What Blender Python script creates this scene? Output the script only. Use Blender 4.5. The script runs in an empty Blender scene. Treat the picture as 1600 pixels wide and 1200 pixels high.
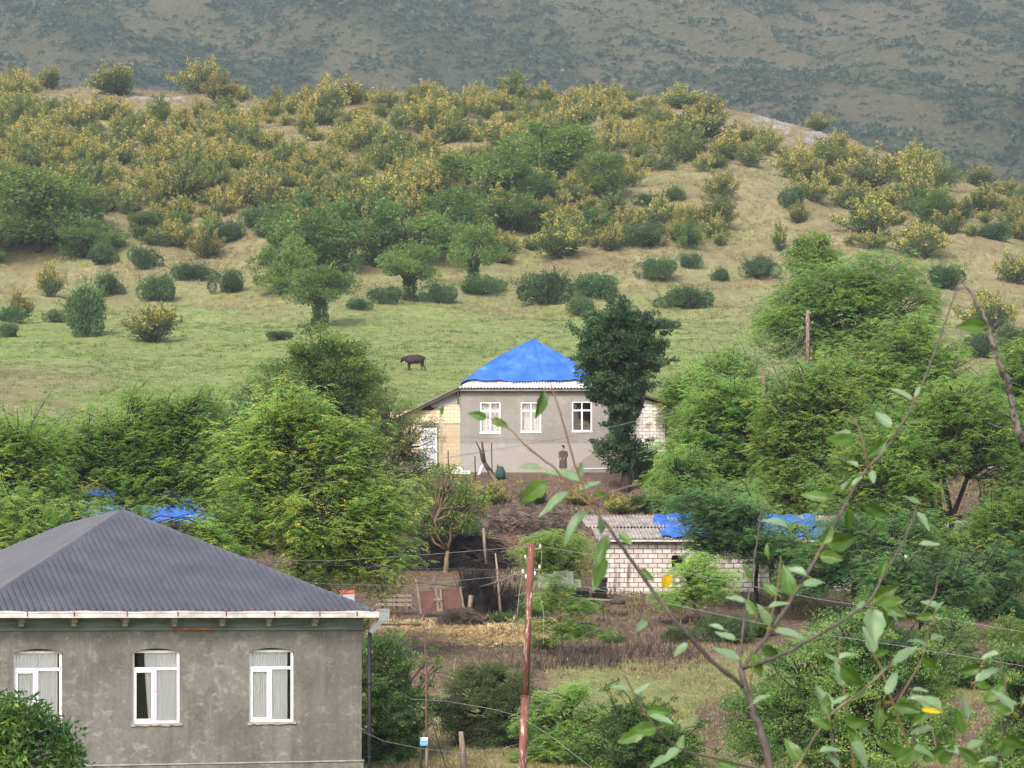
import bpy, math, random
import numpy as np
from mathutils import Vector, Matrix

# ---------------------------------------------------------------- camera, light, exposure
scene = bpy.context.scene
COL = scene.collection
F, CU, HV = 4500.0, 800.0, 955.0        # focal length in photo pixels, centre column, eye-level row
cam_d = bpy.data.cameras.new("camera")
cam = bpy.data.objects.new("camera", cam_d)
COL.objects.link(cam)
cam.location = (0, 0, 0)
cam.rotation_euler = (math.radians(90), 0, 0)
cam_d.sensor_width = 36.0
cam_d.lens = 36.0 * F / 1600.0
cam_d.shift_y = (HV - 600.0) / 1600.0
cam_d.clip_start = 0.5
cam_d.clip_end = 6000
cam_d.dof.use_dof = True
cam_d.dof.focus_distance = 150.0
cam_d.dof.aperture_fstop = 22.0
scene.camera = cam

SUN_EL, SUN_AZ = math.radians(40), math.radians(200)   # azimuth clockwise from +Y: behind the camera, slightly left
world = bpy.data.worlds.new("World")
scene.world = world
world.use_nodes = True
wn = world.node_tree
sky = wn.nodes.new('ShaderNodeTexSky')
sky.sky_type = 'NISHITA'
sky.sun_disc = False
sky.sun_elevation = SUN_EL
sky.sun_rotation = SUN_AZ
sky.air_density = 1.0
sky.dust_density = 4.0
sky.ozone_density = 1.0
wn.links.new(sky.outputs[0], wn.nodes['Background'].inputs[0])
wn.nodes['Background'].inputs[1].default_value = 0.15

sun_d = bpy.data.lights.new("sun", 'SUN')
sun_d.energy = 1.5
sun_d.angle = math.radians(14)
sun_d.color = (1.0, 0.95, 0.88)
sun = bpy.data.objects.new("sun", sun_d)
COL.objects.link(sun)
sdir = Vector((math.sin(SUN_AZ) * math.cos(SUN_EL), math.cos(SUN_AZ) * math.cos(SUN_EL), math.sin(SUN_EL)))
sun.rotation_euler = sdir.to_track_quat('Z', 'Y').to_euler()

scene.view_settings.view_transform = 'Standard'
scene.view_settings.look = 'None'
scene.view_settings.gamma = 1.0
scene.view_settings.exposure = 1.05
scene.cycles.max_bounces = 8
scene.cycles.diffuse_bounces = 5
scene.cycles.transparent_max_bounces = 12
scene.cycles.volume_bounces = 0
scene.cycles.use_adaptive_sampling = True

# ---------------------------------------------------------------- helpers
def at(u, v, D):
    """photo pixel (1600x1200) at distance D -> world point"""
    return Vector(((u - CU) / F * D, D, (HV - v) / F * D))

def tag(o, label=None, cat=None, group=None, kind=None):
    if label: o['label'] = label
    if cat: o['category'] = cat
    if group: o['group'] = group
    if kind: o['kind'] = kind
    return o

def empty(name, loc, rz=0.0):
    o = bpy.data.objects.new(name, None)
    COL.objects.link(o)
    o.location = loc
    o.rotation_euler = (0, 0, rz)
    o.empty_display_size = 0.2
    return o

def link_mesh(name, me, mat=None, parent=None, loc=None):
    o = bpy.data.objects.new(name, me)
    COL.objects.link(o)
    if mat is not None and not me.materials: me.materials.append(mat)
    if parent is not None: o.parent = parent
    if loc is not None: o.location = loc
    return o

class MB:
    """collects shapes and links them as one mesh object"""
    def __init__(s): s.v = []; s.f = []; s.sm = []
    def add(s, vs, fs, smooth=False):
        n = len(s.v); s.v += [tuple(p) for p in vs]
        s.f += [tuple(i + n for i in f) for f in fs]; s.sm += [smooth] * len(fs)
    def box(s, c, d, rot=None):
        c = Vector(c); hx, hy, hz = d[0] / 2, d[1] / 2, d[2] / 2
        vs = [Vector((x, y, z)) for z in (-hz, hz) for y in (-hy, hy) for x in (-hx, hx)]
        if rot is not None: vs = [rot @ p for p in vs]
        s.add([p + c for p in vs], [(0, 2, 3, 1), (4, 5, 7, 6), (0, 1, 5, 4), (2, 6, 7, 3), (0, 4, 6, 2), (1, 3, 7, 5)])
    def box2(s, a, b):
        s.box([(a[i] + b[i]) / 2 for i in range(3)], [abs(b[i] - a[i]) for i in range(3)])
    def bar(s, a, b, w, h=None):
        a = Vector(a); b = Vector(b); d = b - a; L = d.length
        if L < 1e-6: return
        q = d.to_track_quat('Z', 'Y').to_matrix()
        s.box((a + b) / 2, (w, h or w, L), q)
    def tube(s, pts, rad, n=8, cap=True):
        pts = [Vector(p) for p in pts]
        if not hasattr(rad, '__len__'): rad = [rad] * len(pts)
        rings = []; vs = []; up = None
        for i, p in enumerate(pts):
            t = (pts[min(i + 1, len(pts) - 1)] - pts[max(i - 1, 0)]).normalized()
            if up is None:
                up = Vector((1, 0, 0)) if abs(t.x) < .8 else Vector((0, 1, 0))
            a = (up - t * up.dot(t)).normalized(); b = t.cross(a); up = a
            for k in range(n):
                an = 2 * math.pi * k / n
                vs.append(p + (a * math.cos(an) + b * math.sin(an)) * rad[i])
        fs = []
        for i in range(len(pts) - 1):
            for k in range(n):
                k2 = (k + 1) % n
                fs.append((i * n + k, i * n + k2, (i + 1) * n + k2, (i + 1) * n + k))
        if cap:
            fs.append(tuple(range(n))[::-1]); fs.append(tuple((len(pts) - 1) * n + k for k in range(n)))
        s.add(vs, fs, True)
    def lathe(s, c, prof, n=24, axis='Z', rot=None):
        c = Vector(c); vs = []; fs = []
        for r, h in prof:
            for k in range(n):
                an = 2 * math.pi * k / n
                p = Vector((r * math.cos(an), r * math.sin(an), h))
                if rot is not None: p = rot @ p
                vs.append(p + c)
        for i in range(len(prof) - 1):
            for k in range(n):
                k2 = (k + 1) % n
                fs.append((i * n + k, i * n + k2, (i + 1) * n + k2, (i + 1) * n + k))
        fs.append(tuple(range(n))[::-1]); fs.append(tuple((len(prof) - 1) * n + k for k in range(n)))
        s.add(vs, fs, True)
    def build(s, name, mat, parent=None, loc=None):
        me = bpy.data.meshes.new(name)
        me.from_pydata(s.v, [], s.f)
        me.polygons.foreach_set('use_smooth', s.sm)
        me.update()
        return link_mesh(name, me, mat, parent, loc)

# ---- numpy value noise
def _hash(ix, iy, iz, seed):
    n = (ix * 374761393 + iy * 668265263 + iz * 2147483647 + seed * 974634777) & 0xFFFFFFFF
    n = ((n ^ (n >> 13)) * 1274126177) & 0xFFFFFFFF
    n = (n ^ (n >> 16)) & 0xFFFFFFFF
    return n.astype(np.float64) / 4294967295.0
def vnoise(x, y, z=None, seed=0):
    x = np.asarray(x, float); y = np.asarray(y, float); z = np.zeros_like(x) if z is None else np.asarray(z, float)
    ix, iy, iz = np.floor(x).astype(np.int64), np.floor(y).astype(np.int64), np.floor(z).astype(np.int64)
    fx, fy, fz = x - ix, y - iy, z - iz
    fx, fy, fz = fx * fx * (3 - 2 * fx), fy * fy * (3 - 2 * fy), fz * fz * (3 - 2 * fz)
    r = 0
    for dx in (0, 1):
        for dy in (0, 1):
            for dz in (0, 1):
                w = (fx if dx else 1 - fx) * (fy if dy else 1 - fy) * (fz if dz else 1 - fz)
                r = r + w * _hash(ix + dx, iy + dy, iz + dz, seed)
    return r
def fbm(x, y, oct=4, seed=0):
    r = 0; a = .5; t = 0
    for o in range(oct):
        r = r + a * vnoise(np.asarray(x) * 2 ** o, np.asarray(y) * 2 ** o, seed=seed + o); t += a; a *= .5
    return r / t          # 0..1

# ---- materials
def new_mat(name):
    m = bpy.data.materials.new(name); m.use_nodes = True
    nt = m.node_tree; b = nt.nodes['Principled BSDF']
    return m, nt, b
def N(nt, typ, **kw):
    n = nt.nodes.new(typ)
    for k, v in kw.items():
        if k.startswith('i_'):
            n.inputs[int(k[2:]) if k[2:].isdigit() else k[2:].replace('_', ' ')].default_value = v
        else: setattr(n, k, v)
    return n
def ramp(nt, fac, stops):
    r = nt.nodes.new('ShaderNodeValToRGB'); e = r.color_ramp.elements
    while len(e) < len(stops): e.new(0.5)
    for el, (p, c) in zip(e, stops):
        el.position = p; el.color = (c[0], c[1], c[2], 1)
    nt.links.new(fac, r.inputs[0]); return r.outputs[0]
def mixc(nt, fac, a, b, mode='MIX'):
    m = nt.nodes.new('ShaderNodeMix'); m.data_type = 'RGBA'; m.blend_type = mode
    for idx, val in ((0, fac), (6, a), (7, b)):
        if hasattr(val, 'is_linked') or hasattr(val, 'links'): nt.links.new(val, m.inputs[idx])
        else: m.inputs[idx].default_value = val if idx == 0 else (val[0], val[1], val[2], 1)
    return m.outputs[2]
def noise(nt, scale, detail=4, rough=.6, vec=None, dist=0.0):
    n = N(nt, 'ShaderNodeTexNoise'); n.inputs['Scale'].default_value = scale
    n.inputs['Detail'].default_value = detail; n.inputs['Roughness'].default_value = rough
    n.inputs['Distortion'].default_value = dist
    if vec is None: vec = N(nt, 'ShaderNodeTexCoord').outputs['Object']
    nt.links.new(vec, n.inputs['Vector']); return n.outputs['Fac']
def mapping(nt, scale=(1, 1, 1), src='Object', loc=(0, 0, 0), rot=(0, 0, 0)):
    tc = N(nt, 'ShaderNodeTexCoord'); mp = N(nt, 'ShaderNodeMapping')
    mp.inputs['Scale'].default_value = scale; mp.inputs['Location'].default_value = loc; mp.inputs['Rotation'].default_value = rot
    nt.links.new(tc.outputs[src], mp.inputs[0]); return mp.outputs[0]
def bump(nt, b, h, strength=.3, dist=.02):
    n = N(nt, 'ShaderNodeBump'); n.inputs['Strength'].default_value = strength; n.inputs['Distance'].default_value = dist
    nt.links.new(h, n.inputs['Height']); nt.links.new(n.outputs[0], b.inputs['Normal'])
def simple(name, c1, c2=None, scale=3.0, rough=.8, metal=0.0, bstr=.2, bdist=.01, lo=.35, hi=.65, stretch=(1, 1, 1), detail=5):
    m, nt, b = new_mat(name)
    c2 = c2 or tuple(x * .7 for x in c1)
    v = mapping(nt, stretch)
    n = noise(nt, scale, detail, .6, v)
    nt.links.new(ramp(nt, n, [(lo, c1), (hi, c2)]), b.inputs['Base Color'])
    b.inputs['Roughness'].default_value = rough; b.inputs['Metallic'].default_value = metal
    b.inputs['Specular IOR Level'].default_value = .3
    if bstr: bump(nt, b, noise(nt, scale * 4, 4, .6, v), bstr, bdist)
    return m

def leaf_mat(name, dark, mid, light, extra=None, rough=.5, trans=.42, obj_var=.12):
    """leaf colour read from the per-leaf 'tint' attribute (r: shade of green, g: share of the turned colour)"""
    m, nt, b = new_mat(name)
    at_ = N(nt, 'ShaderNodeAttribute', attribute_name='tint')
    sep = N(nt, 'ShaderNodeSeparateColor'); nt.links.new(at_.outputs['Color'], sep.inputs[0])
    c = ramp(nt, sep.outputs[0], [(0, dark), (.5, mid), (1, light)])
    if extra: c = mixc(nt, sep.outputs[1], c, extra)
    oi = N(nt, 'ShaderNodeObjectInfo')
    hs = N(nt, 'ShaderNodeHueSaturation')
    mr = N(nt, 'ShaderNodeMapRange'); mr.inputs[3].default_value = 1 - obj_var * 2; mr.inputs[4].default_value = 1 + obj_var * 2
    nt.links.new(oi.outputs['Random'], mr.inputs[0]); nt.links.new(mr.outputs[0], hs.inputs['Value'])
    mh = N(nt, 'ShaderNodeMapRange'); mh.inputs[3].default_value = .5 - obj_var * .15; mh.inputs[4].default_value = .5 + obj_var * .12
    ml = N(nt, 'ShaderNodeMath', operation='FRACT'); mm = N(nt, 'ShaderNodeMath', operation='MULTIPLY'); mm.inputs[1].default_value = 7.31
    nt.links.new(oi.outputs['Random'], mm.inputs[0]); nt.links.new(mm.outputs[0], ml.inputs[0])
    nt.links.new(ml.outputs[0], mh.inputs[0]); nt.links.new(mh.outputs[0], hs.inputs['Hue'])
    nt.links.new(c, hs.inputs['Color']); c = hs.outputs[0]
    nt.links.new(c, b.inputs['Base Color']); b.inputs['Roughness'].default_value = rough
    b.inputs['Specular IOR Level'].default_value = .35
    tr = N(nt, 'ShaderNodeBsdfTranslucent')
    tc = mixc(nt, .5, c, (.35, .5, .05), 'MULTIPLY')
    tb = N(nt, 'ShaderNodeHueSaturation'); tb.inputs['Value'].default_value = 1.6; tb.inputs['Saturation'].default_value = 1.15
    nt.links.new(c, tb.inputs['Color']); nt.links.new(tb.outputs[0], tr.inputs[0])
    mx = N(nt, 'ShaderNodeMixShader'); mx.inputs[0].default_value = trans
    nt.links.new(b.outputs[0], mx.inputs[1]); nt.links.new(tr.outputs[0], mx.inputs[2])
    nt.links.new(mx.outputs[0], nt.nodes['Material Output'].inputs[0])
    return m

M = {}
# real-world leaf colours (linear)
M['locust'] = leaf_mat('locust_leaf', (.135, .225, .075), (.215, .340, .105), (.335, .465, .160), (.72, .62, .15), obj_var=.04, trans=.58)
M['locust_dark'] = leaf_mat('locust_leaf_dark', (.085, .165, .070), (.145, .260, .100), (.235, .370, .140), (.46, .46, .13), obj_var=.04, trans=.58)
M['broad'] = leaf_mat('broad_leaf', (.045, .090, .028), (.110, .185, .048), (.210, .310, .080), (.44, .42, .10), obj_var=.09, trans=.48)
M['walnut'] = leaf_mat('walnut_leaf', (.030, .068, .034), (.070, .135, .058), (.150, .240, .100), (.20, .28, .10), trans=.45)
M['fruit'] = leaf_mat('fruit_leaf', (.055, .105, .035), (.115, .200, .062), (.310, .430, .140), (.50, .48, .12), obj_var=.06, trans=.5)
M['olive'] = leaf_mat('olive_leaf', (0.063, 0.098, 0.036), (0.119, 0.173, 0.058), (0.210, 0.270, 0.091), (.35, .30, .08))
M['oak'] = leaf_mat('oak_leaf', (.044, .076, .026), (.112, .165, .050), (.235, .285, .088), (.70, .54, .16), obj_var=.12)
M['round'] = leaf_mat('shrub_leaf', (.032, .066, .028), (.076, .138, .050), (.145, .225, .085), (.38, .35, .10), obj_var=.1)
M['far'] = leaf_mat('far_scrub_leaf', (.026, .050, .030), (.052, .090, .045), (.105, .150, .07), (.26, .24, .10), obj_var=.0)
M['grass'] = leaf_mat('grass_blade', (.11, .12, .045), (.22, .205, .09), (.38, .33, .17), (.42, .32, .18), obj_var=0)
M['turf'] = leaf_mat('turf_blade', (.07, .12, .022), (.14, .20, .045), (.24, .27, .08), (.30, .24, .10), obj_var=0)
M['drybrush'] = leaf_mat('dry_stem', (.045, .032, .026), (.085, .062, .048), (.15, .115, .09), (.22, .16, .09), trans=.1, obj_var=0)
M['bark'] = simple('bark', (.085, .065, .05), (.035, .028, .022), 9, .9, bstr=.6, stretch=(1, 1, .25))
M['bark_dark'] = simple('bark_dark', (.045, .035, .028), (.018, .014, .012), 9, .9, bstr=.6, stretch=(1, 1, .25))
M['bark_pale'] = simple('bark_pale', (.22, .16, .11), (.11, .08, .055), 9, .9, bstr=.4, stretch=(1, 1, .25))
M['weathered'] = simple('weathered_wood', (.30, .24, .19), (.13, .10, .08), 6, .9, bstr=.4, stretch=(4, 4, .3))
M['wood_dark'] = simple('dark_wood', (.10, .075, .06), (.04, .03, .025), 6, .9, bstr=.4, stretch=(4, 4, .3))

# ---------------------------------------------------------------- terrain height
# rows: distance, then photo row of the ground at columns u = 0, 800, 1600 (crest rows come from CREST)
PROF = [(3, 3355), (8, 1967), (20, 1560), (40, 1385), (60, 1300), (75, 1250), (85, 1198), (95, 1125), (105, 1040), (112, 1006),
        (118, 977), (122, 957), (130, 902), (135, 874), (146, 800), (150, 772), (154, 747), (160, 734), (170, 722), (200, 660),
        (250, 582), (290, 537), (330, 495), (370, 445)]
PD = np.array([p[0] for p in PROF], float); PZ = np.array([(HV - p[1]) / F * p[0] for p in PROF])
CU_ = np.array([-600, 0, 280, 420, 600, 800, 1000, 1100, 1180, 1250, 1350, 1450, 1600, 2100.])
CV_ = np.array([140, 140, 138, 152, 150, 152, 160, 172, 180, 200, 240, 272, 318, 430.])
def terrain(x, y):
    x = np.asarray(x, float); y = np.asarray(y, float)
    u = CU + F * x / np.maximum(y, 60.)
    z = np.interp(y, PD, PZ)
    zc = (HV - np.interp(u, CU_, CV_)) / F * 540.0      # crest height
    z370 = PZ[-1]
    t = np.clip((y - 370) / 170., 0, 1)
    s = .62 * t + .38 * np.sin(t * math.pi / 2)
    zh = z370 + (zc - z370) * s
    z = np.where(y > 370, zh, z)
    tb = np.clip((y - 540) / 180., 0, 1)
    z = np.where(y > 540, zc + (55 - zc) * (tb * tb * (3 - 2 * tb)), z)
    amp = np.interp(y, [0, 60, 120, 160, 172, 200, 300, 380, 540, 560], [.05, .1, .12, .04, .1, .4, .9, 2.4, 2.0, 3.])
    z = z + amp * (fbm(x / 16. + 31, y / 16. + 7, 3, 5) - .5) * 2 * np.where(y > 190, 1, .6)
    z = z + np.interp(y, [0, 60, 165, 200, 400], [.0, .12, .05, .25, .55]) * (fbm(x / 3.1, y / 3.1, 3, 9) - .5)
    # side slopes: the meadow lies in a shallow hollow, dry bank rising at the far left
    z = z + np.interp(y, [165, 230, 300, 360], [0, 1.6, 1.0, 0]) * np.clip((250 - u) / 400, 0, 1.5)
    return z
def tz(x, y): return float(terrain(np.array([x]), np.array([y]))[0])
def ground_at(u, v, d0=75., d1=560.):
    """first terrain point along the ray through photo pixel (u, v)"""
    D = np.linspace(d0, d1, 2400)
    g = terrain((u - CU) / F * D, D) - (HV - v) / F * D
    i = np.argmax(g >= 0)
    if g[i] < 0: i = len(D) - 1
    return float(D[i])

M_DEF = {}
def grid_mesh(name, X, Y, Z, attrs=None):
    nr, nc = X.shape
    me = bpy.data.meshes.new(name)
    co = np.stack([X, Y, Z], -1).reshape(-1, 3)
    idx = np.arange(nr * nc).reshape(nr, nc)
    q = np.stack([idx[:-1, :-1], idx[:-1, 1:], idx[1:, 1:], idx[1:, :-1]], -1).reshape(-1, 4)
    set_quads(me, co, q)
    me.polygons.foreach_set('use_smooth', np.ones(len(q), bool))
    for k, a in (attrs or {}).items():
        at_ = me.attributes.new(k, 'FLOAT_COLOR', 'POINT')
        at_.data.foreach_set('color', a.reshape(-1, 4).astype(np.float32).ravel())
    me.update()
    return me
def set_quads(me, co, q):
    me.vertices.add(len(co)); me.vertices.foreach_set('co', co.astype(np.float32).ravel())
    me.loops.add(q.size); me.loops.foreach_set('vertex_index', q.astype(np.int32).ravel())
    me.polygons.add(len(q)); me.polygons.foreach_set('loop_start', (np.arange(len(q)) * 4).astype(np.int32))
    try: me.polygons.foreach_set('loop_total', np.full(len(q), 4, np.int32))
    except Exception: pass
    me.update(calc_edges=True)

def sm(a, b, x): 
    t = np.clip((x - a) / (b - a), 0, 1); return t * t * (3 - 2 * t)

def ground_zones(x, y):
    """what grows where: r green turf, g bare earth, b straw, a rock"""
    u = CU + F * x / np.maximum(y, 60.); n = fbm(x / 9., y / 9., 4, 21); n2 = fbm(x / 30., y / 30., 3, 44)
    n3 = fbm(x / 2.2, y / 2.2, 3, 77)
    # green meadow between the house and the shrub line
    green = sm(168, 195, y) * (1 - sm(300, 385, y + (n - .5) * 60)) * (1 - sm(1000, 1350, u))
    green *= 1 - .9 * sm(190, 40, u + (n - .5) * 260) * (1 - sm(235, 262, y)) - .25 * sm(.52, .62, n2) * sm(200, 230, y)
    green = green * (.75 + .9 * (n2 - .2))
    green = green + .35 * sm(300, 360, y) * (1 - sm(430, 470, y)) * sm(.45, .6, n)
    green = green + (sm(82, 88, y) - sm(106, 110, y)) * (.55 * sm(860, 930, u) + .25) * sm(.35, .6, n)
    green = np.where(y < 82, .5, green)
    earth = sm(104, 110, y) * (1 - sm(160, 172, y)) * (.55 + .45 * sm(.35, .55, n))
    earth = np.maximum(earth, .7 * sm(1040, 1120, u) * (1 - sm(96, 104, y)) * sm(80, 84, y) * sm(.3, .5, n))
    earth = np.maximum(earth, .6 * (sm(96, 101, y) - sm(108, 111, y)) * (1 - sm(840, 900, u)))
    earth = np.maximum(earth, .55 * sm(520, 538, y) * sm(.40, .55, n))
    earth = np.maximum(earth, .45 * sm(370, 400, y) * sm(.52, .64, n))
    earth = earth * (1 - .7 * sm(1620, 1760, u)) * (1 - .7 * sm(-20, -160, u))
    straw = sm(111.5, 113.5, y) * (1 - sm(118.3, 119.6, y)) * sm(560, 600, u) * (1 - sm(835, 880, u)) * sm(.28, .45, n3)
    rock = np.zeros_like(u)
    for (cu, cy, ru, ry) in ((230, 512, 75, 20), (15, 505, 30, 10), (1290, 505, 75, 18), (1345, 470, 45, 16), (1215, 520, 60, 14)):
        d = ((u - cu) / ru) ** 2 + ((y - cy) / ry) ** 2
        rock = np.maximum(rock, sm(1.1, .5, d) * sm(.40, .55, fbm(x / 2.5, y / 4., 3, 3)))
    return np.stack([np.clip(green, 0, 1), np.clip(earth, 0, 1), np.clip(straw, 0, 1), np.clip(rock, 0, 1)], -1)

def ground_mat():
    m, nt, b = new_mat('hillside_ground')
    a = N(nt, 'ShaderNodeAttribute', attribute_name='zones'); sep = N(nt, 'ShaderNodeSeparateColor'); nt.links.new(a.outputs['Color'], sep.inputs[0])
    v = mapping(nt, (1, .45, 1))
    nf = noise(nt, 1.1, 8, .72, v); nm = noise(nt, .23, 5, .62, v); nfine = noise(nt, 5.0, 5, .7, v)
    dry = ramp(nt, nf, [(.30, (.135, .140, .062)), (.45, (.245, .222, .115)), (.60, (.34, .30, .165)), (.75, (.25, .20, .12))])
    dry = mixc(nt, ramp(nt, nm, [(.42, (0, 0, 0)), (.62, (.65, .65, .65))]), dry, (.20, .165, .095))
    grn = ramp(nt, nf, [(.28, (.115, .185, .045)), (.5, (.225, .285, .085)), (.72, (.34, .37, .14))])
    grn = mixc(nt, ramp(nt, nm, [(.48, (0, 0, 0)), (.70, (.6, .6, .6))]), grn, (.27, .26, .11))
    ear = ramp(nt, nfine, [(.3, (.095, .062, .045)), (.5, (.175, .118, .085)), (.7, (.265, .19, .14))])
    st = ramp(nt, nfine, [(.3, (.22, .14, .05)), (.55, (.46, .32, .12)), (.75, (.56, .43, .2))])
    rk = ramp(nt, noise(nt, 2.6, 6, .7), [(.42, (.16, .12, .09)), (.5, (.34, .31, .28)), (.62, (.52, .5, .47))])
    c = mixc(nt, sep.outputs[0], dry, grn)
    def sharpen(sock, k=.25):
        ad = N(nt, 'ShaderNodeMath', operation='ADD'); mu = N(nt, 'ShaderNodeMath', operation='MULTIPLY_ADD')
        mu.inputs[1].default_value = k * 2; mu.inputs[2].default_value = -k
        nt.links.new(nf, mu.inputs[0]); nt.links.new(sock, ad.inputs[0]); nt.links.new(mu.outputs[0], ad.inputs[1])
        r = ramp(nt, ad.outputs[0], [(.35, (0, 0, 0)), (.6, (1, 1, 1))]); return r
    c = mixc(nt, sharpen(sep.outputs[1], .5), c, ear)
    c = mixc(nt, sharpen(sep.outputs[2], .4), c, st)
    c = mixc(nt, a.outputs['Alpha'], c, rk)
    nt.links.new(c, b.inputs['Base Color']); b.inputs['Roughness'].default_value = .95; b.inputs['Specular IOR Level'].default_value = .1
    h = N(nt, 'ShaderNodeMath', operation='ADD'); nt.links.new(nf, h.inputs[0]); nt.links.new(nfine, h.inputs[1])
    bump(nt, b, h.outputs[0], .9, .35)
    return m

def build_ground():
    D = np.concatenate([np.linspace(0.5, 60, 30), np.linspace(61, 175, 260), np.linspace(176, 380, 210), np.linspace(381, 570, 170), np.linspace(573, 760, 40)])
    A = np.concatenate([np.linspace(-.62, -.21, 50), np.linspace(-.208, .208, 420), np.linspace(.21, .62, 50)])
    Y, AA = np.meshgrid(D, A, indexing='ij')
    X = AA * (Y + 40)
    Z = terrain(X, Y)
    Z = Z + np.where(Y > 60, .12 * (fbm(X / .9, Y / 1.2, 3, 61) - .5), 0) * (1 - .8 * (sm(150, 156, Y) - sm(166, 172, Y)))
    me = grid_mesh('ground', X, Y, Z, {'zones': ground_zones(X, Y)})
    tag(link_mesh('ground', me, ground_mat()), kind='structure')

def mountain_z(x, y):
    u = CU + F * x / np.maximum(y, 60.)
    z = np.interp(y, [750, 900, 1200, 1700, 2400], [52, 108, 212, 405, 640])
    r = fbm(x / 150. + 3, y / 210. + 1, 4, 13) - .5
    g = np.abs(fbm(x / 70. + y / 130., y / 260., 3, 29) - .5) * 2
    return z + r * np.interp(y, [750, 1000, 1600], [8, 36, 60]) - 34 * (1 - g) * sm(780, 1000, y) + 1.6 * (fbm(x / 9., y / 9., 3, 2) - .5)
def mountain_cover(x, y):
    """share of scrub cover"""
    n = fbm(x / 60. + .35 * y / 60., y / 95., 4, 91); u = CU + F * x / y
    c = sm(.42, .62, n + .10 * sm(200, -100, u) + .16 * sm(950, 1300, u) * sm(1450, 1000, y) + .05 * sm(1000, 900, y))
    return c
def build_mountain():
    D = np.linspace(755, 2400, 420); A = np.linspace(-.45, .45, 460)
    Y, AA = np.meshgrid(D, A, indexing='ij'); X = AA * Y
    Z = mountain_z(X, Y); cov = mountain_cover(X, Y)
    z4 = np.zeros(X.shape + (4,)); z4[..., 0] = cov; z4[..., 3] = 1
    me = grid_mesh('mountain', X, Y, Z, {'zones': z4})
    m, nt, b = new_mat('mountain_ground')
    a = N(nt, 'ShaderNodeAttribute', attribute_name='zones'); sep = N(nt, 'ShaderNodeSeparateColor'); nt.links.new(a.outputs['Color'], sep.inputs[0])
    v = mapping(nt, (1, .30, 1))
    nf = noise(nt, .42, 9, .80, v); nb = noise(nt, .02, 4, .6, v)
    c1 = ramp(nt, nf, [(.32, (.075, .105, .045)), (.44, (.145, .16, .08)), (.56, (.225, .21, .12)), (.68, (.33, .285, .18))])
    c2 = ramp(nt, nf, [(.3, (.055, .085, .045)), (.5, (.12, .14, .07)), (.7, (.22, .21, .12))])
    c = mixc(nt, sep.outputs[0], c1, c2)
    c = mixc(nt, ramp(nt, nb, [(.50, (0, 0, 0)), (.66, (.5, .5, .5))]), c, (.27, .225, .15))
    nt.links.new(c, b.inputs['Base Color']); b.inputs['Roughness'].default_value = .95; b.inputs['Specular IOR Level'].default_value = .05
    bump(nt, b, nf, 1.0, 7.0)
    tag(link_mesh('mountain', me, m), kind='structure')
build_ground()
build_mountain()

# ---------------------------------------------------------------- foliage engine
def rng_unit(R, n):
    v = R.normal(size=(n, 3)); return v / np.linalg.norm(v, axis=1, keepdims=True)
def leaf_mesh(name, c, d, s, L, W, shade, turn, fold=0.0):
    """one diamond face per leaf: base, side, tip, side"""
    n = len(c); L = L[:, None]; W = W[:, None]
    nrm = np.cross(d, s)
    p0 = c; p1 = c + d * L * .45 + s * W * .5 + nrm * W * fold; p2 = c + d * L; p3 = c + d * L * .45 - s * W * .5 + nrm * W * fold
    co = np.stack([p0, p1, p2, p3], 1).reshape(-1, 3)
    q = np.arange(n * 4).reshape(n, 4)
    me = bpy.data.meshes.new(name); set_quads(me, co, q)
    t = np.zeros((n, 4, 4), np.float32); t[:, :, 0] = np.clip(shade, 0, 1)[:, None]; t[:, :, 1] = np.clip(turn, 0, 1)[:, None]; t[:, :, 3] = 1
    a = me.attributes.new('tint', 'FLOAT_COLOR', 'POINT'); a.data.foreach_set('color', t.ravel())
    me.update()
    return me
def frames(R, d, flat=0.0):
    """a side vector for each leaf direction; flat -> blades lie nearer the horizontal"""
    up = rng_unit(R, len(d)) * (1 - flat) + np.array([0, 0, 1.]) * flat
    s = np.cross(d, up); s /= np.linalg.norm(s, axis=1, keepdims=True) + 1e-9
    return s
def unit(a): return a / (np.linalg.norm(a, axis=1, keepdims=True) + 1e-9)

def limb(mb, a, b, r0, r1, R, wob=.08, seg=4, n=6, sag=0.0):
    a = np.array(a, float); b = np.array(b, float); L = np.linalg.norm(b - a); pts = []; rad = []
    off = R.normal(size=3) * wob * L
    for i in range(seg + 1):
        t = i / seg
        p = a + (b - a) * t + off * math.sin(math.pi * t) + R.normal(size=3) * wob * L * .25 * (0 < i < seg)
        p[2] += sag * L * math.sin(math.pi * t)
        pts.append(p); rad.append(r0 + (r1 - r0) * t)
    mb.tube(pts, rad, n=n, cap=True)
    return pts

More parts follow.
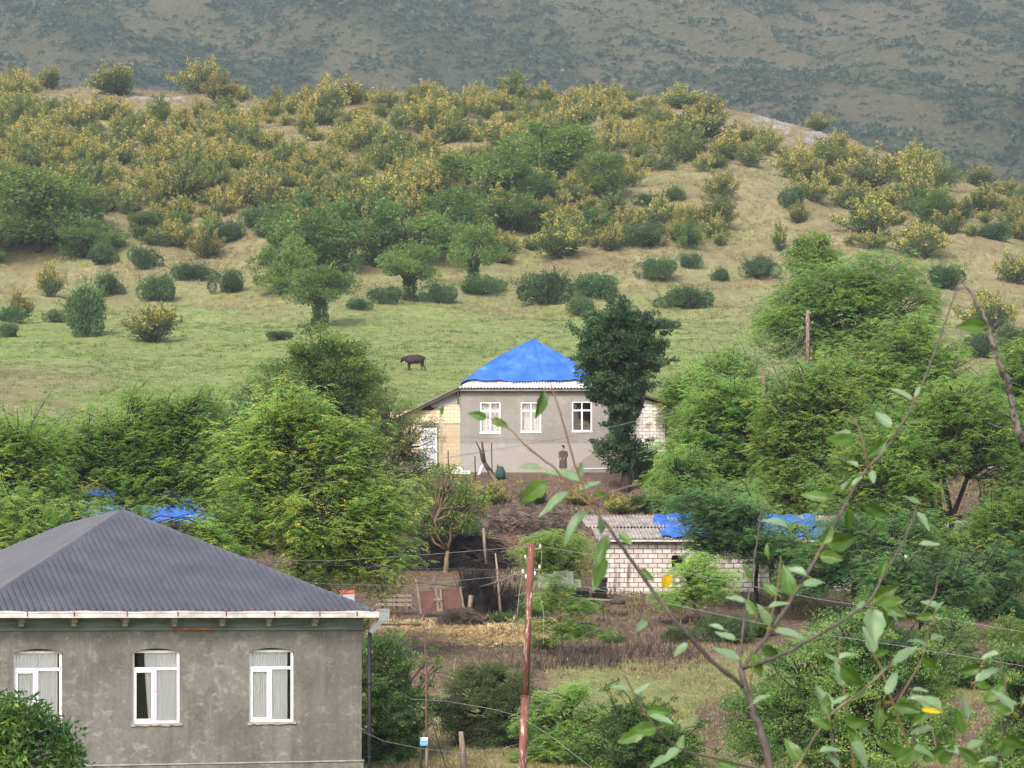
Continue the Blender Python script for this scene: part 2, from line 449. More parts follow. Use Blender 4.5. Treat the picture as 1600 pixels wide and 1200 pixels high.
def spray_leaves(R, cl, per, r, kind, leafL, flat=.6):
    """leaf centres and directions around clump centres cl (n,3) with radii r"""
    n = len(cl); k = per
    C = np.repeat(cl, k, 0); rr = np.repeat(r, k)
    if kind == 'pinnate':
        # fronds: each frond is a short arching rachis with leaflets in two ranks
        nf = max(1, k // 12); per_f = 12
        C = np.repeat(cl, nf, 0); rr = np.repeat(r, nf)
        o = rng_unit(R, len(C)) * (R.random(len(C)) ** .5)[:, None] * rr[:, None] * np.array([1, 1, .62])
        base = C + o
        az = R.random(len(C)) * 2 * math.pi
        out = unit(o * np.array([1, 1, .3]) + .4 * np.stack([np.cos(az), np.sin(az), np.zeros(len(C))], 1))
        fl = leafL * R.uniform(2.2, 3.6, len(C))
        droop = R.uniform(.1, .6, len(C))
        t = np.tile(np.linspace(.1, 1, per_f), len(C)); side = np.tile(np.where(np.arange(per_f) % 2, 1, -1), len(C))
        B = np.repeat(base, per_f, 0); O = np.repeat(out, per_f, 0); FL = np.repeat(fl, per_f); DR = np.repeat(droop, per_f)
        S = np.cross(O, np.array([0, 0, 1.])); S = unit(S)
        P = B + O * (FL * t)[:, None]; P[:, 2] -= DR * FL * t * t
        d = unit(S * side[:, None] + O * .45 + R.normal(size=P.shape) * .22 - np.array([0, 0, .18]))
        return P, d, frames(R, d, .72)
    o = rng_unit(R, n * k) * (R.random(n * k) ** .45)[:, None] * rr[:, None] * np.array([1, 1, flat])
    d = unit(o / (rr[:, None] + 1e-6) + R.normal(size=o.shape) * .6 - np.array([0, 0, .15]))
    return C + o, d, frames(R, d, .35)

def crown_clumps(R, blobs, spacing, shell=.45):
    """clump centres near the surface of the blobs, thinned so they do not crowd; returns centres and blob index"""
    pts = []; own = []
    for bi, (cx, cy, cz, rx, ry, rz) in enumerate(blobs):
        area = 4 * math.pi * ((rx * ry) ** 1.6 / 3 + (rx * rz) ** 1.6 / 3 + (ry * rz) ** 1.6 / 3) ** (1 / 1.6)
        n = int(area / spacing ** 2 * 1.25) + 3
        dv = rng_unit(R, n); rad = (shell + (1 - shell) * R.random(n) ** .6)
        rad *= .68 + .56 * vnoise(dv[:, 0] * 2.6 + bi * 7, dv[:, 1] * 2.6, dv[:, 2] * 2.6, seed=int(R.integers(1e6)))
        p = dv * rad[:, None] * np.array([rx, ry, rz]) + np.array([cx, cy, cz])
        for q in p:
            pts.append(q); own.append(bi)
    return np.array(pts), np.array(own)

def make_tree(name, base, blobs, mat, bark, label, cat='tree', group=None, kind='broad', leafL=.14, leafW=.06, per=110,
              spacing=.75, clump=.55, trunk_r=.16, seed=1, turn=.03, lean=(0, 0), fork=.45, flat=.6, shell=.45, drop=.12,
              trunk_to=None, name_leaf='crown', shade0=.5, twig=.012, local=True, sag=.05, thick=1.0, stems=1, feather=False):
    """blobs in metres relative to the base; trunk splits into a limb for each blob, each limb into a twig for each clump"""
    R = np.random.default_rng(seed)
    root = empty(name, base); tag(root, label, cat, group)
    cl, own = crown_clumps(R, blobs, spacing, shell)
    keep = R.random(len(cl)) > drop; cl, own = cl[keep], own[keep]
    rr = clump * R.uniform(.6, 1.25, len(cl))
    if feather:   # light shoots that carry the outline outward and up
        C0 = np.array([[b[0], b[1], b[2]] for b in blobs])[own]; o_ = cl - C0; ln = np.linalg.norm(o_, axis=1, keepdims=True) + 1e-6
        pick = np.where(R.random(len(cl)) < .55)[0]; ex = []; eo = []
        for i in pick:
            dd = o_[i] / ln[i] * np.array([1, 1, .6]) + np.array([0, 0, .35]) + R.normal(size=3) * .25
            for j in range(2): ex.append(cl[i] + dd * (.35 + .35 * j + R.random() * .2)); eo.append(own[i])
        cl = np.concatenate([cl, np.array(ex)]); own = np.concatenate([own, np.array(eo)]); rr = np.concatenate([rr, clump * R.uniform(.28, .5, len(ex))])
        P, d, s = spray_leaves(R, cl[:len(cl) - len(ex)], per, rr[:len(cl) - len(ex)], kind, leafL, flat)
        P2, d2, s2 = spray_leaves(R, cl[len(cl) - len(ex):], 48, rr[len(cl) - len(ex):], kind, leafL, flat)
        nA_, nB_ = len(P) // (len(cl) - len(ex)), len(P2) // len(ex)
        P, d, s = np.concatenate([P, P2]), np.concatenate([d, d2]), np.concatenate([s, s2]); cnt = np.concatenate([np.full(len(cl) - len(ex), nA_), np.full(len(ex), nB_)])
    else:
        P, d, s = spray_leaves(R, cl, per, rr, kind, leafL, flat); cnt = np.full(len(cl), len(P) // len(cl))
    n = len(P)
    zt = (cl[:, 2] - cl[:, 2].min()) / (np.ptp(cl[:, 2]) + .1)
    cs = np.repeat(R.normal(0, .20, len(cl)), cnt)
    big = fbm(P[:, 0] * .5 + P[:, 2] * .3, P[:, 1] * .5 + P[:, 2] * .4, 2, seed) - .5
    shade = shade0 + cs + big * .9 + R.normal(0, .13, n)
    tc = np.repeat((R.random(len(cl)) < turn * 2.0) * R.uniform(.3, 1.0, len(cl)), cnt)
    tn = (R.random(n) < (turn + tc * .45)) * R.uniform(.4, 1, n)
    L = leafL * R.uniform(.65, 1.25, n); W = leafW * R.uniform(.7, 1.2, n)
    me = leaf_mesh(name_leaf, P, d, s, L, W, shade, tn, .12)
    link_mesh(name_leaf, me, M[mat], root)
    # wood
    mb = MB()
    zc = min(b[2] - b[5] * .6 for b in blobs); top = max(b[2] for b in blobs)
    cx = sum(b[0] for b in blobs) / len(blobs); cy = sum(b[1] for b in blobs) / len(blobs)
    fz = trunk_to if trunk_to is not None else max(.6, zc + (top - zc) * fork * .5)
    fp = np.array([cx * .35 + lean[0], cy * .35 + lean[1], fz])
    tp = []
    for st in range(stems):
        b0 = (0, 0, -.3) if stems == 1 else (R.uniform(-.3, .3), R.uniform(-.3, .3), -.3)
        f2 = fp if stems == 1 else fp + np.array([R.uniform(-.5, .5), R.uniform(-.3, .3), R.uniform(-.3, .5)])
        tp.append(limb(mb, b0, f2, trunk_r * 1.25, trunk_r * .8, R, .04, 6, 9))
    for bi, (bx, by, bz, rx, ry, rz) in enumerate(blobs):
        tr = tp[bi % stems]; st = tr[-1] if bz - rz * .5 > fz * .7 else tr[max(2, len(tr) - 3)]
        e = np.array([bx, by, bz - rz * .15])
        r0 = trunk_r * .62 * thick
        pts = limb(mb, st, e, r0, max(.03, r0 * .35), R, .10, 5, 6, sag)
        for ci in np.where(own == bi)[0]:
            j = int(R.integers(2, len(pts)))
            c = cl[ci] * .94 + e * .06
            limb(mb, pts[j], c, twig * 2.6 * thick, twig * .7, R, .10, 3, 4, .06)
    mb.build('trunk', M[bark], root)
    return root
# ---------------------------------------------------------------- shrubs on the hillside
def bush_meshes(kind, seed):
    """unit shrub: about 2 m across, 1.6 m tall, base at 0; returns leaf mesh, stem mesh"""
    R = np.random.default_rng(seed)
    mb = MB(); P = []; D = []; SH = []; TN = []
    if kind in ('oak', 'oakgreen'):
        ns = int(R.integers(30, 50)); green = kind == 'oakgreen'
        lob = R.normal(size=(6, 2)) * .45
        for i in range(ns):
            b = lob[R.integers(6)] * .35 + R.normal(size=2) * .10
            az = R.random() * 2 * math.pi; tilt = R.random() ** .6 * 1.15
            H = R.uniform(1.0, 1.75) * (1 - .34 * tilt)
            tip = np.array([b[0] + math.cos(az) * math.sin(tilt) * .95, b[1] + math.sin(az) * math.sin(tilt) * .95, H * (.30 + .72 * math.cos(tilt * .8))])
            st = np.array([b[0] * .5, b[1] * .5, 0.])
            mb.tube([st, (st + tip) / 2 + R.normal(size=3) * .05, tip], [.022, .013, .004], 4, False)
            stt = R.uniform(0, 1)
            k = 120
            t = .22 + .80 * R.random(k) ** .75
            p = st + (tip - st) * t[:, None]
            spread = .23 * (1.12 - t) + .045
            o = rng_unit(R, k) * (R.random(k) ** .4)[:, None] * spread[:, None]
            P.append(p + o); D.append(unit(o * 3 + R.normal(size=(k, 3)) * .3 + np.array([0, 0, .35])))
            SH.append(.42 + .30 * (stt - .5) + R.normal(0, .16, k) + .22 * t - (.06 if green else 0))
            TN.append((t > R.uniform(.68, .98) - .22 * (stt > .6)) * R.uniform(.2, .9, k) * (R.random(k) < (.14 if green else .58)))
        L0, W0 = .078, .052; mat = 'oak'
    elif kind == 'round':
        nb = 13; k = 7600
        bc = np.stack([R.normal(0, .36, nb), R.normal(0, .36, nb), R.uniform(.22, .62, nb)], 1); br = R.uniform(.26, .52, nb) * (1.05 - .35 * np.hypot(bc[:, 0], bc[:, 1]))
        bi = R.integers(0, nb, k); dv = rng_unit(R, k)
        p = bc[bi] + dv * (br[bi] * (.72 + .4 * R.random(k) ** .6))[:, None] * np.array([1, 1, .9])
        p[:, 2] = np.where(p[:, 2] < .02, R.random(k) * .3, p[:, 2])
        bs = R.normal(0, .13, nb)
        P.append(p); D.append(unit(dv + R.normal(size=(k, 3)) * .6 + np.array([0, 0, .4])))
        SH.append(.42 + bs[bi] + R.normal(0, .15, k)); TN.append((R.random(k) < .04) * R.uniform(.3, .8, k))
        for q in range(90):   # shoots that break the outline
            c = bc[R.integers(nb)]; dd = rng_unit(R, 1)[0]; dd[2] = abs(dd[2]) + .3; dd /= np.linalg.norm(dd); t = np.linspace(.35, 1.0, 16) * R.uniform(.5, .82)
            P.append(c + dd * t[:, None] + R.normal(size=(16, 3)) * .025); D.append(unit(dd + R.normal(size=(16, 3)) * .6)); SH.append(.6 + R.normal(0, .15, 16)); TN.append((R.random(16) < .1) * .6)
        for i in range(8):
            az = R.random() * 6.28; mb.tube([(0, 0, 0), (math.cos(az) * .2, math.sin(az) * .2, .3), (math.cos(az) * .42, math.sin(az) * .42, .55)], [.025, .015, .006], 4, False)
        L0, W0 = .075, .042; mat = 'round'
    elif kind == 'stemmed':
        nb = 26; k = 9500; bc = np.stack([R.normal(0, .40, nb), R.normal(0, .40, nb), R.uniform(.72, 1.45, nb)], 1); bc[:, :2] *= (1.25 - .55 * (bc[:, 2:] - .7)); bi = R.integers(0, nb, k); dv = rng_unit(R, k)
        br = R.uniform(.12, .32, nb); p = bc[bi] + dv * (br[bi] * (.35 + .75 * R.random(k) ** .45))[:, None] * np.array([1.15, 1.15, .7])
        bs = R.normal(0, .17, nb); P.append(p); D.append(unit(dv + R.normal(size=(k, 3)) * .5)); SH.append(.52 + bs[bi] + R.normal(0, .14, k)); TN.append((R.random(k) < .04) * .6)
        for q in range(120):
            c = bc[R.integers(nb)]; dd = rng_unit(R, 1)[0]; dd[2] = abs(dd[2]) * .6 + .1; dd /= np.linalg.norm(dd); t = np.linspace(.2, 1.0, 18) * R.uniform(.25, .45)
            P.append(c + dd * t[:, None] + R.normal(size=(18, 3)) * .022); D.append(unit(dd + R.normal(size=(18, 3)) * .6)); SH.append(.65 + R.normal(0, .15, 18)); TN.append((R.random(18) < .06) * .6)
        k = 1500; a_ = R.random(k) * 6.28; z_ = R.random(k) * .8; r_ = R.uniform(.05, .20, k) * (1.15 - .5 * z_)   # ivy round the trunk
        P.append(np.stack([r_ * np.cos(a_), r_ * np.sin(a_), z_], 1)); D.append(unit(np.stack([np.cos(a_), np.sin(a_), R.normal(0, .4, k)], 1))); SH.append(.08 + R.normal(0, .08, k)); TN.append(np.zeros(k))
        mb.tube([(0, 0, -.05), (.02, .01, .4), (0, 0, .9)], [.06, .045, .03], 6, False)
        for c in bc: mb.tube([(0, 0, .4 + R.random() * .3), tuple(c * np.array([.5, .5, .9])), tuple(c)], [.03, .018, .006], 4, False)
        L0, W0 = .055, .036; mat = 'broad'
    elif kind == 'treelet':
        k = 10500; nb = 30
        bc = rng_unit(R, nb) * R.uniform(.30, .80, nb)[:, None] * np.array([1, 1, .80]); bc[:, 2] += .90
        bc[:7] = np.stack([R.normal(0, .28, 7), R.normal(0, .28, 7), R.uniform(.2, .5, 7)], 1)
        bi = R.integers(0, nb, k); dv = rng_unit(R, k)
        nz = vnoise(dv[:, 0] * 3 + bi * 5, dv[:, 1] * 3, dv[:, 2] * 3, seed=seed)
        br = R.uniform(.12, .34, nb)
        p = bc[bi] + dv * (br[bi] * (.35 + .75 * R.random(k) ** .45) * (.6 + .8 * nz))[:, None] * np.array([1, 1, .8])
        P.append(p); D.append(unit(dv + R.normal(size=(k, 3)) * .5)); 
        for q in range(150):
            c = bc[R.integers(nb)]; dd = rng_unit(R, 1)[0]; dd[2] = abs(dd[2]) * .8 + .1; dd /= np.linalg.norm(dd); t = np.linspace(.2, 1.0, 18) * R.uniform(.28, .50)
            P.append(c + dd * t[:, None] + R.normal(size=(18, 3)) * .022); D.append(unit(dd + R.normal(size=(18, 3)) * .6)); SH.append(.6 + R.normal(0, .15, 18)); TN.append((R.random(18) < .06) * .6)
        bs = R.normal(0, .17, nb)
        SH.insert(0, None); TN.insert(0, None)
        SH[0] = (.45 + bs[bi] + (nz - .5) * .5 + R.normal(0, .12, k)); TN[0] = ((R.random(k) < .04) * R.uniform(.3, .8, k))
        mb.tube([(0, 0, -.05), (.02, .01, .35), (0, 0, .8)], [.06, .045, .03], 6, False)
        for c in bc: mb.tube([(0, 0, .35 + R.random() * .3), tuple(c * np.array([.5, .5, .9])), tuple(c)], [.03, .018, .006], 4, False)
        L0, W0 = .055, .036; mat = 'broad'
    P = np.concatenate(P); D = np.concatenate(D); SH = np.concatenate(SH); TN = np.concatenate(TN)
    n = len(P)
    lm = leaf_mesh(kind + '_foliage', P, D, frames(R, D, .3), L0 * R.uniform(.7, 1.3, n), W0 * R.uniform(.7, 1.3, n), SH, TN, .1)
    lm.materials.append(M[mat])
    me = bpy.data.meshes.new(kind + '_stems'); me.from_pydata(mb.v, [], mb.f); me.materials.append(M['bark']); me.update()
    return lm, me
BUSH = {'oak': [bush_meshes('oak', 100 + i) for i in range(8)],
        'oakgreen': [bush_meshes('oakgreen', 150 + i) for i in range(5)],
        'round': [bush_meshes('round', 200 + i) for i in range(7)],
        'stemmed': [bush_meshes('stemmed', 350 + i) for i in range(3)],
        'treelet': [bush_meshes('treelet', 300 + i) for i in range(5)]}
BR = random.Random(5)
BNAME = {'oak': 'oak_shrub', 'oakgreen': 'oak_shrub', 'round': 'round_shrub', 'treelet': 'hillside_tree', 'stemmed': 'hillside_tree'}
n_bush = 0
def bush(kind, u, v, w, h, label, group, D=None, cat='shrub', matn=None, stems=True):
    """shrub whose foot stands on the ground seen at photo (u, v); w, h its size in photo pixels"""
    global n_bush
    D = D or ground_at(u, v); x = (u - CU) / F * D; z = tz(x, D)
    W = w * D / F; H = h * D / F
    D2 = D + W * .3; x = (u - CU) / F * D2; z = tz(x, D2)
    lm, sm_ = BR.choice(BUSH[kind])
    root = empty(BNAME[kind], (x, D2, z - .05), BR.uniform(0, 6.28))
    ht = {'oak': 1.62, 'oakgreen': 1.62, 'round': 1.15, 'treelet': 1.75, 'stemmed': 1.75}[kind]
    hw = {'oak': 2.0, 'oakgreen': 2.0, 'round': 1.95, 'treelet': 1.9, 'stemmed': 1.9}[kind]
    root.scale = (W / hw, W / hw * BR.uniform(.85, 1.1), H / ht)
    tag(root, label, cat, group)
    link_mesh('crown', lm, None, root); 
    if stems: link_mesh('stem', sm_, None, root)
    n_bush += 1
    return root

# each row: kind, column, foot row, width, height, label
HAND = [
 ('round', 250, 475, 62, 46, 'dark rounded shrub alone on the meadow edge'),
 ('round', 355, 460, 44, 40, 'small dark shrub right of the rounded shrub on the meadow edge'),
 ('round', 227, 424, 48, 42, 'compact dark shrub just above the meadow clearing'),
 ('round', 308, 440, 60, 34, 'low spreading dark shrub above the small dark shrub'),
 ('round', 400, 362, 56, 36, 'dark flat-topped shrub at the edge of the upper thicket'),
 ('oak', 235, 538, 90, 64, 'yellow-tipped shrub standing in the meadow with dry grass at its foot'),
 ('round', 136, 528, 74, 98, 'tall grey-green willow shrub leaning over the left meadow'),
 ('round', 14, 527, 34, 28, 'small dark shrub at the left end of the meadow'),
 ('round', 172, 466, 46, 44, 'dark shrub directly behind the grey-green willow shrub'),
 ('round', 435, 532, 56, 16, 'low dark bramble mound in the middle of the meadow'),
 ('round', 855, 482, 84, 62, 'large dark rounded shrub above the blue roofed house'),
 ('round', 937, 470, 76, 46, 'dark shrub right of the large rounded one above the blue roof'),
 ('round', 912, 497, 50, 36, 'small dark shrub in front of a wider dark one above the walnut tree'),
 ('round', 975, 500, 40, 36, 'little dark shrub touching the top of the walnut crown'),
 ('round', 1068, 486, 72, 42, 'wide dark shrub standing alone on the dry slope'),
 ('round', 1026, 443, 60, 42, 'dark shrub with pale tips above the lone wide one'),
 ('round', 1078, 424, 36, 30, 'small greyish shrub beside the pale-tipped dark one'),
 ('round', 1125, 442, 30, 26, 'tiny dark ball of a shrub on the dry slope'),
 ('round', 1183, 438, 66, 40, 'dark flat shrub above the pale locust crown'),
 ('round', 1040, 515, 44, 18, 'low dark shrub on the meadow right of the walnut crown'),
 ('round', 1236, 330, 48, 42, 'grey-green shrub among dry grass high on the slope'),
 ('round', 1057, 318, 34, 30, 'small green shrub in the straw coloured clearing'),
 ('round', 1008, 326, 38, 24, 'low green shrub left of the small one in the clearing'),
 ('round', 1556, 376, 50, 34, 'dark flat shrub beside the tawny grass patch'),
 ('round', 1290, 430, 40, 30, 'dark shrub behind the pale locust crown'),
 ('round', 1480, 455, 60, 46, 'pair-like dark shrub below the tawny grass patch'),
 ('round', 756, 466, 66, 32, 'dark spreading shrub at the foot of the hillside trees'),
 ('round', 682, 476, 52, 38, 'dark bramble shrub beside the layered hillside tree'),
 ('round', 560, 486, 40, 22, 'low dark shrub under the hillside trees'),
 ('round', 600, 478, 60, 34, 'dark shrub between the two front hillside trees'),
 ('round', 20, 505, 40, 30, 'dull green shrub on the left bank'),
 ('round', 88, 505, 34, 24, 'small grey shrub on the left bank'),
 ('oak', 30, 500, 46, 50, 'yellowish shrub at the left bank above the meadow'),
 ('oak', 78, 468, 44, 56, 'bright yellow-leaved young shrub left of the willow shrub'),
 ('treelet', 60, 420, 200, 124, 'broad bright green tree at the left end of the hillside'),
 ('treelet', 138, 415, 90, 60, 'green shrub at the right foot of the broad hillside tree'),
 ('round', 163, 420, 46, 44, 'dark green shrub beside the broad left hillside tree'),
 ('oak', 278, 392, 62, 44, 'orange-tinged shrub at the lower edge of the thicket'),
 ('oak', 322, 410, 70, 46, 'shrub with orange tips above the low spreading shrub'),
 ('round', 356, 382, 48, 38, 'dark green shrub beside the orange-tinged shrub'),
 ('treelet', 224, 380, 60, 44, 'light green feathery shrub above the compact dark one'),
 ('stemmed', 500, 512, 112, 108, 'bright green spreading tree with an ivy-clad trunk in the meadow'),
 ('treelet', 440, 468, 92, 92, 'dark green tree left of the ivy-clad meadow tree'),
 ('treelet', 505, 436, 165, 128, 'tall dark green tree at the back of the hillside clump'),
 ('stemmed', 640, 474, 104, 96, 'layered light green tree at the front of the hillside clump'),
 ('treelet', 640, 430, 150, 116, 'dense green tree behind the layered tree'),
 ('stemmed', 740, 456, 84, 110, 'slim green tree at the right end of the hillside clump'),
 ('treelet', 705, 412, 130, 98, 'green tree above the slim one on the hillside'),
 ('oak', 580, 420, 50, 96, 'young tree with yellow-orange leaves within the hillside clump'),
 ('treelet', 755, 324, 165, 84, 'wide dark green tree in the middle of the thicket'),
 ('treelet', 850, 290, 150, 92, 'rounded green tree rising over the upper thicket'),
 ('treelet', 945, 316, 80, 72, 'dark green tree beside the straw coloured clearing'),
 ('treelet', 800, 384, 100, 66, 'green tree right of the slim hillside tree'),
 ('treelet', 1075, 392, 50, 50, 'narrow green tree among the dry slope shrubs'),
 ('round', 1008, 392, 60, 44, 'fresh green rounded shrub below the clearing'),
 ('oak', 1120, 380, 50, 40, 'loose yellow shrub beside the narrow green tree'),
 ('oak', 975, 376, 60, 48, 'yellow-tipped shrub below the green clearing tree'),
 ('oak', 880, 412, 100, 60, 'large yellow-tipped shrub above the large dark rounded one'),
 ('oak', 950, 398, 50, 44, 'yellow-tipped shrub right of the large yellow one'),
 ('oak', 1028, 365, 60, 56, 'orange-tipped shrub in the middle of the dry slope'),
 ('oak', 1130, 320, 60, 50, 'orange-brown shrub at the clearing edge'),
 ('oak', 1220, 395, 30, 46, 'thin yellow sapling on the dry slope'),
 ('oak', 1245, 352, 36, 34, 'small yellow shrub below the grey-green one'),
 ('oak', 1275, 320, 54, 50, 'brown-green shrub right of the grey-green one'),
 ('oak', 1270, 300, 66, 54, 'shrub with bright yellow tips on the right slope'),
 ('oak', 1360, 370, 104, 64, 'broad olive shrub with pale tips on the right slope'),
 ('oak', 1440, 340, 90, 76, 'broad bronze shrub in the right hand thicket'),
 ('oak', 1440, 418, 84, 60, 'olive shrub above the pale locust crown'),
 ('round', 1440, 378, 60, 30, 'green domed shrub behind the olive one'),
 ('oak', 1486, 372, 56, 42, 'bronze rounded shrub right of the broad bronze one'),
 ('oak', 1535, 296, 62, 40, 'orange-tipped shrub on the right skyline of the hill'),
 ('oak', 1532, 334, 76, 44, 'bronze shrub under the right skyline shrub'),
 ('oak', 1575, 308, 50, 30, 'small shrub at the right end of the hill skyline'),
 ('oak', 1585, 348, 56, 34, 'low shrub at the right border of the slope'),
 ('oak', 1594, 378, 40, 34, 'yellow-green shrub touching the right border'),
 ('oak', 1582, 450, 66, 50, 'dark shrub with yellow tips at the right border'),
 ('oak', 1545, 520, 90, 66, 'yellow-flecked shrub beside the dead branch tip'),
 ('round', 1590, 560, 70, 60, 'dark shrub at the right border under the yellow-flecked one'),
 ('round', 1530, 560, 60, 46, 'dark shrub behind the dead branch'),
 ('oak', 1360, 302, 100, 64, 'green shrub mass near the rocky outcrop'),
 ('oak', 1434, 272, 66, 46, 'golden shrub on the skyline right of the rocks'),
 ('oak', 1455, 290, 60, 52, 'golden-green shrub at the crest right of the rocks'),
 ('oak', 1330, 265, 44, 40, 'dark shrub among the rocks'),
 ('oak', 1200, 238, 50, 38, 'small yellow shrub on the rocky outcrop'),
 ('oak', 1165, 228, 44, 32, 'small green shrub at the left of the rocks'),
 ('oak', 1235, 192, 40, 30, 'dark shrub on the skyline over the rocks'),
 ('oak', 1278, 206, 40, 30, 'pale yellow shrub on the skyline beside the rocks'),
 ('oak', 1082, 240, 110, 66, 'broad yellow shrub left of the rocky outcrop'),
 ('oak', 1110, 186, 56, 34, 'dark shrub at the bare end of the skyline'),
 ('oak', 1065, 176, 76, 38, 'olive shrub on the skyline near the bare end'),
 ('oak', 135, 124, 56, 44, 'orange-topped round shrub on the left skyline'),
 ('oak', 80, 142, 46, 42, 'ragged yellow shrub on the left skyline'),
 ('oak', 16, 152, 40, 46, 'tall yellow-green shrub at the left end of the skyline'),
 ('oak', 185, 154, 90, 50, 'wide dark green shrub beside the stony patch'),
 ('oak', 320, 148, 84, 56, 'large yellow-green shrub on the skyline right of the stones'),
 ('oak', 346, 166, 66, 50, 'green shrub in front of the large skyline shrub'),
 ('oak', 403, 136, 40, 34, 'small yellow-green shrub on the skyline'),
 ('oak', 435, 175, 40, 36, 'lone shrub with yellow crown below the skyline'),
 ('oak', 308, 188, 42, 32, 'grey-green lone shrub on the bare patch'),
 ('oak', 86, 178, 24, 20, 'tiny grey shrub on the bare patch'),
 ('oak', 505, 148, 56, 44, 'domed golden shrub on the skyline'),
 ('oak', 545, 168, 80, 42, 'pale gold spreading shrub below the skyline'),
 ('oak', 612, 138, 80, 44, 'dark olive shrub on the middle skyline'),
 ('oak', 225, 116, 40, 30, 'small greyish shrub behind the wide green skyline shrub'),
]
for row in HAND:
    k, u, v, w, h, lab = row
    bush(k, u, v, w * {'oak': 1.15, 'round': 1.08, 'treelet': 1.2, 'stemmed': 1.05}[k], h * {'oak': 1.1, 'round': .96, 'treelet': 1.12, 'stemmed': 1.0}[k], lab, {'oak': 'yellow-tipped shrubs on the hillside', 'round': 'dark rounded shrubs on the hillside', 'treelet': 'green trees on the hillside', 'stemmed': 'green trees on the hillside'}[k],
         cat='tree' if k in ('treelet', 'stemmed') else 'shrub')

# the thicket between them: zones in photo columns/rows that stay bare
CLEAR = [(60, 128, 300, 182), (250, 160, 440, 182), (395, 205, 480, 240), (540, 200, 625, 225), (690, 196, 800, 210), (180, 345, 240, 560), (0, 420, 1600, 700),
         (240, 395, 420, 700), (150, 345, 200, 380), (345, 350, 400, 420), (400, 380, 430, 440), (985, 275, 1140, 345), (1130, 270, 1225, 420), (1100, 180, 1330, 240),
         (790, 395, 1600, 470), (1225, 300, 1330, 420), (1380, 375, 1600, 430), (1490, 300, 1600, 330), (1470, 268, 1530, 330), (100, 262, 130, 285)]
pts = [(r[1], r[2], r[3] * .42) for r in HAND]
cand = []
while len(cand) < 620:
    v = 418 - 285 * (BR.random() ** 1.0); u = BR.uniform(-40, 1640)
    vc = float(np.interp(u, CU_, CV_))
    if v < vc + 3: 
        continue
    if any(a <= u <= c and b <= v <= d for a, b, c, d in CLEAR): 
        continue
    if u > 1150 and BR.random() < .6: continue
    f = float(np.interp(v, [140, 400], [.85, 1.2]))
    w = BR.choice((BR.uniform(26, 50), BR.uniform(40, 86))) * f
    if any(abs(u - a) < (w * .36 + rr) * .60 and abs(v - b) < (w * .36 + rr) * .17 for a, b, rr in pts):
        continue
    pts.append((u, v, w * .42)); cand.append((v, u, w))
cand.sort(reverse=True)
RND = [('oakgreen', 'green oak shrub with few yellow tips packed in the hillside thicket', 'oak shrubs packed in the thicket')] * 4 + [('oak', 'yellow-tipped green oak shrub packed in the hillside thicket', 'oak shrubs packed in the thicket')] * 7 + [('treelet', 'plain green leafy shrub packed in the hillside thicket', 'green shrubs packed in the thicket')]
extra = []; TH = []
for i, (v, u, w) in enumerate(cand):
    k, lab, g = BR.choice(RND)
    h = w * BR.uniform(.50, .92)
    if i < 190: TH.append((u, v, k, bush(k, u, v, w, h, lab, g, cat='shrub')))
    else: extra.append((k, u, v, w, h))
LM = [('orange topped round skyline shrub', 135, 110), ('large yellow-green skyline shrub', 320, 125), ('domed golden skyline shrub', 505, 130), ('dark olive middle skyline shrub', 612, 120),
      ('lone yellow crowned shrub', 435, 160), ('wide dark green thicket tree', 760, 295), ('rounded green tree in the upper thicket', 850, 255), ('broad bright green tree at the left border', 60, 370),
      ('broad yellow shrub by the rocks', 1082, 215), ('dark green tree beside the tawny clearing', 945, 285), ('tall dark tree of the hillside clump', 505, 385), ('dense green tree behind the layered tree', 640, 380),
      ('light green feathery shrub', 224, 362), ('dark flat-topped shrub', 400, 345), ('bare patch in the left thicket', 115, 272), ('grassy gap in the middle thicket', 580, 212),
      ('broad bronze shrub on the right', 1440, 305), ('golden skyline shrub right of the rocks', 1434, 250), ('right border of the hill', 1590, 340), ('bare end of the skyline', 1140, 190)]
ORD = ['nearest', 'second nearest', 'third nearest', 'fourth nearest', 'fifth nearest', 'sixth nearest', 'seventh nearest', 'eighth nearest', 'ninth nearest', 'tenth nearest', 'eleventh nearest', 'twelfth nearest']
buck = {}
for (u, v, k, o) in TH:
    li = min(range(len(LM)), key=lambda j: (LM[j][1] - u) ** 2 + ((LM[j][2] - v) * 2) ** 2)
    dx, dy = u - LM[li][1], (LM[li][2] - v) * 2
    a_ = ['right', 'above right', 'above', 'above left', 'left', 'below left', 'below', 'below right'][int(((math.degrees(math.atan2(dy, dx)) + 22.5) % 360) // 45)]
    buck.setdefault((li, a_, k), []).append((dx * dx + dy * dy, o))
for (li, a_, k), L_ in buck.items():
    for n_, (dd_, o) in enumerate(sorted(L_, key=lambda q: q[0])):
        o['label'] = ORD[min(n_, 11)] + ({'oak': ' yellow-tipped oak shrub ', 'oakgreen': ' green oak shrub ', 'treelet': ' leafy green shrub '}[k]) + a_ + (' of' if a_ in ('left', 'right') else '') + ' the ' + LM[li][0]
print('thicket', len(cand), 'bushes', n_bush, 'rest', len(extra))

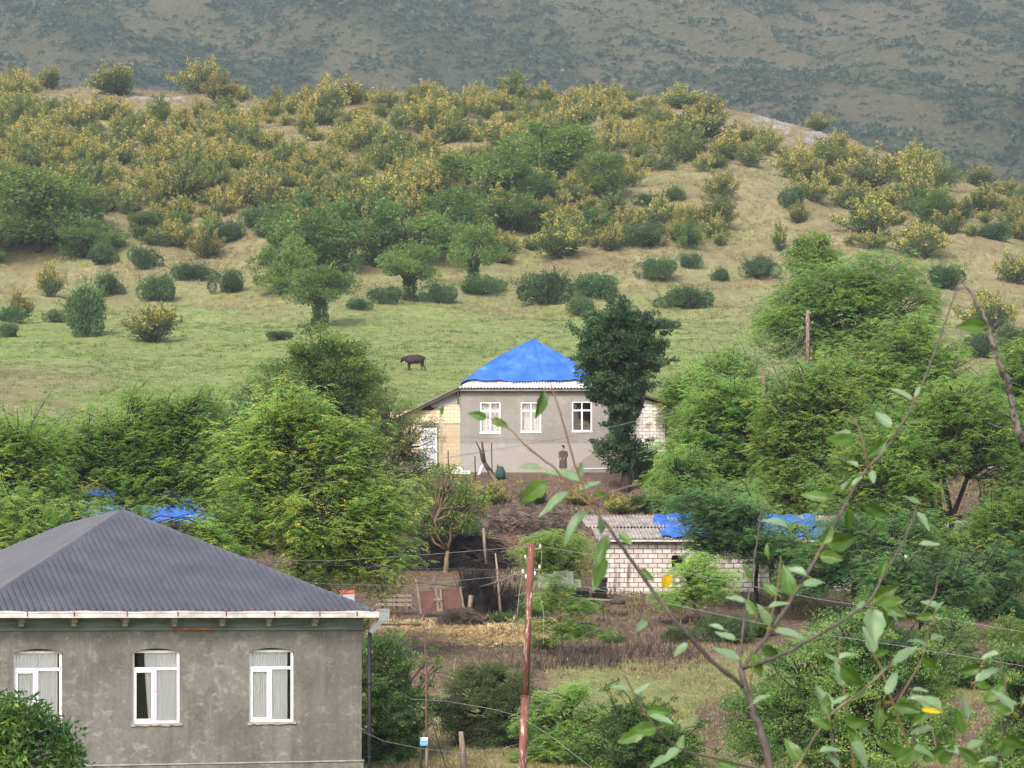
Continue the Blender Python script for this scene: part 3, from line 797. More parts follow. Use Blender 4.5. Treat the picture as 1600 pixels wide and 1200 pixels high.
def merge_instances(name, items, mat, kind='stuff'):
    """items: (mesh, matrix) merged in numpy to ONE leaf mesh"""
    cos = []; tints = []
    for me, mat4 in items:
        n = len(me.vertices); co = np.empty(n * 3, np.float32); me.vertices.foreach_get('co', co); co = co.reshape(-1, 3)
        m = np.array(mat4); cos.append(co @ m[:3, :3].T + m[:3, 3])
        t = np.empty(n * 4, np.float32); me.attributes['tint'].data.foreach_get('color', t); tints.append(t.reshape(-1, 4))
    co = np.concatenate(cos); t = np.concatenate(tints)
    me = bpy.data.meshes.new(name); set_quads(me, co, np.arange(len(co)).reshape(-1, 4))
    a = me.attributes.new('tint', 'FLOAT_COLOR', 'POINT'); a.data.foreach_set('color', t.ravel())
    me.update()
    return link_mesh(name, me, mat)
if extra:
    it = []
    for k, u, v, w, h in extra:
        D = ground_at(u, v); W = w * D / F; H = h * D / F; D += W * .3; x = (u - CU) / F * D
        mt = Matrix.Translation((x, D, tz(x, D) - .05)) @ Matrix.Rotation(BR.uniform(0, 6.28), 4, 'Z') @ Matrix.Diagonal((W / 2, W / 2, H / 1.62, 1))
        it.append((BR.choice(BUSH[k if k != 'treelet' else 'oakgreen'])[0], mt))
    tag(merge_instances('thicket', it, M['oak']), 'the smallest oak shrubs merging into one mass below the hill crest', 'thicket', kind='stuff')

# far mountain scrub: one mass
R = np.random.default_rng(77)
def scrub_unit(seed, k=30):
    R = np.random.default_rng(seed)
    dv = rng_unit(R, k); dv[:, 2] = np.abs(dv[:, 2])
    p = dv * (.6 + .4 * R.random(k))[:, None] * np.array([1, 1, .75])
    d = unit(dv + R.normal(size=(k, 3)) * .6)
    return leaf_mesh('scrub', p, d, frames(R, d, .3), .60 * R.uniform(.7, 1.3, k), .5 * R.uniform(.7, 1.3, k), .5 + R.normal(0, .25, k), (R.random(k) < .06) * .6, .1)
SU = [scrub_unit(400 + i) for i in range(6)]
NS = 110000; y = R.uniform(800, 1950, NS) ; a = R.uniform(-.26, .26, NS); x = a * y
cov = mountain_cover(x, y); keep = R.random(NS) < (.19 + .55 * cov ** 1.4) * (y / 1950); x, y = x[keep], y[keep]
x, y = x[:46000], y[:46000]
z = mountain_z(x, y); it = []
for i in range(len(x)):
    s = R.uniform(.8, 2.2) * (1 + 1.3 * (R.random() < .14)); 
    it.append((SU[int(R.integers(6))], Matrix.Translation((x[i], y[i], z[i] - .2)) @ Matrix.Rotation(R.random() * 6.28, 4, 'Z') @ Matrix.Diagonal((s * 1.3, s, s * R.uniform(.7, 1.1), 1))))
tag(merge_instances('far_scrub', it, M['far']), 'scattered dark scrub covering the hazy far mountainside', 'scrub', kind='stuff')
print('far scrub', len(it))

# ---------------------------------------------------------------- grass
def grass_patch(name, n, ufun, seed, hgt, label, matn='grass', shade=.5, turn=.3, per=7, cat='grass', spread=.16, wid=.02):
    """tufts of blades standing on the ground; ufun(R, n) -> x, y arrays"""
    R = np.random.default_rng(seed)
    x, y = ufun(R, n); z = terrain(x, y) - .03
    n = len(x)
    sc = hgt * R.uniform(.5, 1.5, n)
    B = np.repeat(np.stack([x, y, z], 1), per, 0); S = np.repeat(sc, per)
    B = B + np.concatenate([R.normal(size=(n * per, 2)) * (spread * S / hgt)[:, None], np.zeros((n * per, 1))], 1)
    d = unit(np.concatenate([R.normal(size=(n * per, 2)) * .38, np.ones((n * per, 1))], 1))
    tsh = np.repeat(R.normal(0, .2, n), per) + shade + R.normal(0, .1, n * per)
    me = leaf_mesh(name, B, d, frames(R, d, 0), S * R.uniform(.6, 1.2, n * per), wid * R.uniform(.7, 1.6, n * per) * (1 + B[:, 1] / 160), tsh, (R.random(n * per) < turn) * R.uniform(.3, 1, n * per))
    return tag(link_mesh(name, me, M[matn]), label, cat, kind='stuff')
def sample(R, n, y0, y1, u0, u1, accept=None):
    y = (R.uniform(y0 ** 1.0, y1 ** 1.0, n * 3)); u = R.uniform(u0, u1, n * 3); x = (u - CU) / F * y
    if accept is not None:
        k = R.random(n * 3) < accept(x, y, u); x, y = x[k], y[k]
    return x[:n], y[:n]
def dry_acc(x, y, u):
    zn = ground_zones(x, y); return np.clip(1 - zn[..., 0] * 1.1 - zn[..., 1] * .7 - zn[..., 3], 0, 1) * (.25 + .9 * sm(.4, .6, fbm(x / 5., y / 7., 3, 8)))
grass_patch('dry_grass', 26000, lambda R, n: sample(R, n, 330, 545, -40, 1640, dry_acc), 1, .42, 'tawny dry grass tufts between the hillside shrubs', shade=.62, turn=.35)
grass_patch('meadow_grass', 24000, lambda R, n: sample(R, n, 172, 345, -60, 1640, lambda x, y, u: .3 + .6 * sm(.4, .6, fbm(x / 3., y / 5., 3, 12))), 2, .13, 'short green and yellowing turf of the meadow', shade=.35, turn=.05, matn='turf' if 'turf' in M else 'grass')
# ---------------------------------------------------------------- trees of the village
def tree_px(name, u0, D, blobs, *a, vbase=None, depth=.85, grow=1.16, **k):
    """tree whose trunk stands at column u0, distance D; blobs as (u, v, ru, rv[, metres nearer(-)/farther(+)]) in photo pixels"""
    x = (u0 - CU) / F * D; z = tz(x, D) if vbase is None else (HV - vbase) / F * D
    out = []
    for b in blobs:
        u, v, ru, rv = b[:4]; dy = b[4] if len(b) > 4 else 0.
        Db = D + dy
        rx, rz = ru * Db / F * grow, rv * Db / F * grow
        out.append(((u - CU) / F * Db - x, dy, (HV - v) / F * Db - z, rx, max(rx, rz) * depth, rz))
    return make_tree(name, (x, D, z), out, *a, **k)
LOC = dict(kind='pinnate', leafL=.125, leafW=.060, per=216, spacing=.74, clump=.66, shell=.40, drop=.14, feather=True)
G1 = 'locust trees behind the grey house'; G2 = 'locust trees on the right'
tree_px('locust_tree', 470, 106, [(460, 655, 55, 45), (400, 680, 45, 40), (520, 690, 50, 45), (470, 710, 55, 55), (400, 740, 50, 50, -.5), (540, 730, 55, 55), (590, 800, 58, 50), (500, 810, 70, 60, -1), (410, 800, 60, 52), (585, 880, 55, 42), (500, 880, 60, 45), (355, 850, 45, 35)],
        'locust', 'bark_dark', 'big bright locust tree with yellow clusters rising right behind the dark metal roof', seed=11, turn=.10, trunk_r=.17, shade0=.52, group=G1, **LOC)
tree_px('locust_tree', 225, 116, [(215, 660, 70, 42), (150, 700, 60, 45), (280, 700, 62, 48), (210, 738, 70, 34), (330, 740, 50, 50, -1), (345, 800, 40, 38, -1), (90, 745, 50, 40), (118, 786, 34, 13, -1), (30, 800, 60, 40), (245, 778, 40, 13, -1), (180, 772, 20, 9, -1), (100, 700, 50, 40), (300, 650, 50, 34)],
        'locust', 'bark_dark', 'wide locust crown spreading above the apex of the dark metal roof', seed=12, turn=.035, trunk_r=.18, shade0=.5, group=G1, **LOC)
tree_px('locust_tree', 10, 110, [(20, 690, 62, 48), (-50, 720, 70, 60), (50, 755, 60, 45), (-20, 790, 70, 50), (60, 820, 50, 28), (0, 850, 60, 40), (-70, 820, 60, 60)],
        'locust', 'bark_dark', 'locust tree at the left edge above the roof slope', seed=13, turn=.04, trunk_r=.18, shade0=.45, group=G1, **LOC)
tree_px('locust_tree', 350, 124, [(345, 690, 50, 60), (300, 730, 50, 50), (390, 760, 50, 50)],
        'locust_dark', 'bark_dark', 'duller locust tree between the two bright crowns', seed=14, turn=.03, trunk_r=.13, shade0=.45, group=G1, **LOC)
BRO = dict(kind='broad', leafL=.14, leafW=.075, per=180, spacing=.80, clump=.62)
tree_px('broadleaf_tree', 525, 146, [(500, 560, 46, 46), (545, 580, 44, 46), (465, 600, 46, 44), (540, 640, 45, 48), (480, 660, 55, 45), (520, 700, 55, 40)],
        'broad', 'bark', 'dense dark broadleaf tree standing behind the bright locusts', seed=15, turn=.03, trunk_r=.2, shade0=.45, **BRO)
tree_px('broadleaf_tree', 425, 136, [(430, 600, 45, 45), (400, 640, 38, 40), (455, 650, 46, 50), (420, 690, 45, 40)],
        'fruit', 'bark', 'thin crowned yellowish tree in front of the dense dark broadleaf tree', seed=16, turn=.10, trunk_r=.13, shade0=.42, kind='broad', leafL=.13, leafW=.06, per=90, spacing=.8, clump=.55)
tree_px('broadleaf_tree', 610, 146, [(600, 660, 45, 45), (640, 690, 42, 45), (590, 720, 50, 45), (650, 740, 36, 30), (565, 690, 40, 40)],
        'olive', 'bark', 'airy grey-green tree screening the tan block wall', seed=17, turn=.03, trunk_r=.1, shade0=.30, kind='broad', leafL=.13, leafW=.05, per=95, spacing=.75, clump=.5, drop=.2, stems=3)
tree_px('broadleaf_tree', 575, 150, [(570, 640, 40, 40), (590, 600, 18, 30), (560, 690, 50, 50)],
        'broad', 'bark', 'slender dark tree left of the airy grey-green one', seed=18, turn=.03, trunk_r=.1, shade0=.4, kind='broad', leafL=.13, leafW=.06, per=100, spacing=.8, clump=.5, drop=.2)
tree_px('fruit_tree', 695, 131, [(700, 760, 42, 32), (672, 790, 34, 30), (720, 795, 34, 30), (745, 775, 24, 26), (700, 815, 40, 20)],
        'fruit', 'bark_pale', 'small orchard tree with a pale forked trunk and yellowing leaves on bare earth', 'fruit tree', seed=19, turn=.16, trunk_r=.11, shade0=.35, kind='broad', leafL=.11, leafW=.05, per=80, spacing=.6, clump=.42, fork=.3, trunk_to=1.0, drop=.25)
tree_px('walnut_tree', 975, 150.5, [(960, 500, 34, 26), (930, 530, 26, 26), (995, 525, 32, 28), (962, 560, 46, 34), (1008, 565, 24, 22), (945, 600, 34, 26), (985, 605, 34, 26), (970, 635, 26, 18), (972, 665, 15, 20), (944, 700, 18, 10), (984, 702, 18, 18), (966, 722, 14, 10)],
        'walnut', 'bark_dark', 'dark blue-green walnut tree with a leafy trunk at the corner of the blue roofed house', seed=20, turn=.01, trunk_r=.24, shade0=.46, kind='broad', leafL=.19, leafW=.085, per=110, spacing=.66, clump=.46, trunk_to=3.2, drop=.22, grow=1.02, feather=True, shell=.3)
tree_px('locust_tree', 1365, 196, [(1370, 430, 60, 42), (1290, 450, 60, 45), (1410, 480, 55, 48), (1330, 490, 70, 45), (1240, 480, 55, 42), (1400, 530, 55, 36), (1220, 520, 50, 34), (1300, 540, 60, 34)],
        'locust', 'bark', 'pale hazy locust tree standing alone on the far slope above the poles', seed=21, turn=.02, trunk_r=.2, shade0=.36, group=G2, kind='pinnate', leafL=.19, leafW=.095, per=216, spacing=1.15, clump=.9)
tree_px('fresh_tree', 1268, 215, [(1270, 385, 24, 18), (1255, 405, 26, 18), (1290, 405, 22, 16)], 'broad', 'bark', 'small bright green tree peeping over the pale locust crown', seed=22, shade0=.6, trunk_r=.1, kind='broad', leafL=.2, leafW=.1, per=120, spacing=.8, clump=.6)
# right-hand wood
tree_px('locust_tree', 1130, 142, [(1130, 620, 50, 40), (1102, 660, 48, 42), (1170, 650, 45, 36), (1100, 720, 65, 45), (1170, 720, 55, 50), (1090, 770, 52, 34), (1078, 705, 30, 36), (1180, 780, 50, 32)],
        'locust', 'bark_dark', 'broad green locust tree beside the white block annex', seed=23, turn=.04, trunk_r=.2, shade0=.55, group=G2, **LOC)
tree_px('locust_tree', 1250, 138, [(1240, 640, 50, 50), (1270, 600, 45, 40), (1230, 700, 50, 46), (1290, 690, 50, 50), (1240, 760, 60, 46), (1310, 640, 45, 45), (1300, 750, 40, 40)],
        'locust', 'bark_dark', 'yellow-green locust tree right of the short rusty pole', seed=24, turn=.08, trunk_r=.17, shade0=.5, group=G2, **LOC)
tree_px('locust_tree', 1070, 160, [(1080, 610, 44, 34), (1060, 640, 34, 30), (1120, 590, 40, 30)],
        'locust', 'bark', 'small pale locust behind the roof end of the white block annex', seed=25, turn=.06, trunk_r=.12, shade0=.36, group=G2, **LOC)
tree_px('locust_tree', 1420, 158, [(1420, 540, 52, 44), (1370, 580, 50, 40), (1470, 590, 50, 46), (1410, 620, 60, 44), (1350, 640, 50, 46), (1300, 590, 38, 34)],
        'locust', 'bark', 'upper bright locust with yellow-green crown behind the other right hand trees', seed=26, turn=.05, trunk_r=.2, shade0=.58, group=G2, **LOC)
tree_px('locust_tree', 1492, 131, [(1500, 640, 60, 44), (1440, 660, 52, 40), (1550, 690, 55, 48), (1470, 710, 60, 40), (1400, 720, 52, 46), (1580, 760, 36, 30), (1420, 790, 40, 26), (1380, 690, 40, 44), (1540, 830, 34, 20), (1475, 850, 26, 18), (1350, 770, 34, 30)],
        'locust', 'bark_dark', 'large locust tree with bare forking dark trunks at the right', seed=27, turn=.03, trunk_r=.15, shade0=.38, group=G2, trunk_to=2.4, thick=1.3, stems=2, **LOC)
tree_px('locust_tree', 1590, 140, [(1600, 620, 50, 50), (1640, 680, 60, 60), (1600, 560, 40, 30), (1660, 780, 60, 50), (1590, 700, 40, 40), (1560, 620, 50, 40)],
        'locust', 'bark_dark', 'locust tree cut by the right border', seed=28, turn=.02, trunk_r=.2, shade0=.45, group=G2, **LOC)
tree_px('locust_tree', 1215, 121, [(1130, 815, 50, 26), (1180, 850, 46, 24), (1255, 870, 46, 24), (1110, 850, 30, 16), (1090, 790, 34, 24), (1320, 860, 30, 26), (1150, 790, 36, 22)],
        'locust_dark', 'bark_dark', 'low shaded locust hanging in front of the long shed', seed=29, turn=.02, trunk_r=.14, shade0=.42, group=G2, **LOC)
tree_px('locust_sapling', 1085, 118, [(1080, 885, 34, 20), (1115, 905, 34, 22), (1090, 925, 34, 16), (1050, 935, 26, 12)],
        'locust', 'bark', 'yellow-green locust sapling in front of the white block wall', seed=30, turn=.05, trunk_r=.05, shade0=.85, kind='pinnate', leafL=.11, leafW=.05, per=200, spacing=.6, clump=.5, trunk_to=.8)
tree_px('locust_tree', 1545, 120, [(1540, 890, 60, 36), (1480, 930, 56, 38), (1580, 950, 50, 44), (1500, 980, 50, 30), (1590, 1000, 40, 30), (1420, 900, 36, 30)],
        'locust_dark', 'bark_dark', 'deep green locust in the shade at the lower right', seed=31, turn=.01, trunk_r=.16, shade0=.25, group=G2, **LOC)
tree_px('locust_sapling', 874, 108, [(870, 915, 26, 16), (850, 940, 26, 14), (900, 950, 30, 16), (930, 985, 22, 10), (875, 985, 34, 16), (835, 975, 20, 10)],
        'locust', 'bark_pale', 'thin yellow-green sapling beside the rusty pole', seed=32, turn=.05, trunk_r=.045, shade0=.55, kind='pinnate', leafL=.11, leafW=.048, per=130, spacing=.55, clump=.42, trunk_to=1.3, drop=.2)
tree_px('locust_sapling', 862, 122, [(855, 850, 38, 22), (890, 880, 28, 22), (830, 870, 24, 18), (905, 850, 20, 20), (860, 895, 28, 14)],
        'locust', 'bark', 'bushy young locust behind the top of the rusty pole', seed=33, turn=.08, trunk_r=.06, shade0=.62, kind='pinnate', leafL=.12, leafW=.05, per=180, spacing=.6, clump=.5, trunk_to=.8)
tree_px('locust_sapling', 890, 86, [(880, 1090, 34, 14), (900, 1075, 18, 10), (845, 1120, 34, 22), (925, 1125, 38, 22), (880, 1165, 52, 30), (840, 1200, 40, 40), (930, 1200, 40, 30)],
        'locust', 'bark', 'vivid green young locust at the foot of the rusty pole', seed=34, turn=.01, trunk_r=.06, shade0=.72, kind='pinnate', leafL=.10, leafW=.044, per=180, spacing=.5, clump=.40, trunk_to=.5, drop=.25)
tree_px('plum_tree', 1000, 84, [(990, 1140, 46, 34), (1040, 1170, 40, 30), (960, 1180, 40, 34), (1010, 1210, 60, 40)],
        'broad', 'bark_dark', 'dark bushy tree right of the vivid young locust', seed=35, turn=.01, trunk_r=.08, shade0=.42, feather=True, kind='broad', leafL=.085, leafW=.042, per=260, spacing=.5, clump=.38)
tree_px('elm_tree', 800, 89, [(790, 1060, 46, 28), (735, 1085, 42, 28), (800, 1110, 50, 36), (720, 1130, 30, 16), (745, 1150, 40, 26), (800, 1160, 40, 24), (720, 1050, 16, 18), (690, 1100, 22, 14)],
        'olive', 'bark_dark', 'small-leaved grey-green tree with crooked trunk left of the rusty pole', seed=36, turn=.01, trunk_r=.13, shade0=.22, kind='broad', leafL=.07, leafW=.035, per=250, spacing=.5, clump=.36, trunk_to=.7, drop=.2, thick=1.2)
tree_px('plum_tree', 606, 86, [(610, 1040, 26, 26), (590, 1080, 36, 36), (625, 1100, 34, 36), (600, 1150, 46, 40), (640, 1150, 26, 24), (590, 1010, 14, 14), (580, 1190, 40, 30)],
        'fruit', 'bark', 'leafy green tree squeezed against the corner of the grey house', seed=37, turn=.02, trunk_r=.09, shade0=.50, feather=True, kind='broad', leafL=.085, leafW=.045, per=260, spacing=.5, clump=.36)
tree_px('fruit_tree', 1330, 78, [(1330, 1000, 90, 50), (1250, 1050, 80, 55), (1420, 1040, 80, 60), (1330, 1080, 110, 60), (1200, 1110, 70, 50), (1440, 1120, 80, 60), (1250, 1150, 90, 50), (1360, 1170, 110, 50), (1180, 1160, 50, 36), (1490, 980, 34, 30), (1370, 950, 40, 26)],
        'fruit', 'bark_dark', 'large spreading fruit tree with light green shoot tips at the lower right', 'fruit tree', seed=38, turn=.02, trunk_r=.15, shade0=.55, kind='broad', leafL=.078, leafW=.040, per=130, spacing=.50, clump=.36, trunk_to=1.0, drop=.22, grow=1.08)
tree_px('fruit_tree', 1590, 74, [(1590, 1050, 40, 50), (1600, 1130, 60, 50), (1570, 1180, 50, 40)],
        'fruit', 'bark_dark', 'leafy fruit tree cut by the lower right border', 'fruit tree', seed=39, turn=.03, trunk_r=.1, shade0=.48, kind='broad', leafL=.075, leafW=.038, per=190, spacing=.5, clump=.36)
tree_px('laurel_tree', 10, 50, [(20, 1120, 50, 34), (70, 1150, 40, 26), (10, 1170, 60, 50), (90, 1185, 34, 30), (-30, 1130, 50, 60)],
        'broad', 'bark_dark', 'glossy dark leaved tree top overlapping the lower left window', seed=40, turn=.01, trunk_r=.12, shade0=.5, kind='broad', leafL=.15, leafW=.052, per=60, spacing=.32, clump=.24, flat=.9, grow=1.0, drop=.3, shell=.3)

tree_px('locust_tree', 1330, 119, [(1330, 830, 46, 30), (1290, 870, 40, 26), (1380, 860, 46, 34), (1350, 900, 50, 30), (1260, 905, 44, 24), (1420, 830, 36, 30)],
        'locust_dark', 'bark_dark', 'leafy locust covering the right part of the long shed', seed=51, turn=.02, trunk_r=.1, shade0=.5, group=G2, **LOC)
tree_px('locust_tree', 1180, 123, [(1180, 790, 34, 18), (1130, 840, 40, 22), (1240, 830, 30, 22), (1180, 870, 40, 26)],
        'locust', 'bark_dark', 'thin locust screening the middle of the long shed', seed=52, turn=.02, trunk_r=.09, shade0=.55, group=G2, **dict(LOC, drop=.38))
tree_px('locust_tree', 110, 104, [(120, 806, 50, 18), (205, 796, 34, 10), (60, 840, 50, 30), (20, 790, 40, 30), (290, 830, 40, 14), (345, 840, 34, 22)],
        'locust', 'bark_dark', 'low bright locust sprays just behind the ridge of the dark metal roof', seed=53, turn=.03, trunk_r=.09, shade0=.55, group=G1, **dict(LOC, drop=.38))
tree_px('locust_tree', 1160, 156, [(1150, 590, 44, 40), (1200, 620, 40, 40), (1110, 640, 40, 34)],
        'locust', 'bark', 'feathery pale locust at the meadow edge left of the short peeling pole', seed=54, turn=.03, trunk_r=.1, shade0=.5, group=G2, **LOC)

tree_px('locust_tree', 1400, 128, [(1395, 700, 40, 34), (1350, 730, 40, 34), (1420, 750, 44, 30), (1310, 770, 34, 26), (1370, 790, 40, 24), (1440, 820, 34, 22)],
        'locust', 'bark_dark', 'yellowish locust filling the gap between the two largest right hand trees', seed=55, turn=.05, trunk_r=.11, shade0=.55, group=G2, **LOC)
tree_px('locust_tree', 1060, 132, [(1065, 740, 34, 30), (1100, 775, 40, 24), (1050, 785, 26, 16), (1150, 770, 34, 26)],
        'locust', 'bark_dark', 'low locust behind the left end of the shed tarpaulins', seed=56, turn=.04, trunk_r=.09, shade0=.5, group=G2, **LOC)
tree_px('locust_tree', 1560, 127, [(1560, 810, 46, 30), (1520, 850, 46, 28), (1590, 860, 44, 36), (1480, 880, 40, 24), (1450, 860, 30, 22), (1610, 800, 40, 40)],
        'locust', 'bark_dark', 'bright locust in front of the pale barn at the right border', seed=58, turn=.04, trunk_r=.1, shade0=.45, group=G2, **LOC)
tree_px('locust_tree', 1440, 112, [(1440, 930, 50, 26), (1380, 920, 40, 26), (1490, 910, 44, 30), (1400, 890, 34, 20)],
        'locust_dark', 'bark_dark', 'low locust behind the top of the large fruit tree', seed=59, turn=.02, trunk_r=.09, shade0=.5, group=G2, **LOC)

# low shrubs about the yards
def low_bush(k, u, v, w, h, D, lab, g='undergrowth shrubs in the village'):
    return bush(k, u, v, w, h, lab, g, D=D)
LOWS = [('treelet', 1500, 1010, 150, 70, 100, 'green thicket between the large fruit tree and the right border'), ('treelet', 1580, 990, 110, 90, 104, 'taller green bush at the lower right border'), ('oakgreen', 850, 1020, 60, 30, 110, 'green weeds at the foot of the thin sapling'), ('treelet', 890, 975, 80, 34, 114, 'green undergrowth behind the thin sapling'), ('treelet', 1180, 970, 90, 44, 114, 'green bush at the right end of the dark bramble'), ('round', 735, 838, 70, 50, 137, 'dark leafy shrub above the big brush pile'), ('oak', 660, 828, 80, 60, 139, 'yellowish shrub left of the orchard tree'),
        ('oak', 770, 790, 60, 44, 147, 'pale shrub beside the broken log fence'), ('round', 830, 800, 60, 34, 147, 'green shrub below the woman'),
        ('oak', 905, 790, 60, 30, 147, 'yellow-green weeds left below the walnut trunk'), ('oak', 965, 800, 70, 34, 145, 'yellow flowered weeds above the shed roof'),
        ('round', 1020, 805, 70, 36, 145, 'dark weeds above the blue sheeted part of the shed'), ('round', 1010, 735, 56, 60, 153, 'brownish shrub behind the walnut trunk'),
        ('oak', 1040, 750, 60, 46, 152, 'brown-green shrub under the white block annex'), ('round', 1050, 790, 50, 40, 148, 'shrub in the shade of the locust by the annex'),
        ('round', 1130, 990, 90, 50, 112, 'dark bramble under the shed wall'), ('round', 1060, 980, 60, 30, 112, 'dull bramble left of the darker one under the shed'),
        ('round', 585, 770, 70, 60, 142, 'dark shrub under the airy grey-green tree'), ('round', 640, 790, 70, 56, 140, 'leafy shrub in front of the tan wall'),
        ('round', 690, 775, 50, 40, 142, 'green shrub at the foot of the tan wall'), ('round', 790, 958, 50, 24, 118, 'low grey-green weed patch beside the hens'),
        ('round', 830, 940, 50, 34, 120, 'green weeds behind the rusty pole'), ('round', 612, 985, 26, 12, 113, 'small weed tuft at the edge of the straw'),
        ('round', 1440, 1000, 120, 60, 105, 'dark bramble thicket at the lower right'), ('round', 1560, 1030, 120, 60, 100, 'dark bramble right of the thicket'),
        ('oak', 1230, 690, 70, 50, 165, 'dull shrub behind the short rusty pole'), ('round', 1160, 560, 60, 36, 190, 'pale green shrub on the meadow below the pale locust'),
        ('treelet', 1180, 600, 110, 70, 175, 'light green feathery tree in front of the meadow'), ('treelet', 1060, 600, 60, 50, 178, 'brownish green tree right of the walnut crown'),
        ('round', 1360, 570, 90, 60, 182, 'reddish-green shrub under the pale locust'), ('round', 1440, 560, 80, 50, 185, 'dull shrub right under the pale locust'),
        ('round', 960, 985, 40, 18, 112, 'weeds beside the dry brush'), ('oak', 560, 945, 60, 44, 116, 'dull shrub beside the roof corner'),
        ('treelet', 130, 720, 140, 80, 140, 'dusty green tree behind the left locusts'), ('treelet', 300, 690, 120, 60, 150, 'tree glimpsed behind the left locusts'), ('treelet', 30, 700, 140, 60, 150, 'tree behind the locust at the left edge')]
for r in LOWS: low_bush(*r)
# ---------------------------------------------------------------- building materials
def xz_vec(nt, s=1.0):
    tc = N(nt, 'ShaderNodeTexCoord'); sp = N(nt, 'ShaderNodeSeparateXYZ'); cb = N(nt, 'ShaderNodeCombineXYZ')
    nt.links.new(tc.outputs['Object'], sp.inputs[0])
    ad = N(nt, 'ShaderNodeMath', operation='ADD'); nt.links.new(sp.outputs[0], ad.inputs[0]); nt.links.new(sp.outputs[1], ad.inputs[1])
    nt.links.new(ad.outputs[0], cb.inputs[0]); nt.links.new(sp.outputs[2], cb.inputs[1]); return cb.outputs[0], tc.outputs['Object']
def block_mat(name, c1, c2, mortar, bw=.39, bh=.195, stain=.35, mort=.012, warm=None):
    m, nt, b = new_mat(name); v, obj = xz_vec(nt)
    br = N(nt, 'ShaderNodeTexBrick'); nt.links.new(v, br.inputs[0])
    br.inputs['Color1'].default_value = (*c1, 1); br.inputs['Color2'].default_value = (*c2, 1); br.inputs['Mortar'].default_value = (*mortar, 1)
    br.inputs['Scale'].default_value = 1; br.inputs['Mortar Size'].default_value = mort; br.inputs['Brick Width'].default_value = bw
    br.inputs['Row Height'].default_value = bh; br.inputs['Bias'].default_value = -.1; br.inputs['Mortar Smooth'].default_value = .3
    c = br.outputs[0]
    n1 = noise(nt, 3.5, 6, .7, obj); c = mixc(nt, ramp(nt, n1, [(.5, (0, 0, 0)), (.72, (stain,) * 3)]), c, warm or (.16, .12, .09))
    st = noise(nt, 1.0, 5, .6, mapping(nt, (2.6, 2.6, .35)))
    c = mixc(nt, ramp(nt, st, [(.56, (0, 0, 0)), (.70, (stain * 1.6,) * 3)]), c, (.10, .075, .06))
    nt.links.new(c, b.inputs['Base Color']); b.inputs['Roughness'].default_value = .92; b.inputs['Specular IOR Level'].default_value = .15
    bp = N(nt, 'ShaderNodeBump'); bp.inputs['Strength'].default_value = .6; bp.inputs['Distance'].default_value = .012; bp.invert = True
    nt.links.new(br.outputs['Fac'], bp.inputs['Height']); nt.links.new(bp.outputs[0], b.inputs['Normal'])
    return m
M['white_block'] = block_mat('white_limestone_block', (.80, .77, .74), (.66, .62, .60), (.22, .18, .16))
M['old_block'] = block_mat('stained_limestone_block', (.62, .58, .55), (.44, .39, .36), (.11, .08, .07), bw=.42, bh=.21, stain=.62, mort=.02)
M['tan_block'] = block_mat('tan_limestone_block', (.72, .60, .42), (.62, .49, .33), (.30, .22, .15), bw=.40, bh=.20, stain=.25)
M['tan_wall'] = block_mat('tan_rendered_block', (.47, .385, .27), (.42, .34, .235), (.31, .25, .18), bw=.40, bh=.20, stain=.3, mort=.007, warm=(.33, .27, .19))

def render_mat(name, dark, mid, light, s=1.0, streak=.5):
    m, nt, b = new_mat(name); v = mapping(nt, (1, 1, .8))
    n0 = noise(nt, .55 * s, 3, .55, v); n1 = noise(nt, 1.5 * s, 8, .70, v, .15); n2 = noise(nt, 11 * s, 6, .75, v, .1)
    c = ramp(nt, n1, [(.34, dark), (.5, mid), (.60, mid), (.68, light)])
    n3 = noise(nt, 2.6 * s, 8, .74, mapping(nt, (1, 1, 1.3), loc=(3, 5, 1)), .2); c = mixc(nt, ramp(nt, n3, [(.53, (0, 0, 0)), (.60, (.70,) * 3)]), c, light); sc_ = noise(nt, 2.0 * s, 3, .5, mapping(nt, (5.0, 5.0, .30), rot=(0, .22, 0))); c = mixc(nt, ramp(nt, sc_, [(.68, (0, 0, 0)), (.71, (.5,) * 3), (.73, (.5,) * 3), (.76, (0, 0, 0))]), c, light); c = mixc(nt, .30, c, ramp(nt, n2, [(.3, dark), (.7, light)]))
    st = noise(nt, 1.3 * s, 6, .6, mapping(nt, (3.0, 3.0, .22)))
    c = mixc(nt, ramp(nt, st, [(.52, (0, 0, 0)), (.70, (streak,) * 3)]), c, dark)
    c = mixc(nt, ramp(nt, n0, [(.46, (0, 0, 0)), (.62, (.45,) * 3)]), c, tuple(x * .9 for x in dark))
    nt.links.new(c, b.inputs['Base Color']); b.inputs['Roughness'].default_value = .88; b.inputs['Specular IOR Level'].default_value = .2
    h = N(nt, 'ShaderNodeMath', operation='ADD'); nt.links.new(n1, h.inputs[0]); nt.links.new(n2, h.inputs[1])
    bump(nt, b, h.outputs[0], .55, .03)
    return m, nt, b, c
M['grey_render'] = render_mat('rough_grey_render', (.088, .084, .077), (.155, .149, .138), (.30, .292, .275))[0]
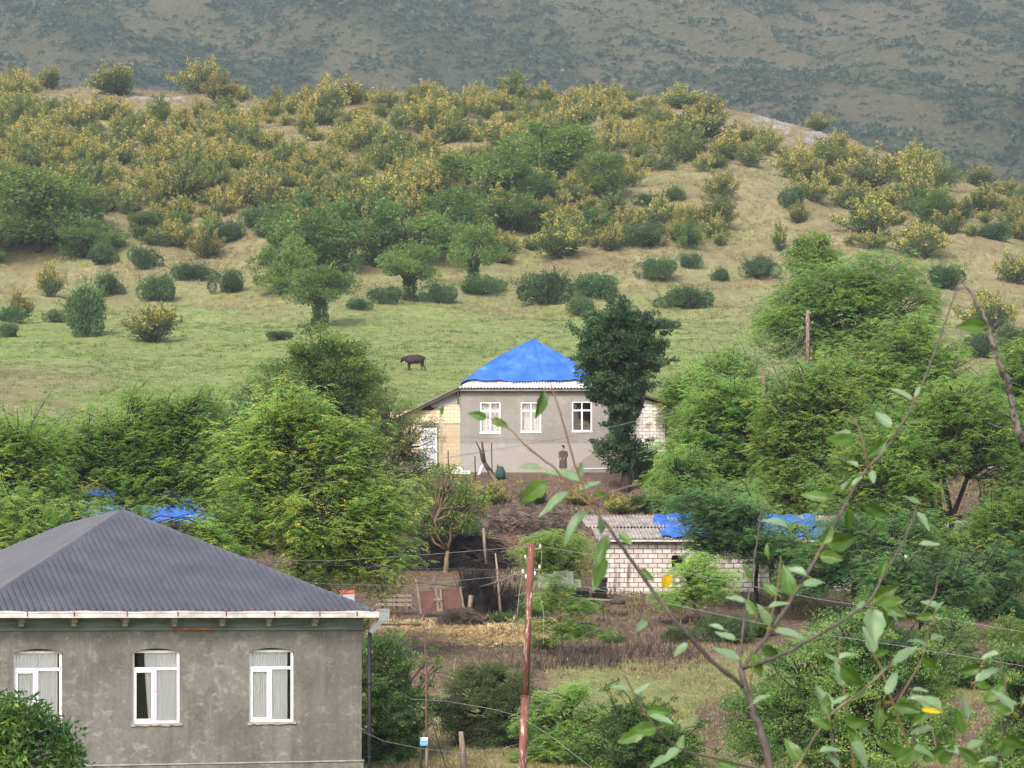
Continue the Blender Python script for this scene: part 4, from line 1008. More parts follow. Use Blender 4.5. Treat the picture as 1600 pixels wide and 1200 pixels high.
# blue roofed house: smoother render, with a real damp stain low on the right
m, nt, b, c = render_mat('smooth_grey_render', (.20, .19, .165), (.25, .24, .215), (.33, .32, .295), .7, .25)
tc = N(nt, 'ShaderNodeTexCoord'); sp = N(nt, 'ShaderNodeSeparateXYZ'); nt.links.new(tc.outputs['Object'], sp.inputs[0])
def mrange(nt, sock, a, b_, c_=0., d=1.):
    r = N(nt, 'ShaderNodeMapRange'); r.inputs[1].default_value = a; r.inputs[2].default_value = b_; r.inputs[3].default_value = c_; r.inputs[4].default_value = d
    nt.links.new(sock, r.inputs[0]); return r.outputs[0]
def mathn(nt, op, a, b_):
    r = N(nt, 'ShaderNodeMath', operation=op)
    for i, q in enumerate((a, b_)):
        if hasattr(q, 'links'): nt.links.new(q, r.inputs[i])
        else: r.inputs[i].default_value = q
    return r.outputs[0]
nn = noise(nt, .8, 4, .6)
xx = mathn(nt, 'ADD', mrange(nt, sp.outputs[0], 5.4, 7.6, 0, .9), mathn(nt, 'MULTIPLY', mathn(nt, 'SUBTRACT', nn, .5), .7))
stain = mathn(nt, 'GREATER_THAN', mathn(nt, 'SUBTRACT', xx, mrange(nt, sp.outputs[2], .2, 1.9, 0, 1.0)), .10)
c = mixc(nt, mathn(nt, 'MULTIPLY', stain, .8), c, (.125, .095, .075))
low = mrange(nt, sp.outputs[2], 1.72, 1.76, .35, 0); c = mixc(nt, low, c, (.40, .385, .36))
nt.links.new(c, b.inputs['Base Color']); M['smooth_render'] = m

M['roof_metal'] = simple('graphite_roof_sheet', (.088, .089, .104), (.116, .117, .134), 1.1, .42, .25, bstr=.03, detail=3)
M['roof_metal'].node_tree.nodes['Principled BSDF'].inputs['Specular IOR Level'].default_value = .5
M['gutter'] = simple('galvanised_gutter', (.66, .65, .64), (.42, .39, .37), 5, .55, .25, bstr=.1, stretch=(.4, 1, 1))
M['galv'] = simple('galvanised_sheet', (.42, .43, .44), (.30, .31, .32), 14, .45, .5, bstr=.08)
M['fascia'] = simple('weathered_green_board', (.16, .20, .185), (.10, .12, .11), 3, .8, bstr=.2, stretch=(.3, 1, 3))
M['rafter'] = simple('grey_rafter', (.27, .25, .22), (.15, .135, .115), 8, .9, bstr=.3)
M['pvc'] = simple('white_window_plastic', (.80, .81, .84), (.76, .77, .80), 2, .35, bstr=0)
M['pvc_film'] = simple('protective_film_strip', (.78, .74, .80), (.46, .30, .44), 26, .4, bstr=0, lo=.50, hi=.60)
M['curtain'] = simple('pale_curtain', (.88, .89, .90), (.84, .85, .86), 1.0, .9, bstr=0)
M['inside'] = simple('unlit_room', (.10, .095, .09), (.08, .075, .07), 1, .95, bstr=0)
M['black_pipe'] = simple('black_pipe', (.010, .010, .012), (.014, .014, .016), 5, .6, bstr=0)
M['rust'] = simple('rusty_pipe', (.235, .075, .042), (.13, .045, .03), 7, .8, .1, bstr=.4, lo=.4, hi=.7, stretch=(1, 1, .3))
def rust_pole():
    m, nt, b = new_mat('rust_and_flaking_paint'); v = mapping(nt, (1, 1, .25)); n = noise(nt, 9, 7, .7, v); n2 = noise(nt, 4.5, 8, .8, mapping(nt, (2.2, 2.2, .30)), .4)
    c = ramp(nt, n, [(.3, (.075, .028, .022)), (.5, (.145, .050, .034)), (.7, (.22, .085, .055))])
    c = mixc(nt, ramp(nt, n2, [(.545, (0, 0, 0)), (.575, (1, 1, 1))]), c, (.46, .37, .32))
    nt.links.new(c, b.inputs['Base Color']); b.inputs['Roughness'].default_value = .8; bump(nt, b, n, .4, .01); return m
M['rust_pole'] = rust_pole()
M['rust_pale'] = simple('peeling_pole_paint', (.24, .19, .17), (.13, .065, .052), 9, .8, bstr=.3, lo=.42, hi=.56, stretch=(1, 1, .3))
M['rust_sheet'] = simple('rusty_sheet', (.17, .085, .065), (.105, .055, .045), 3, .85, .1, bstr=.2)
def corr_mat(name, a, b_, d):
    m, nt, b = new_mat(name); n = noise(nt, 1.6, 7, .7); n2 = noise(nt, 7, 5, .7)
    c = ramp(nt, n, [(.35, a), (.5, b_), (.66, d)]); c = mixc(nt, ramp(nt, n2, [(.5, (0, 0, 0)), (.66, (.6,) * 3)]), c, a)
    nt.links.new(c, b.inputs['Base Color']); b.inputs['Roughness'].default_value = .9; bump(nt, b, n2, .4, .01); return m
M['slate_old'] = corr_mat('old_corrugated_cement', (.13, .105, .095), (.27, .235, .215), (.42, .39, .37))
M['slate_white'] = corr_mat('pale_corrugated_cement', (.36, .35, .34), (.54, .54, .54), (.66, .66, .67))
def tarp_mat():
    m, nt, b = new_mat('blue_tarpaulin'); n = noise(nt, 1.2, 5, .6); 
    c = ramp(nt, n, [(.35, (.020, .095, .43)), (.6, (.042, .155, .56)), (.75, (.09, .24, .62))]); nt.links.new(c, b.inputs['Base Color'])
    b.inputs['Roughness'].default_value = .45; b.inputs['Specular IOR Level'].default_value = .5
    bump(nt, b, noise(nt, 2.5, 6, .65, mapping(nt, (1, 1, .4)), .8), .9, .09); return m
M['tarp'] = tarp_mat()
M['tarp_edge'] = simple('tarpaulin_hem', (.30, .48, .80), (.40, .56, .82), 3, .5, bstr=0)
M['concrete'] = simple('concrete', (.36, .34, .31), (.25, .23, .21), 4, .9, bstr=.3)
M['white_paint'] = simple('white_paint', (.78, .78, .78), (.66, .65, .64), 3, .6, bstr=.05)
M['grey_sheet'] = simple('grey_board', (.46, .47, .48), (.36, .37, .38), 3, .7, bstr=.05)
M['tyre'] = simple('old_tyre', (.035, .034, .036), (.055, .052, .05), 6, .8, bstr=.3)
M['wire_pale'] = simple('pale_wire', (.30, .30, .29), (.20, .20, .19), 3, .5, bstr=0)
M['wire_dark'] = simple('dark_cable', (.07, .075, .09), (.05, .05, .06), 3, .6, bstr=0)
M['porcelain'] = simple('white_insulator', (.62, .62, .60), (.5, .5, .48), 3, .25, bstr=0)
gm, nt, b = new_mat('window_glass')
gl = N(nt, 'ShaderNodeBsdfGlossy'); gl.inputs['Roughness'].default_value = .03; trn = N(nt, 'ShaderNodeBsdfTransparent'); trn.inputs[0].default_value = (1, 1, 1, 1)
lw = N(nt, 'ShaderNodeFresnel'); lw.inputs[0].default_value = 1.5; mx = N(nt, 'ShaderNodeMixShader')
nt.links.new(lw.outputs[0], mx.inputs[0]); nt.links.new(trn.outputs[0], mx.inputs[1]); nt.links.new(gl.outputs[0], mx.inputs[2]); nt.links.new(mx.outputs[0], nt.nodes['Material Output'].inputs[0])
M['glass'] = gm

def wall_open(mb, x0, x1, z0, z1, ops, t=.35, seg=10):
    """front wall in the plane y=0 (outside towards -y) with openings (a, b, c, d, rise) and reveals t deep; rise = height of an arched head"""
    ops = sorted(ops); xs = x0
    def quad(p, q, r, s): mb.add([p, q, r, s], [(0, 1, 2, 3)])
    for a, b_, c, d, rise in ops:
        quad((xs, 0, z0), (a, 0, z0), (a, 0, z1), (xs, 0, z1))
        quad((a, 0, z0), (b_, 0, z0), (b_, 0, c), (a, 0, c))
        top = [(a + (b_ - a) * i / seg, d + rise * (1 - (2 * i / seg - 1) ** 2)) for i in range(seg + 1)]
        for i in range(seg):
            (xa, za), (xb, zb) = top[i], top[i + 1]
            quad((xa, 0, za), (xb, 0, zb), (xb, 0, z1), (xa, 0, z1))
            quad((xa, 0, za), (xa, t, za), (xb, t, zb), (xb, 0, zb))
        quad((a, 0, c), (b_, 0, c), (b_, t, c), (a, t, c))
        quad((a, 0, c), (a, t, c), (a, t, d), (a, 0, d)); quad((b_, 0, c), (b_, 0, d), (b_, t, d), (b_, t, c))
        xs = b_
    quad((xs, 0, z0), (x1, 0, z0), (x1, 0, z1), (xs, 0, z1))
def frame_rect(mb, x0, x1, z0, z1, w, y0, y1):
    mb.box2((x0, y0, z0), (x0 + w, y1, z1)); mb.box2((x1 - w, y0, z0), (x1, y1, z1))
    mb.box2((x0 + w, y0, z0), (x1 - w, y1, z0 + w)); mb.box2((x0 + w, y0, z1 - w), (x1 - w, y1, z1))
def curtain_mesh(mb, x0, x1, z0, z1, y, seed, folds=9, slant=0.0):
    R = random.Random(seed); n = 60; vs = []; fs = []
    ph = R.uniform(0, 6)
    for j in range(9):
        v = j / 8
        for i in range(n + 1):
            t = i / n
            xa = x0 + slant * (1 - v) ** 1.5; x = xa + (x1 - xa) * t
            yy = y + .020 * math.sin(t * folds * .55 * 6.28 + ph) * (1.1 - .4 * v) + .02 * math.sin(t * folds * 2.1 * 6.28 + ph * 2)
            vs.append((x, yy, z0 + (z1 - z0) * v))
    for j in range(8):
        for i in range(n):
            a = j * (n + 1) + i; fs.append((a, a + 1, a + n + 2, a + n + 1))
    mb.add(vs, fs, True)

# ---------------------------------------------------------------- grey house with the dark metal roof
YAW = math.radians(20)
h0 = at(565, 955, 78.0)
house = empty('grey_house', (h0.x, h0.y, 0), YAW)
tag(house, 'grey rendered house with a dark ribbed metal hip roof and three white windows', 'house')
WL, WT, WB = -10.25, -.50, -5.6
WINS = [(-9.437, -8.149), (-6.30, -5.01), (-3.141, -1.885)]
mb = MB()
wall_open(mb, WL, 0, WB, WT, [(a, b_, -2.985, -1.085, .10) for a, b_ in WINS], .38, 14)
DP = 21.0
mb.add([(0, 0, WB), (0, DP, WB), (0, DP, WT), (0, 0, WT)], [(0, 1, 2, 3)])
mb.add([(WL, 0, WB), (WL, DP, WB), (WL, DP, WT), (WL, 0, WT)], [(0, 3, 2, 1)])
mb.add([(WL, DP, WB), (0, DP, WB), (0, DP, WT), (WL, DP, WT)], [(0, 1, 2, 3)])
wall = mb.build('wall', M['grey_render'], house)
mb = MB(); mb.box2((WL - .03, -.05, WB), (.035, -.002, -4.06)); mb.box2((.002, -.002, WB), (.035, DP, -4.06)); mb.build('plinth', M['grey_render'], house)
mb = MB(); mb.box2((WL - .04, -.075, -4.058), (.05, -.003, -4.025)); mb.box2((.003, -.003, -4.058), (.05, DP, -4.025)); mb.build('plinth_ledge', M['concrete'], house)
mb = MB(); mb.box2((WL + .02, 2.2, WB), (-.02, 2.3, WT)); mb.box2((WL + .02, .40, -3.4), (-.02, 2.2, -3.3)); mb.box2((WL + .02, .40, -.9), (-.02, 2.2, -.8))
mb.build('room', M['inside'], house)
for wi, (a, b_) in enumerate(WINS):
    z0, z1 = -2.965, -1.035; y0, y1 = .10, .17; w = .065; tr = -1.52; mid = (a + b_) / 2 + (-.02, -.02, -.01)[wi]
    film = wi == 0
    mb = MB(); frame_rect(mb, a + .004, b_ - .004, z0, z1, w, y0, y1)
    mb.box2((a + w, y0 + .002, tr - .04), (b_ - w, y1, tr + .04)); 
    if not film and wi != 1: mb.box2((mid - .04, y0 + .002, z0 + w), (mid + .04, y1, tr - .04))
    win = mb.build('window', M['pvc'], house)
    if film or wi == 1:
        mb = MB(); mb.box2((mid - .04, y0 + .002, z0 + w), (mid + .04, y1, tr - .04))
        if film: mb.box2((b_ - .05, y0 - .004, z0 + .02), (b_ - .006, y0 - .001, z1)); mb.box2((a + .02, y0 - .004, z1 - .05), (b_ - .06, y0 - .001, z1 - .01))
        tag(mb.build('film_strip', M['pvc_film'], win), 'white frame piece with torn purple printed film')
    mb = MB(); frame_rect(mb, a + w + .003, mid - .042, z0 + w + .003, tr - .043, .055, y0 - .012, y1 - .01)
    mb.box2((mid - .07, y0 - .035, (z0 + tr) / 2 - .05), (mid - .05, y0 - .012, (z0 + tr) / 2 + .05))
    mb.build('sash', M['pvc'], win)
    mb = MB()
    mb.box2((a + w, .135, tr + .04), (b_ - w, .139, z1 - w)); mb.box2((a + w + .055, .133, z0 + w + .055), (mid - .09, .137, tr - .09)); mb.box2((mid + .04, .133, z0 + w), (b_ - w, .137, tr - .04))
    mb.build('pane', M['glass'], win)
    mb = MB()
    if wi == 0: curtain_mesh(mb, a + .02, mid - .02, z0 + .05, z1, .21, 3, 4, 0); curtain_mesh(mb, mid - .1, b_ - .10, z0 + .05, z1, .20, 4, 5)
    if wi == 1: curtain_mesh(mb, a + .36, b_ - .38, z0 + .05, z1, .21, 5, 5, .12); curtain_mesh(mb, mid + .05, b_ + .02, z0 + .05, z1, .20, 6, 5, 0)
    if wi == 2: curtain_mesh(mb, a + .02, mid + .08, z0 + .05, z1, .20, 7, 5, 0); curtain_mesh(mb, mid - .05, b_ - .14, z0 + .05, z1, .21, 8, 4)
    mb.build('curtain', M['curtain'], win)
    mb = MB(); R_ = random.Random(wi); xs = [a - .04 + (b_ - a + .08) * i / 12 for i in range(13)]
    for i in range(12): mb.box2((xs[i], -.035 - R_.random() * .012, z0 - .05 - R_.random() * .03), (xs[i + 1], .099, z0 + .004))
    mb.build('sill', M['concrete'], win)
# roof
EO = .42; AX, AY, AZ = (WL - .0) / 2, 6.62, 2.895; RY, RZ = 15.05, 2.72; EZ = .02; xl, xr = WL - EO, .24; yb = DP + EO
def roof_z(k): return EZ + (AZ - EZ) * k
mb = MB(); A = (AX, AY, AZ); B = (AX, RY, RZ); c0 = (xl, -EO, EZ); c1 = (xr, -EO, EZ); c2 = (xr, yb, EZ); c3 = (xl, yb, EZ)
mb.add([c0, c1, A], [(0, 1, 2)]); mb.add([c0, A, B, c3], [(0, 1, 2, 3)]); mb.add([c1, c2, B, A], [(0, 1, 2, 3)]); mb.add([c2, c3, B], [(0, 1, 2)])
SEAM_SHADE = MB()  # dark strips beside the front ribs: seam shadow and dirt put into colour
def rib(p, q, up=.048, w=.022):
    p = Vector(p); q = Vector(q); d = (q - p).normalized(); s = d.cross(Vector((0, 0, 1))).normalized(); n = s.cross(d)
    if n.z < 0: n = -n
    a = s * w; b2 = s * w * .45; vs = [p - a, p - b2 + n * up, p + b2 + n * up, p + a, q - a, q - b2 + n * up, q + b2 + n * up, q + a]
    mb.add(vs, [(0, 1, 5, 4), (1, 2, 6, 5), (2, 3, 7, 6), (0, 3, 2, 1)])
    if abs(d.x) < .01: f_ = s * (w + .001); g_ = s * (w + .032); n_ = n * .003; SEAM_SHADE.add([p + f_ + n_, p + g_ + n_, q + g_ + n_, q + f_ + n_], [(0, 1, 2, 3)])
x = xl + .10
while x < xr - .05:
    k = (x - xl) / (AX - xl) if x < AX else (xr - x) / (xr - AX)
    if k > .02: rib((x, -EO, EZ), (x, -EO + (AY + EO) * k * .985, EZ + (AZ - EZ) * k * .985))
    x += .178
for sgn, xe in ((1, xl), (-1, xr)):
    y = -EO + .1
    while y < yb - .1:
        if y < AY: k = (y + EO) / (AY + EO)
        elif y > RY: k = (yb - y) / (yb - RY)
        else: k = 1
        zt = AZ + (RZ - AZ) * max(0, min(1, (y - AY) / (RY - AY)))
        rib((xe, y, EZ), (xe + (AX - xe) * k * .985, y, EZ + (zt - EZ) * k * .985)); y += .178
mb.add([c0, c1, (xr, -EO, EZ - .03), (xl, -EO, EZ - .03)], [(0, 3, 2, 1)])
for kk_ in (.06, .18, .29, .42, .54, .66, .78, .88):
    xa, xb = xl + (AX - xl) * kk_ + .2, xr - (xr - AX) * kk_ - .2; yy_ = -EO + (AY + EO) * kk_; zz_ = EZ + (AZ - EZ) * kk_; q_ = xl + .19
    while q_ < xb:
        if q_ > xa: mb.box((q_, yy_, zz_ + .012), (.022, .022, .022))
        q_ += .534
roof = mb.build('roof', M['roof_metal'], house)
mb = SEAM_SHADE; M['seam_shade'] = simple('seam_shade_and_dirt', (.018, .018, .024), (.035, .035, .042), 8, .8, bstr=0); mb.build('seam_shade', M['seam_shade'], roof)
mb = MB()
def cap(p, q, w=.13):
    p = Vector(p) + Vector((0, 0, .035)); q = Vector(q) + Vector((0, 0, .035)); d = (q - p).normalized(); s = d.cross(Vector((0, 0, 1))).normalized()
    dn = Vector((0, 0, -.075)); vs = [p - s * w + dn, p, p + s * w + dn, q - s * w + dn, q, q + s * w + dn]
    mb.add(vs, [(0, 1, 4, 3), (1, 2, 5, 4)]); 
    mb.add([v + Vector((0, 0, -.012)) for v in vs], [(3, 4, 1, 0), (4, 5, 2, 1)])
cap(c0, A); cap(c1, A); cap(A, B); cap(c3, B); cap(c2, B)
mb.build('ridge_cap', M['roof_metal'], roof)
# soffit, fascia, rafters, gutter
mb = MB(); mb.box2((xl + .04, -EO + .05, -.035), (xr - .04, .0, -.015)); mb.box2((.0, 0, -.035), (xr - .04, DP, -.015)); mb.box2((xl + .04, 0, -.035), (WL, DP, -.015))
mb.build('soffit', M['fascia'], house)
mb = MB(); mb.box2((WL - .02, -.045, -.44), (.02, -.002, -.04)); mb.box2((.002, 0, -.44), (.045, DP, -.04)); mb.box2((WL - .035, -.075, -.505), (.035, -.004, -.442)); fb = mb.build('frieze_board', M['fascia'], house)
mb = MB(); mb.box2((-5.3, -.082, -.50), (-4.1, -.0765, -.446)); tag(mb.build('rust_patch', simple('orange_rust', (.46, .17, .07), (.16, .07, .045), 5, .9, bstr=0), house), 'rusty metal strip under the frieze board')
for i, u in enumerate((30, 112, 192, 268, 343, 415, 487)):
    q = (u - CU) / F; s = (h0.x - h0.y * q) / (math.cos(YAW) - math.sin(YAW) * q)
    mb = MB(); mb.box2((-s - .075, -EO + .04, -.30), (-s + .075, -.047, -.04)); mb.box2((-s - .065, -EO + .12, -.40), (-s + .065, -.047, -.302))
    mb.build('rafter_end', M['rafter'], house)
mb = MB()   # box gutter
gx0, gx1 = xl - .02, xr + .10; gy0, gy1 = -EO - .16, -EO - .01
prof = [(gy1, .0), (gy1, -.15), (gy0 + .03, -.17), (gy0, -.14), (gy0, -.035), (gy0 - .012, -.03), (gy0 - .012, -.045)]
nseg = 40; vs = []
for i in range(nseg + 1):
    xx_ = gx0 + (gx1 - gx0) * i / nseg; wob = .010 * math.sin(i * .7) + .006 * math.sin(i * 1.9)
    vs += [(xx_, y, z + wob) for y, z in prof]
k = len(prof); fs = [(i * k + j, i * k + j + 1, (i + 1) * k + j + 1, (i + 1) * k + j) for i in range(nseg) for j in range(k - 1)]
mb.add(vs, fs); mb.add([(gx1, y, z) for y, z in prof[:5]], [(0, 1, 2, 3, 4)])
mb.box2((gx0, gy0 - .014, -.172), (gx1, gy0 - .002, -.135)); mb.box2((gx0, gy0 - .01, -.05), (gx1, gy0 + .004, -.018))
gut = mb.build('gutter', M['gutter'], house)
for u in (36, 109, 191, 270, 345, 420, 490, 548):
    q = (u - CU) / F; s = (h0.x - h0.y * q) / (math.cos(YAW) - math.sin(YAW) * q)
    mb = MB(); mb.box2((-s - .016, gy0 - .022, -.135), (-s + .016, gy0 - .015, -.02)); mb.box2((-s - .016, gy0 - .02, -.018), (-s + .016, gy1, -.010))
    mb.build('gutter_bracket', M['rust'], gut)
# rain head and downpipe at the right corner
mb = MB(); hx = gx1 + .11
mb.add([(hx - .13, gy0 - .06, .02), (hx + .15, gy0 - .06, .02), (hx + .15, gy1 + .06, .02), (hx - .13, gy1 + .06, .02), (hx - .15, gy0 - .05, -.27), (hx + .13, gy0 - .05, -.22), (hx + .13, gy1 + .05, -.22), (hx - .15, gy1 + .05, -.27),
        (hx - .40, gy0 + .02, -.56), (hx - .30, gy0 + .02, -.60), (hx - .30, gy1, -.60), (hx - .40, gy1, -.56)],
       [(0, 4, 5, 1), (1, 5, 6, 2), (2, 6, 7, 3), (3, 7, 4, 0), (4, 8, 9, 5), (5, 9, 10, 6), (6, 10, 11, 7), (7, 11, 8, 4)])
R_ = random.Random(3)
for i in range(14):
    t = i / 14; mb.box2((hx - .15 + .31 * t, gy0 - .07, .0), (hx - .15 + .31 * (t + .06), gy1 + .07, .045 + R_.random() * .03))
rh = mb.build('rain_head', M['galv'], house)
mb = MB(); px_ = hx - .36
mb.tube([(px_, gy0 + .08, -.54), (px_ - .02, gy0 + .08, -.66)], .05, 12); mb.tube([(px_ - .02, gy0 + .08, -.66), (px_ - .02, gy0 + .08, -5.6)], .056, 12)
for z in (-1.9, -3.9): mb.tube([(px_ - .02, gy0 + .08, z), (px_ - .02, gy0 + .08, z - .07)], .066, 12); mb.box2((px_ - .03, gy0 + .09, z - .05), (px_ - .01, 0, z - .02))
mb.build('downpipe', M['black_pipe'], house)

# ---------------------------------------------------------------- house under the blue tarpaulin
b0 = at(719, 955, 158.0); BG = 7.45
bh = empty('blue_roofed_house', (b0.x, 158.0, BG), 0.0)
tag(bh, 'pale grey rendered hillside house with a blue sheeted hip roof, three windows and block annexes', 'house')
BW, BHt, BD = 8.9, 4.72, 8.8
def bx_(u, D=158.): return (u - CU) / F * D - b0.x
def bz_(v, D=158.): return (HV - v) / F * D - BG
wins = [(bx_(750), bx_(782), bz_(676), bz_(628), 0), (bx_(813.5), bx_(845.5), bz_(675), bz_(628), 0), (bx_(893.5), bx_(925), bz_(674), bz_(627), 0)]
mb = MB(); wall_open(mb, 0, BW, -.4, BHt, wins, .25, 2)
mb.add([(0, 0, -.4), (0, BD, -.4), (0, BD, BHt), (0, 0, BHt)], [(0, 3, 2, 1)]); mb.add([(BW, 0, -.4), (BW, BD, -.4), (BW, BD, BHt), (BW, 0, BHt)], [(0, 1, 2, 3)]); mb.add([(0, BD, -.4), (BW, BD, -.4), (BW, BD, BHt), (0, BD, BHt)], [(0, 1, 2, 3)])
mb.build('wall', M['smooth_render'], bh)
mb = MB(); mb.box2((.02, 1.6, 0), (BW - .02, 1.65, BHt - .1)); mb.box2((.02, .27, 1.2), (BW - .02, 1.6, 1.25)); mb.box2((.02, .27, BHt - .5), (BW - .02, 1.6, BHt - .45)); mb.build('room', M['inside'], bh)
for wi, (a, b_, c_, d_, _) in enumerate(wins):
    mb = MB(); frame_rect(mb, a + .003, b_ - .003, c_ + .003, d_ - .003, .07, .03, .10); t_ = c_ + (d_ - c_) * .70; m_ = (a + b_) / 2
    mb.box2((a + .07, .032, t_ - .045), (b_ - .07, .10, t_ + .045)); mb.box2((m_ - .045, .034, c_ + .07), (m_ + .045, .10, t_ - .045)); mb.box2((m_ - .03, .034, t_ + .045), (m_ + .03, .10, d_ - .07))
    w_ = mb.build('window', M['pvc'], bh)
    mb = MB(); mb.box2((a + .07, .062, c_ + .07), (b_ - .07, .066, d_ - .07)); mb.build('pane', M['glass'], w_)
    if wi < 2:
        mb = MB(); curtain_mesh(mb, a + .02, b_ - .02, c_ + .02, d_, .40, 20 + wi, 4); mb.build('curtain', M['curtain_grey'] if 'curtain_grey' in M else M['curtain'], w_)
    mb = MB(); mb.box2((a - .03, -.03, c_ - .05), (b_ + .03, .0295, c_ + .002)); mb.build('sill', M['pvc'], w_)
# corrugated hip roof below, tarpaulin above
ex, ey = -.12, -.42; ex1 = bx_(946); RW = ex1 - ex; rcx = bx_(833, 162.4); 
def corr_sheet(mb, p00, p10, p01, p11, waves, amp=.035, rows=4, per=8, thick=0.0):
    """corrugated sheet: waves across p00->p10, rows along p00->p01"""
    p00, p10, p01, p11 = map(Vector, (p00, p10, p01, p11)); n = ((p10 - p00).cross(p01 - p00)).normalized()
    if n.z < 0: n = -n
    nx = waves * per; vs = []
    for j in range(rows + 1):
        v = j / rows; a = p00.lerp(p01, v); b_ = p10.lerp(p11, v)
        for i in range(nx + 1):
            t = i / nx; vs.append(a.lerp(b_, t) + n * amp * math.sin(t * waves * 2 * math.pi))
    fs = [(j * (nx + 1) + i, j * (nx + 1) + i + 1, (j + 1) * (nx + 1) + i + 1, (j + 1) * (nx + 1) + i) for j in range(rows) for i in range(nx)]
    mb.add(vs, fs, True)
EZb = bz_(606, 157.6); AZb = bz_(534, 162.4); ya = BD / 2
mb = MB()
pa = Vector((rcx, ya, AZb - .12)); e0, e1, e2, e3 = (ex, ey, EZb), (ex1, ey, EZb), (ex1, BD + .4, EZb), (ex, BD + .4, EZb)
def lerp(a, b_, t): return tuple(Vector(a).lerp(Vector(b_), t))
corr_sheet(mb, e0, e1, lerp(e0, pa, .30), lerp(e1, pa, .30), 46, .04); 
mb.add([lerp(e0, pa, .3), lerp(e1, pa, .3), pa], [(0, 1, 2)]); mb.add([e0, e3, pa], [(0, 2, 1)]); mb.add([e1, e2, pa], [(0, 1, 2)]); mb.add([e2, e3, pa], [(0, 1, 2)])
corr_sheet(mb, (ex1 - .05, ey, EZb), (BW + .35, ey, EZb), (ex1 - .6, 1.5, EZb + .95), (BW + .35, 1.5, EZb + .75), 9, .04)
mb.add([(ex1 - .6, 1.5, EZb + .95), (BW + .35, 1.5, EZb + .75), (BW + .35, BD, EZb + .3), (ex1, BD, EZb)], [(0, 1, 2, 3)])
mb.build('roof', M['slate_white'], bh)
mb = MB(); mb.box2((0, -.30, BHt - .1), (BW, -.001, BHt - .02)); mb.build('eave_board', M['concrete'], bh)
# tarpaulin: its own thing lying over the hips
tp = empty('tarpaulin', (b0.x, 158.0, BG)); tag(tp, 'wrinkled bright blue tarpaulin stretched over the hillside house roof', 'tarpaulin')
mb = MB(); nA = 400; nR = 40; vs = []
corners = [Vector((ex - .02, ey - .02 + .12, 0)), Vector((ex1 + .02, ey + .10, 0)), Vector((ex1 + .02, BD + .3, 0)), Vector((ex - .02, BD + .3, 0))]
per_ = [(corners[(i + 1) % 4] - corners[i]).length for i in range(4)]; tot = sum(per_)
for i in range(nA):
    s = i / nA * tot; kk = 0
    while s > per_[kk]: s -= per_[kk]; kk += 1
    p = corners[kk].lerp(corners[(kk + 1) % 4], s / per_[kk]); edge_t = s / per_[kk]
    for j in range(nR + 1):
        lo_ = .082 if kk in (0, 2) else .035
        if kk == 0 and edge_t < .06: lo_ = .035 + .047 * edge_t / .06
        if kk == 3 and edge_t > .9: lo_ = .035
        t = lo_ + (1 - lo_) * (j / nR)
        hem = .022 * math.sin(i * .275) + .012 * math.sin(i * .85) if j == 0 else 0
        t = t + hem * .35
        x = p.x + (rcx - p.x) * t; y = p.y + (ya - p.y) * t
        bulge = .26 * math.sin(math.pi * min(1, t) ** .8) * (1.0 if kk in (0, 3) else .45) * (1 - .55 * edge_t if kk == 0 else 1)
        z = EZb + (AZb + .04 - EZb) * t + .12 + bulge * .55
        an = i / nA * 60
        fold = abs(math.sin(an * .95 + 1.6 * math.sin(an * .21))) ** .35; wr = .10 * math.sin(math.pi * t) - .17 * (1 - fold) * math.sin(math.pi * min(1, t * .92)) + .05 * math.sin(an * .7 + t * 9) * (1 - t) ** 2 + .03 * math.sin(an * 2.3 + t * 4) * (1 - t) + .028 * (1 - abs(math.sin(an * 3.7 + 2.2 * math.sin(t * 5 + an)))) ** 4
        vs.append((x, y, z + wr))
fs = [(i * (nR + 1) + j, ((i + 1) % nA) * (nR + 1) + j, ((i + 1) % nA) * (nR + 1) + j + 1, i * (nR + 1) + j + 1) for i in range(nA) for j in range(nR)]
mb.add(vs, fs, True); mb.build('sheet', M['tarp'], tp)
mb = MB(); hp = [vs[i * (nR + 1)] for i in range(nA)]
mb.tube([Vector(q) + Vector((0, -.01, 0)) for q in hp[300:400] + hp[:1]], .02, 5); mb.build('hem', M['tarp_edge'], tp)

# left annex: tan blocks, lean-to roof, white door
lx0 = bx_(588); 
mb = MB(); dl, dr = bx_(655), bx_(686); zl = bz_(663)
wall_open(mb, lx0, -.003, -.4, zl, [(dl, dr, bz_(731), bz_(666), 0)], .2, 2); a1 = mb.build('annex_wall', M['tan_wall'], bh); a1.location = (0, .12, 0)
mb = MB(); mb.box2((lx0, .12, zl + .10), (-.003, .32, bz_(641))); mb.box2((bx_(694), .12, bz_(641) + .0), (-.003, .32, bz_(632))); mb.build('annex_wall', M['tan_block'], bh)
mb = MB(); mb.box2((lx0, .11, zl + .001), (-.004, .33, zl + .099)); mb.build('lintel', M['concrete'], bh)
mb = MB(); mb.box2((dl + .004, .20, bz_(731)), (dr - .12, .25, bz_(666) - .004)); dd = mb.build('door', M['white_paint'], bh)
mb = MB(); mb.box2((dl + .1, .19, bz_(720)), (dr - .2, .1995, bz_(700))); mb.box2((dl + .1, .19, bz_(696)), (dr - .2, .1995, bz_(672))); mb.build('door_panel', M['grey_sheet'], dd)
mb = MB(); q0 = Vector((bx_(722), -.35, bz_(603))); q1 = Vector((bx_(560), -.35, bz_(683))); 
corr_sheet(mb, (q0.x, -.35, q0.z), (q0.x, 6, q0.z), (q1.x, -.35, q1.z), (q1.x, 6, q1.z), 40, .025, rows=6, per=5)
lr = mb.build('annex_roof', M['slate_old'], bh)
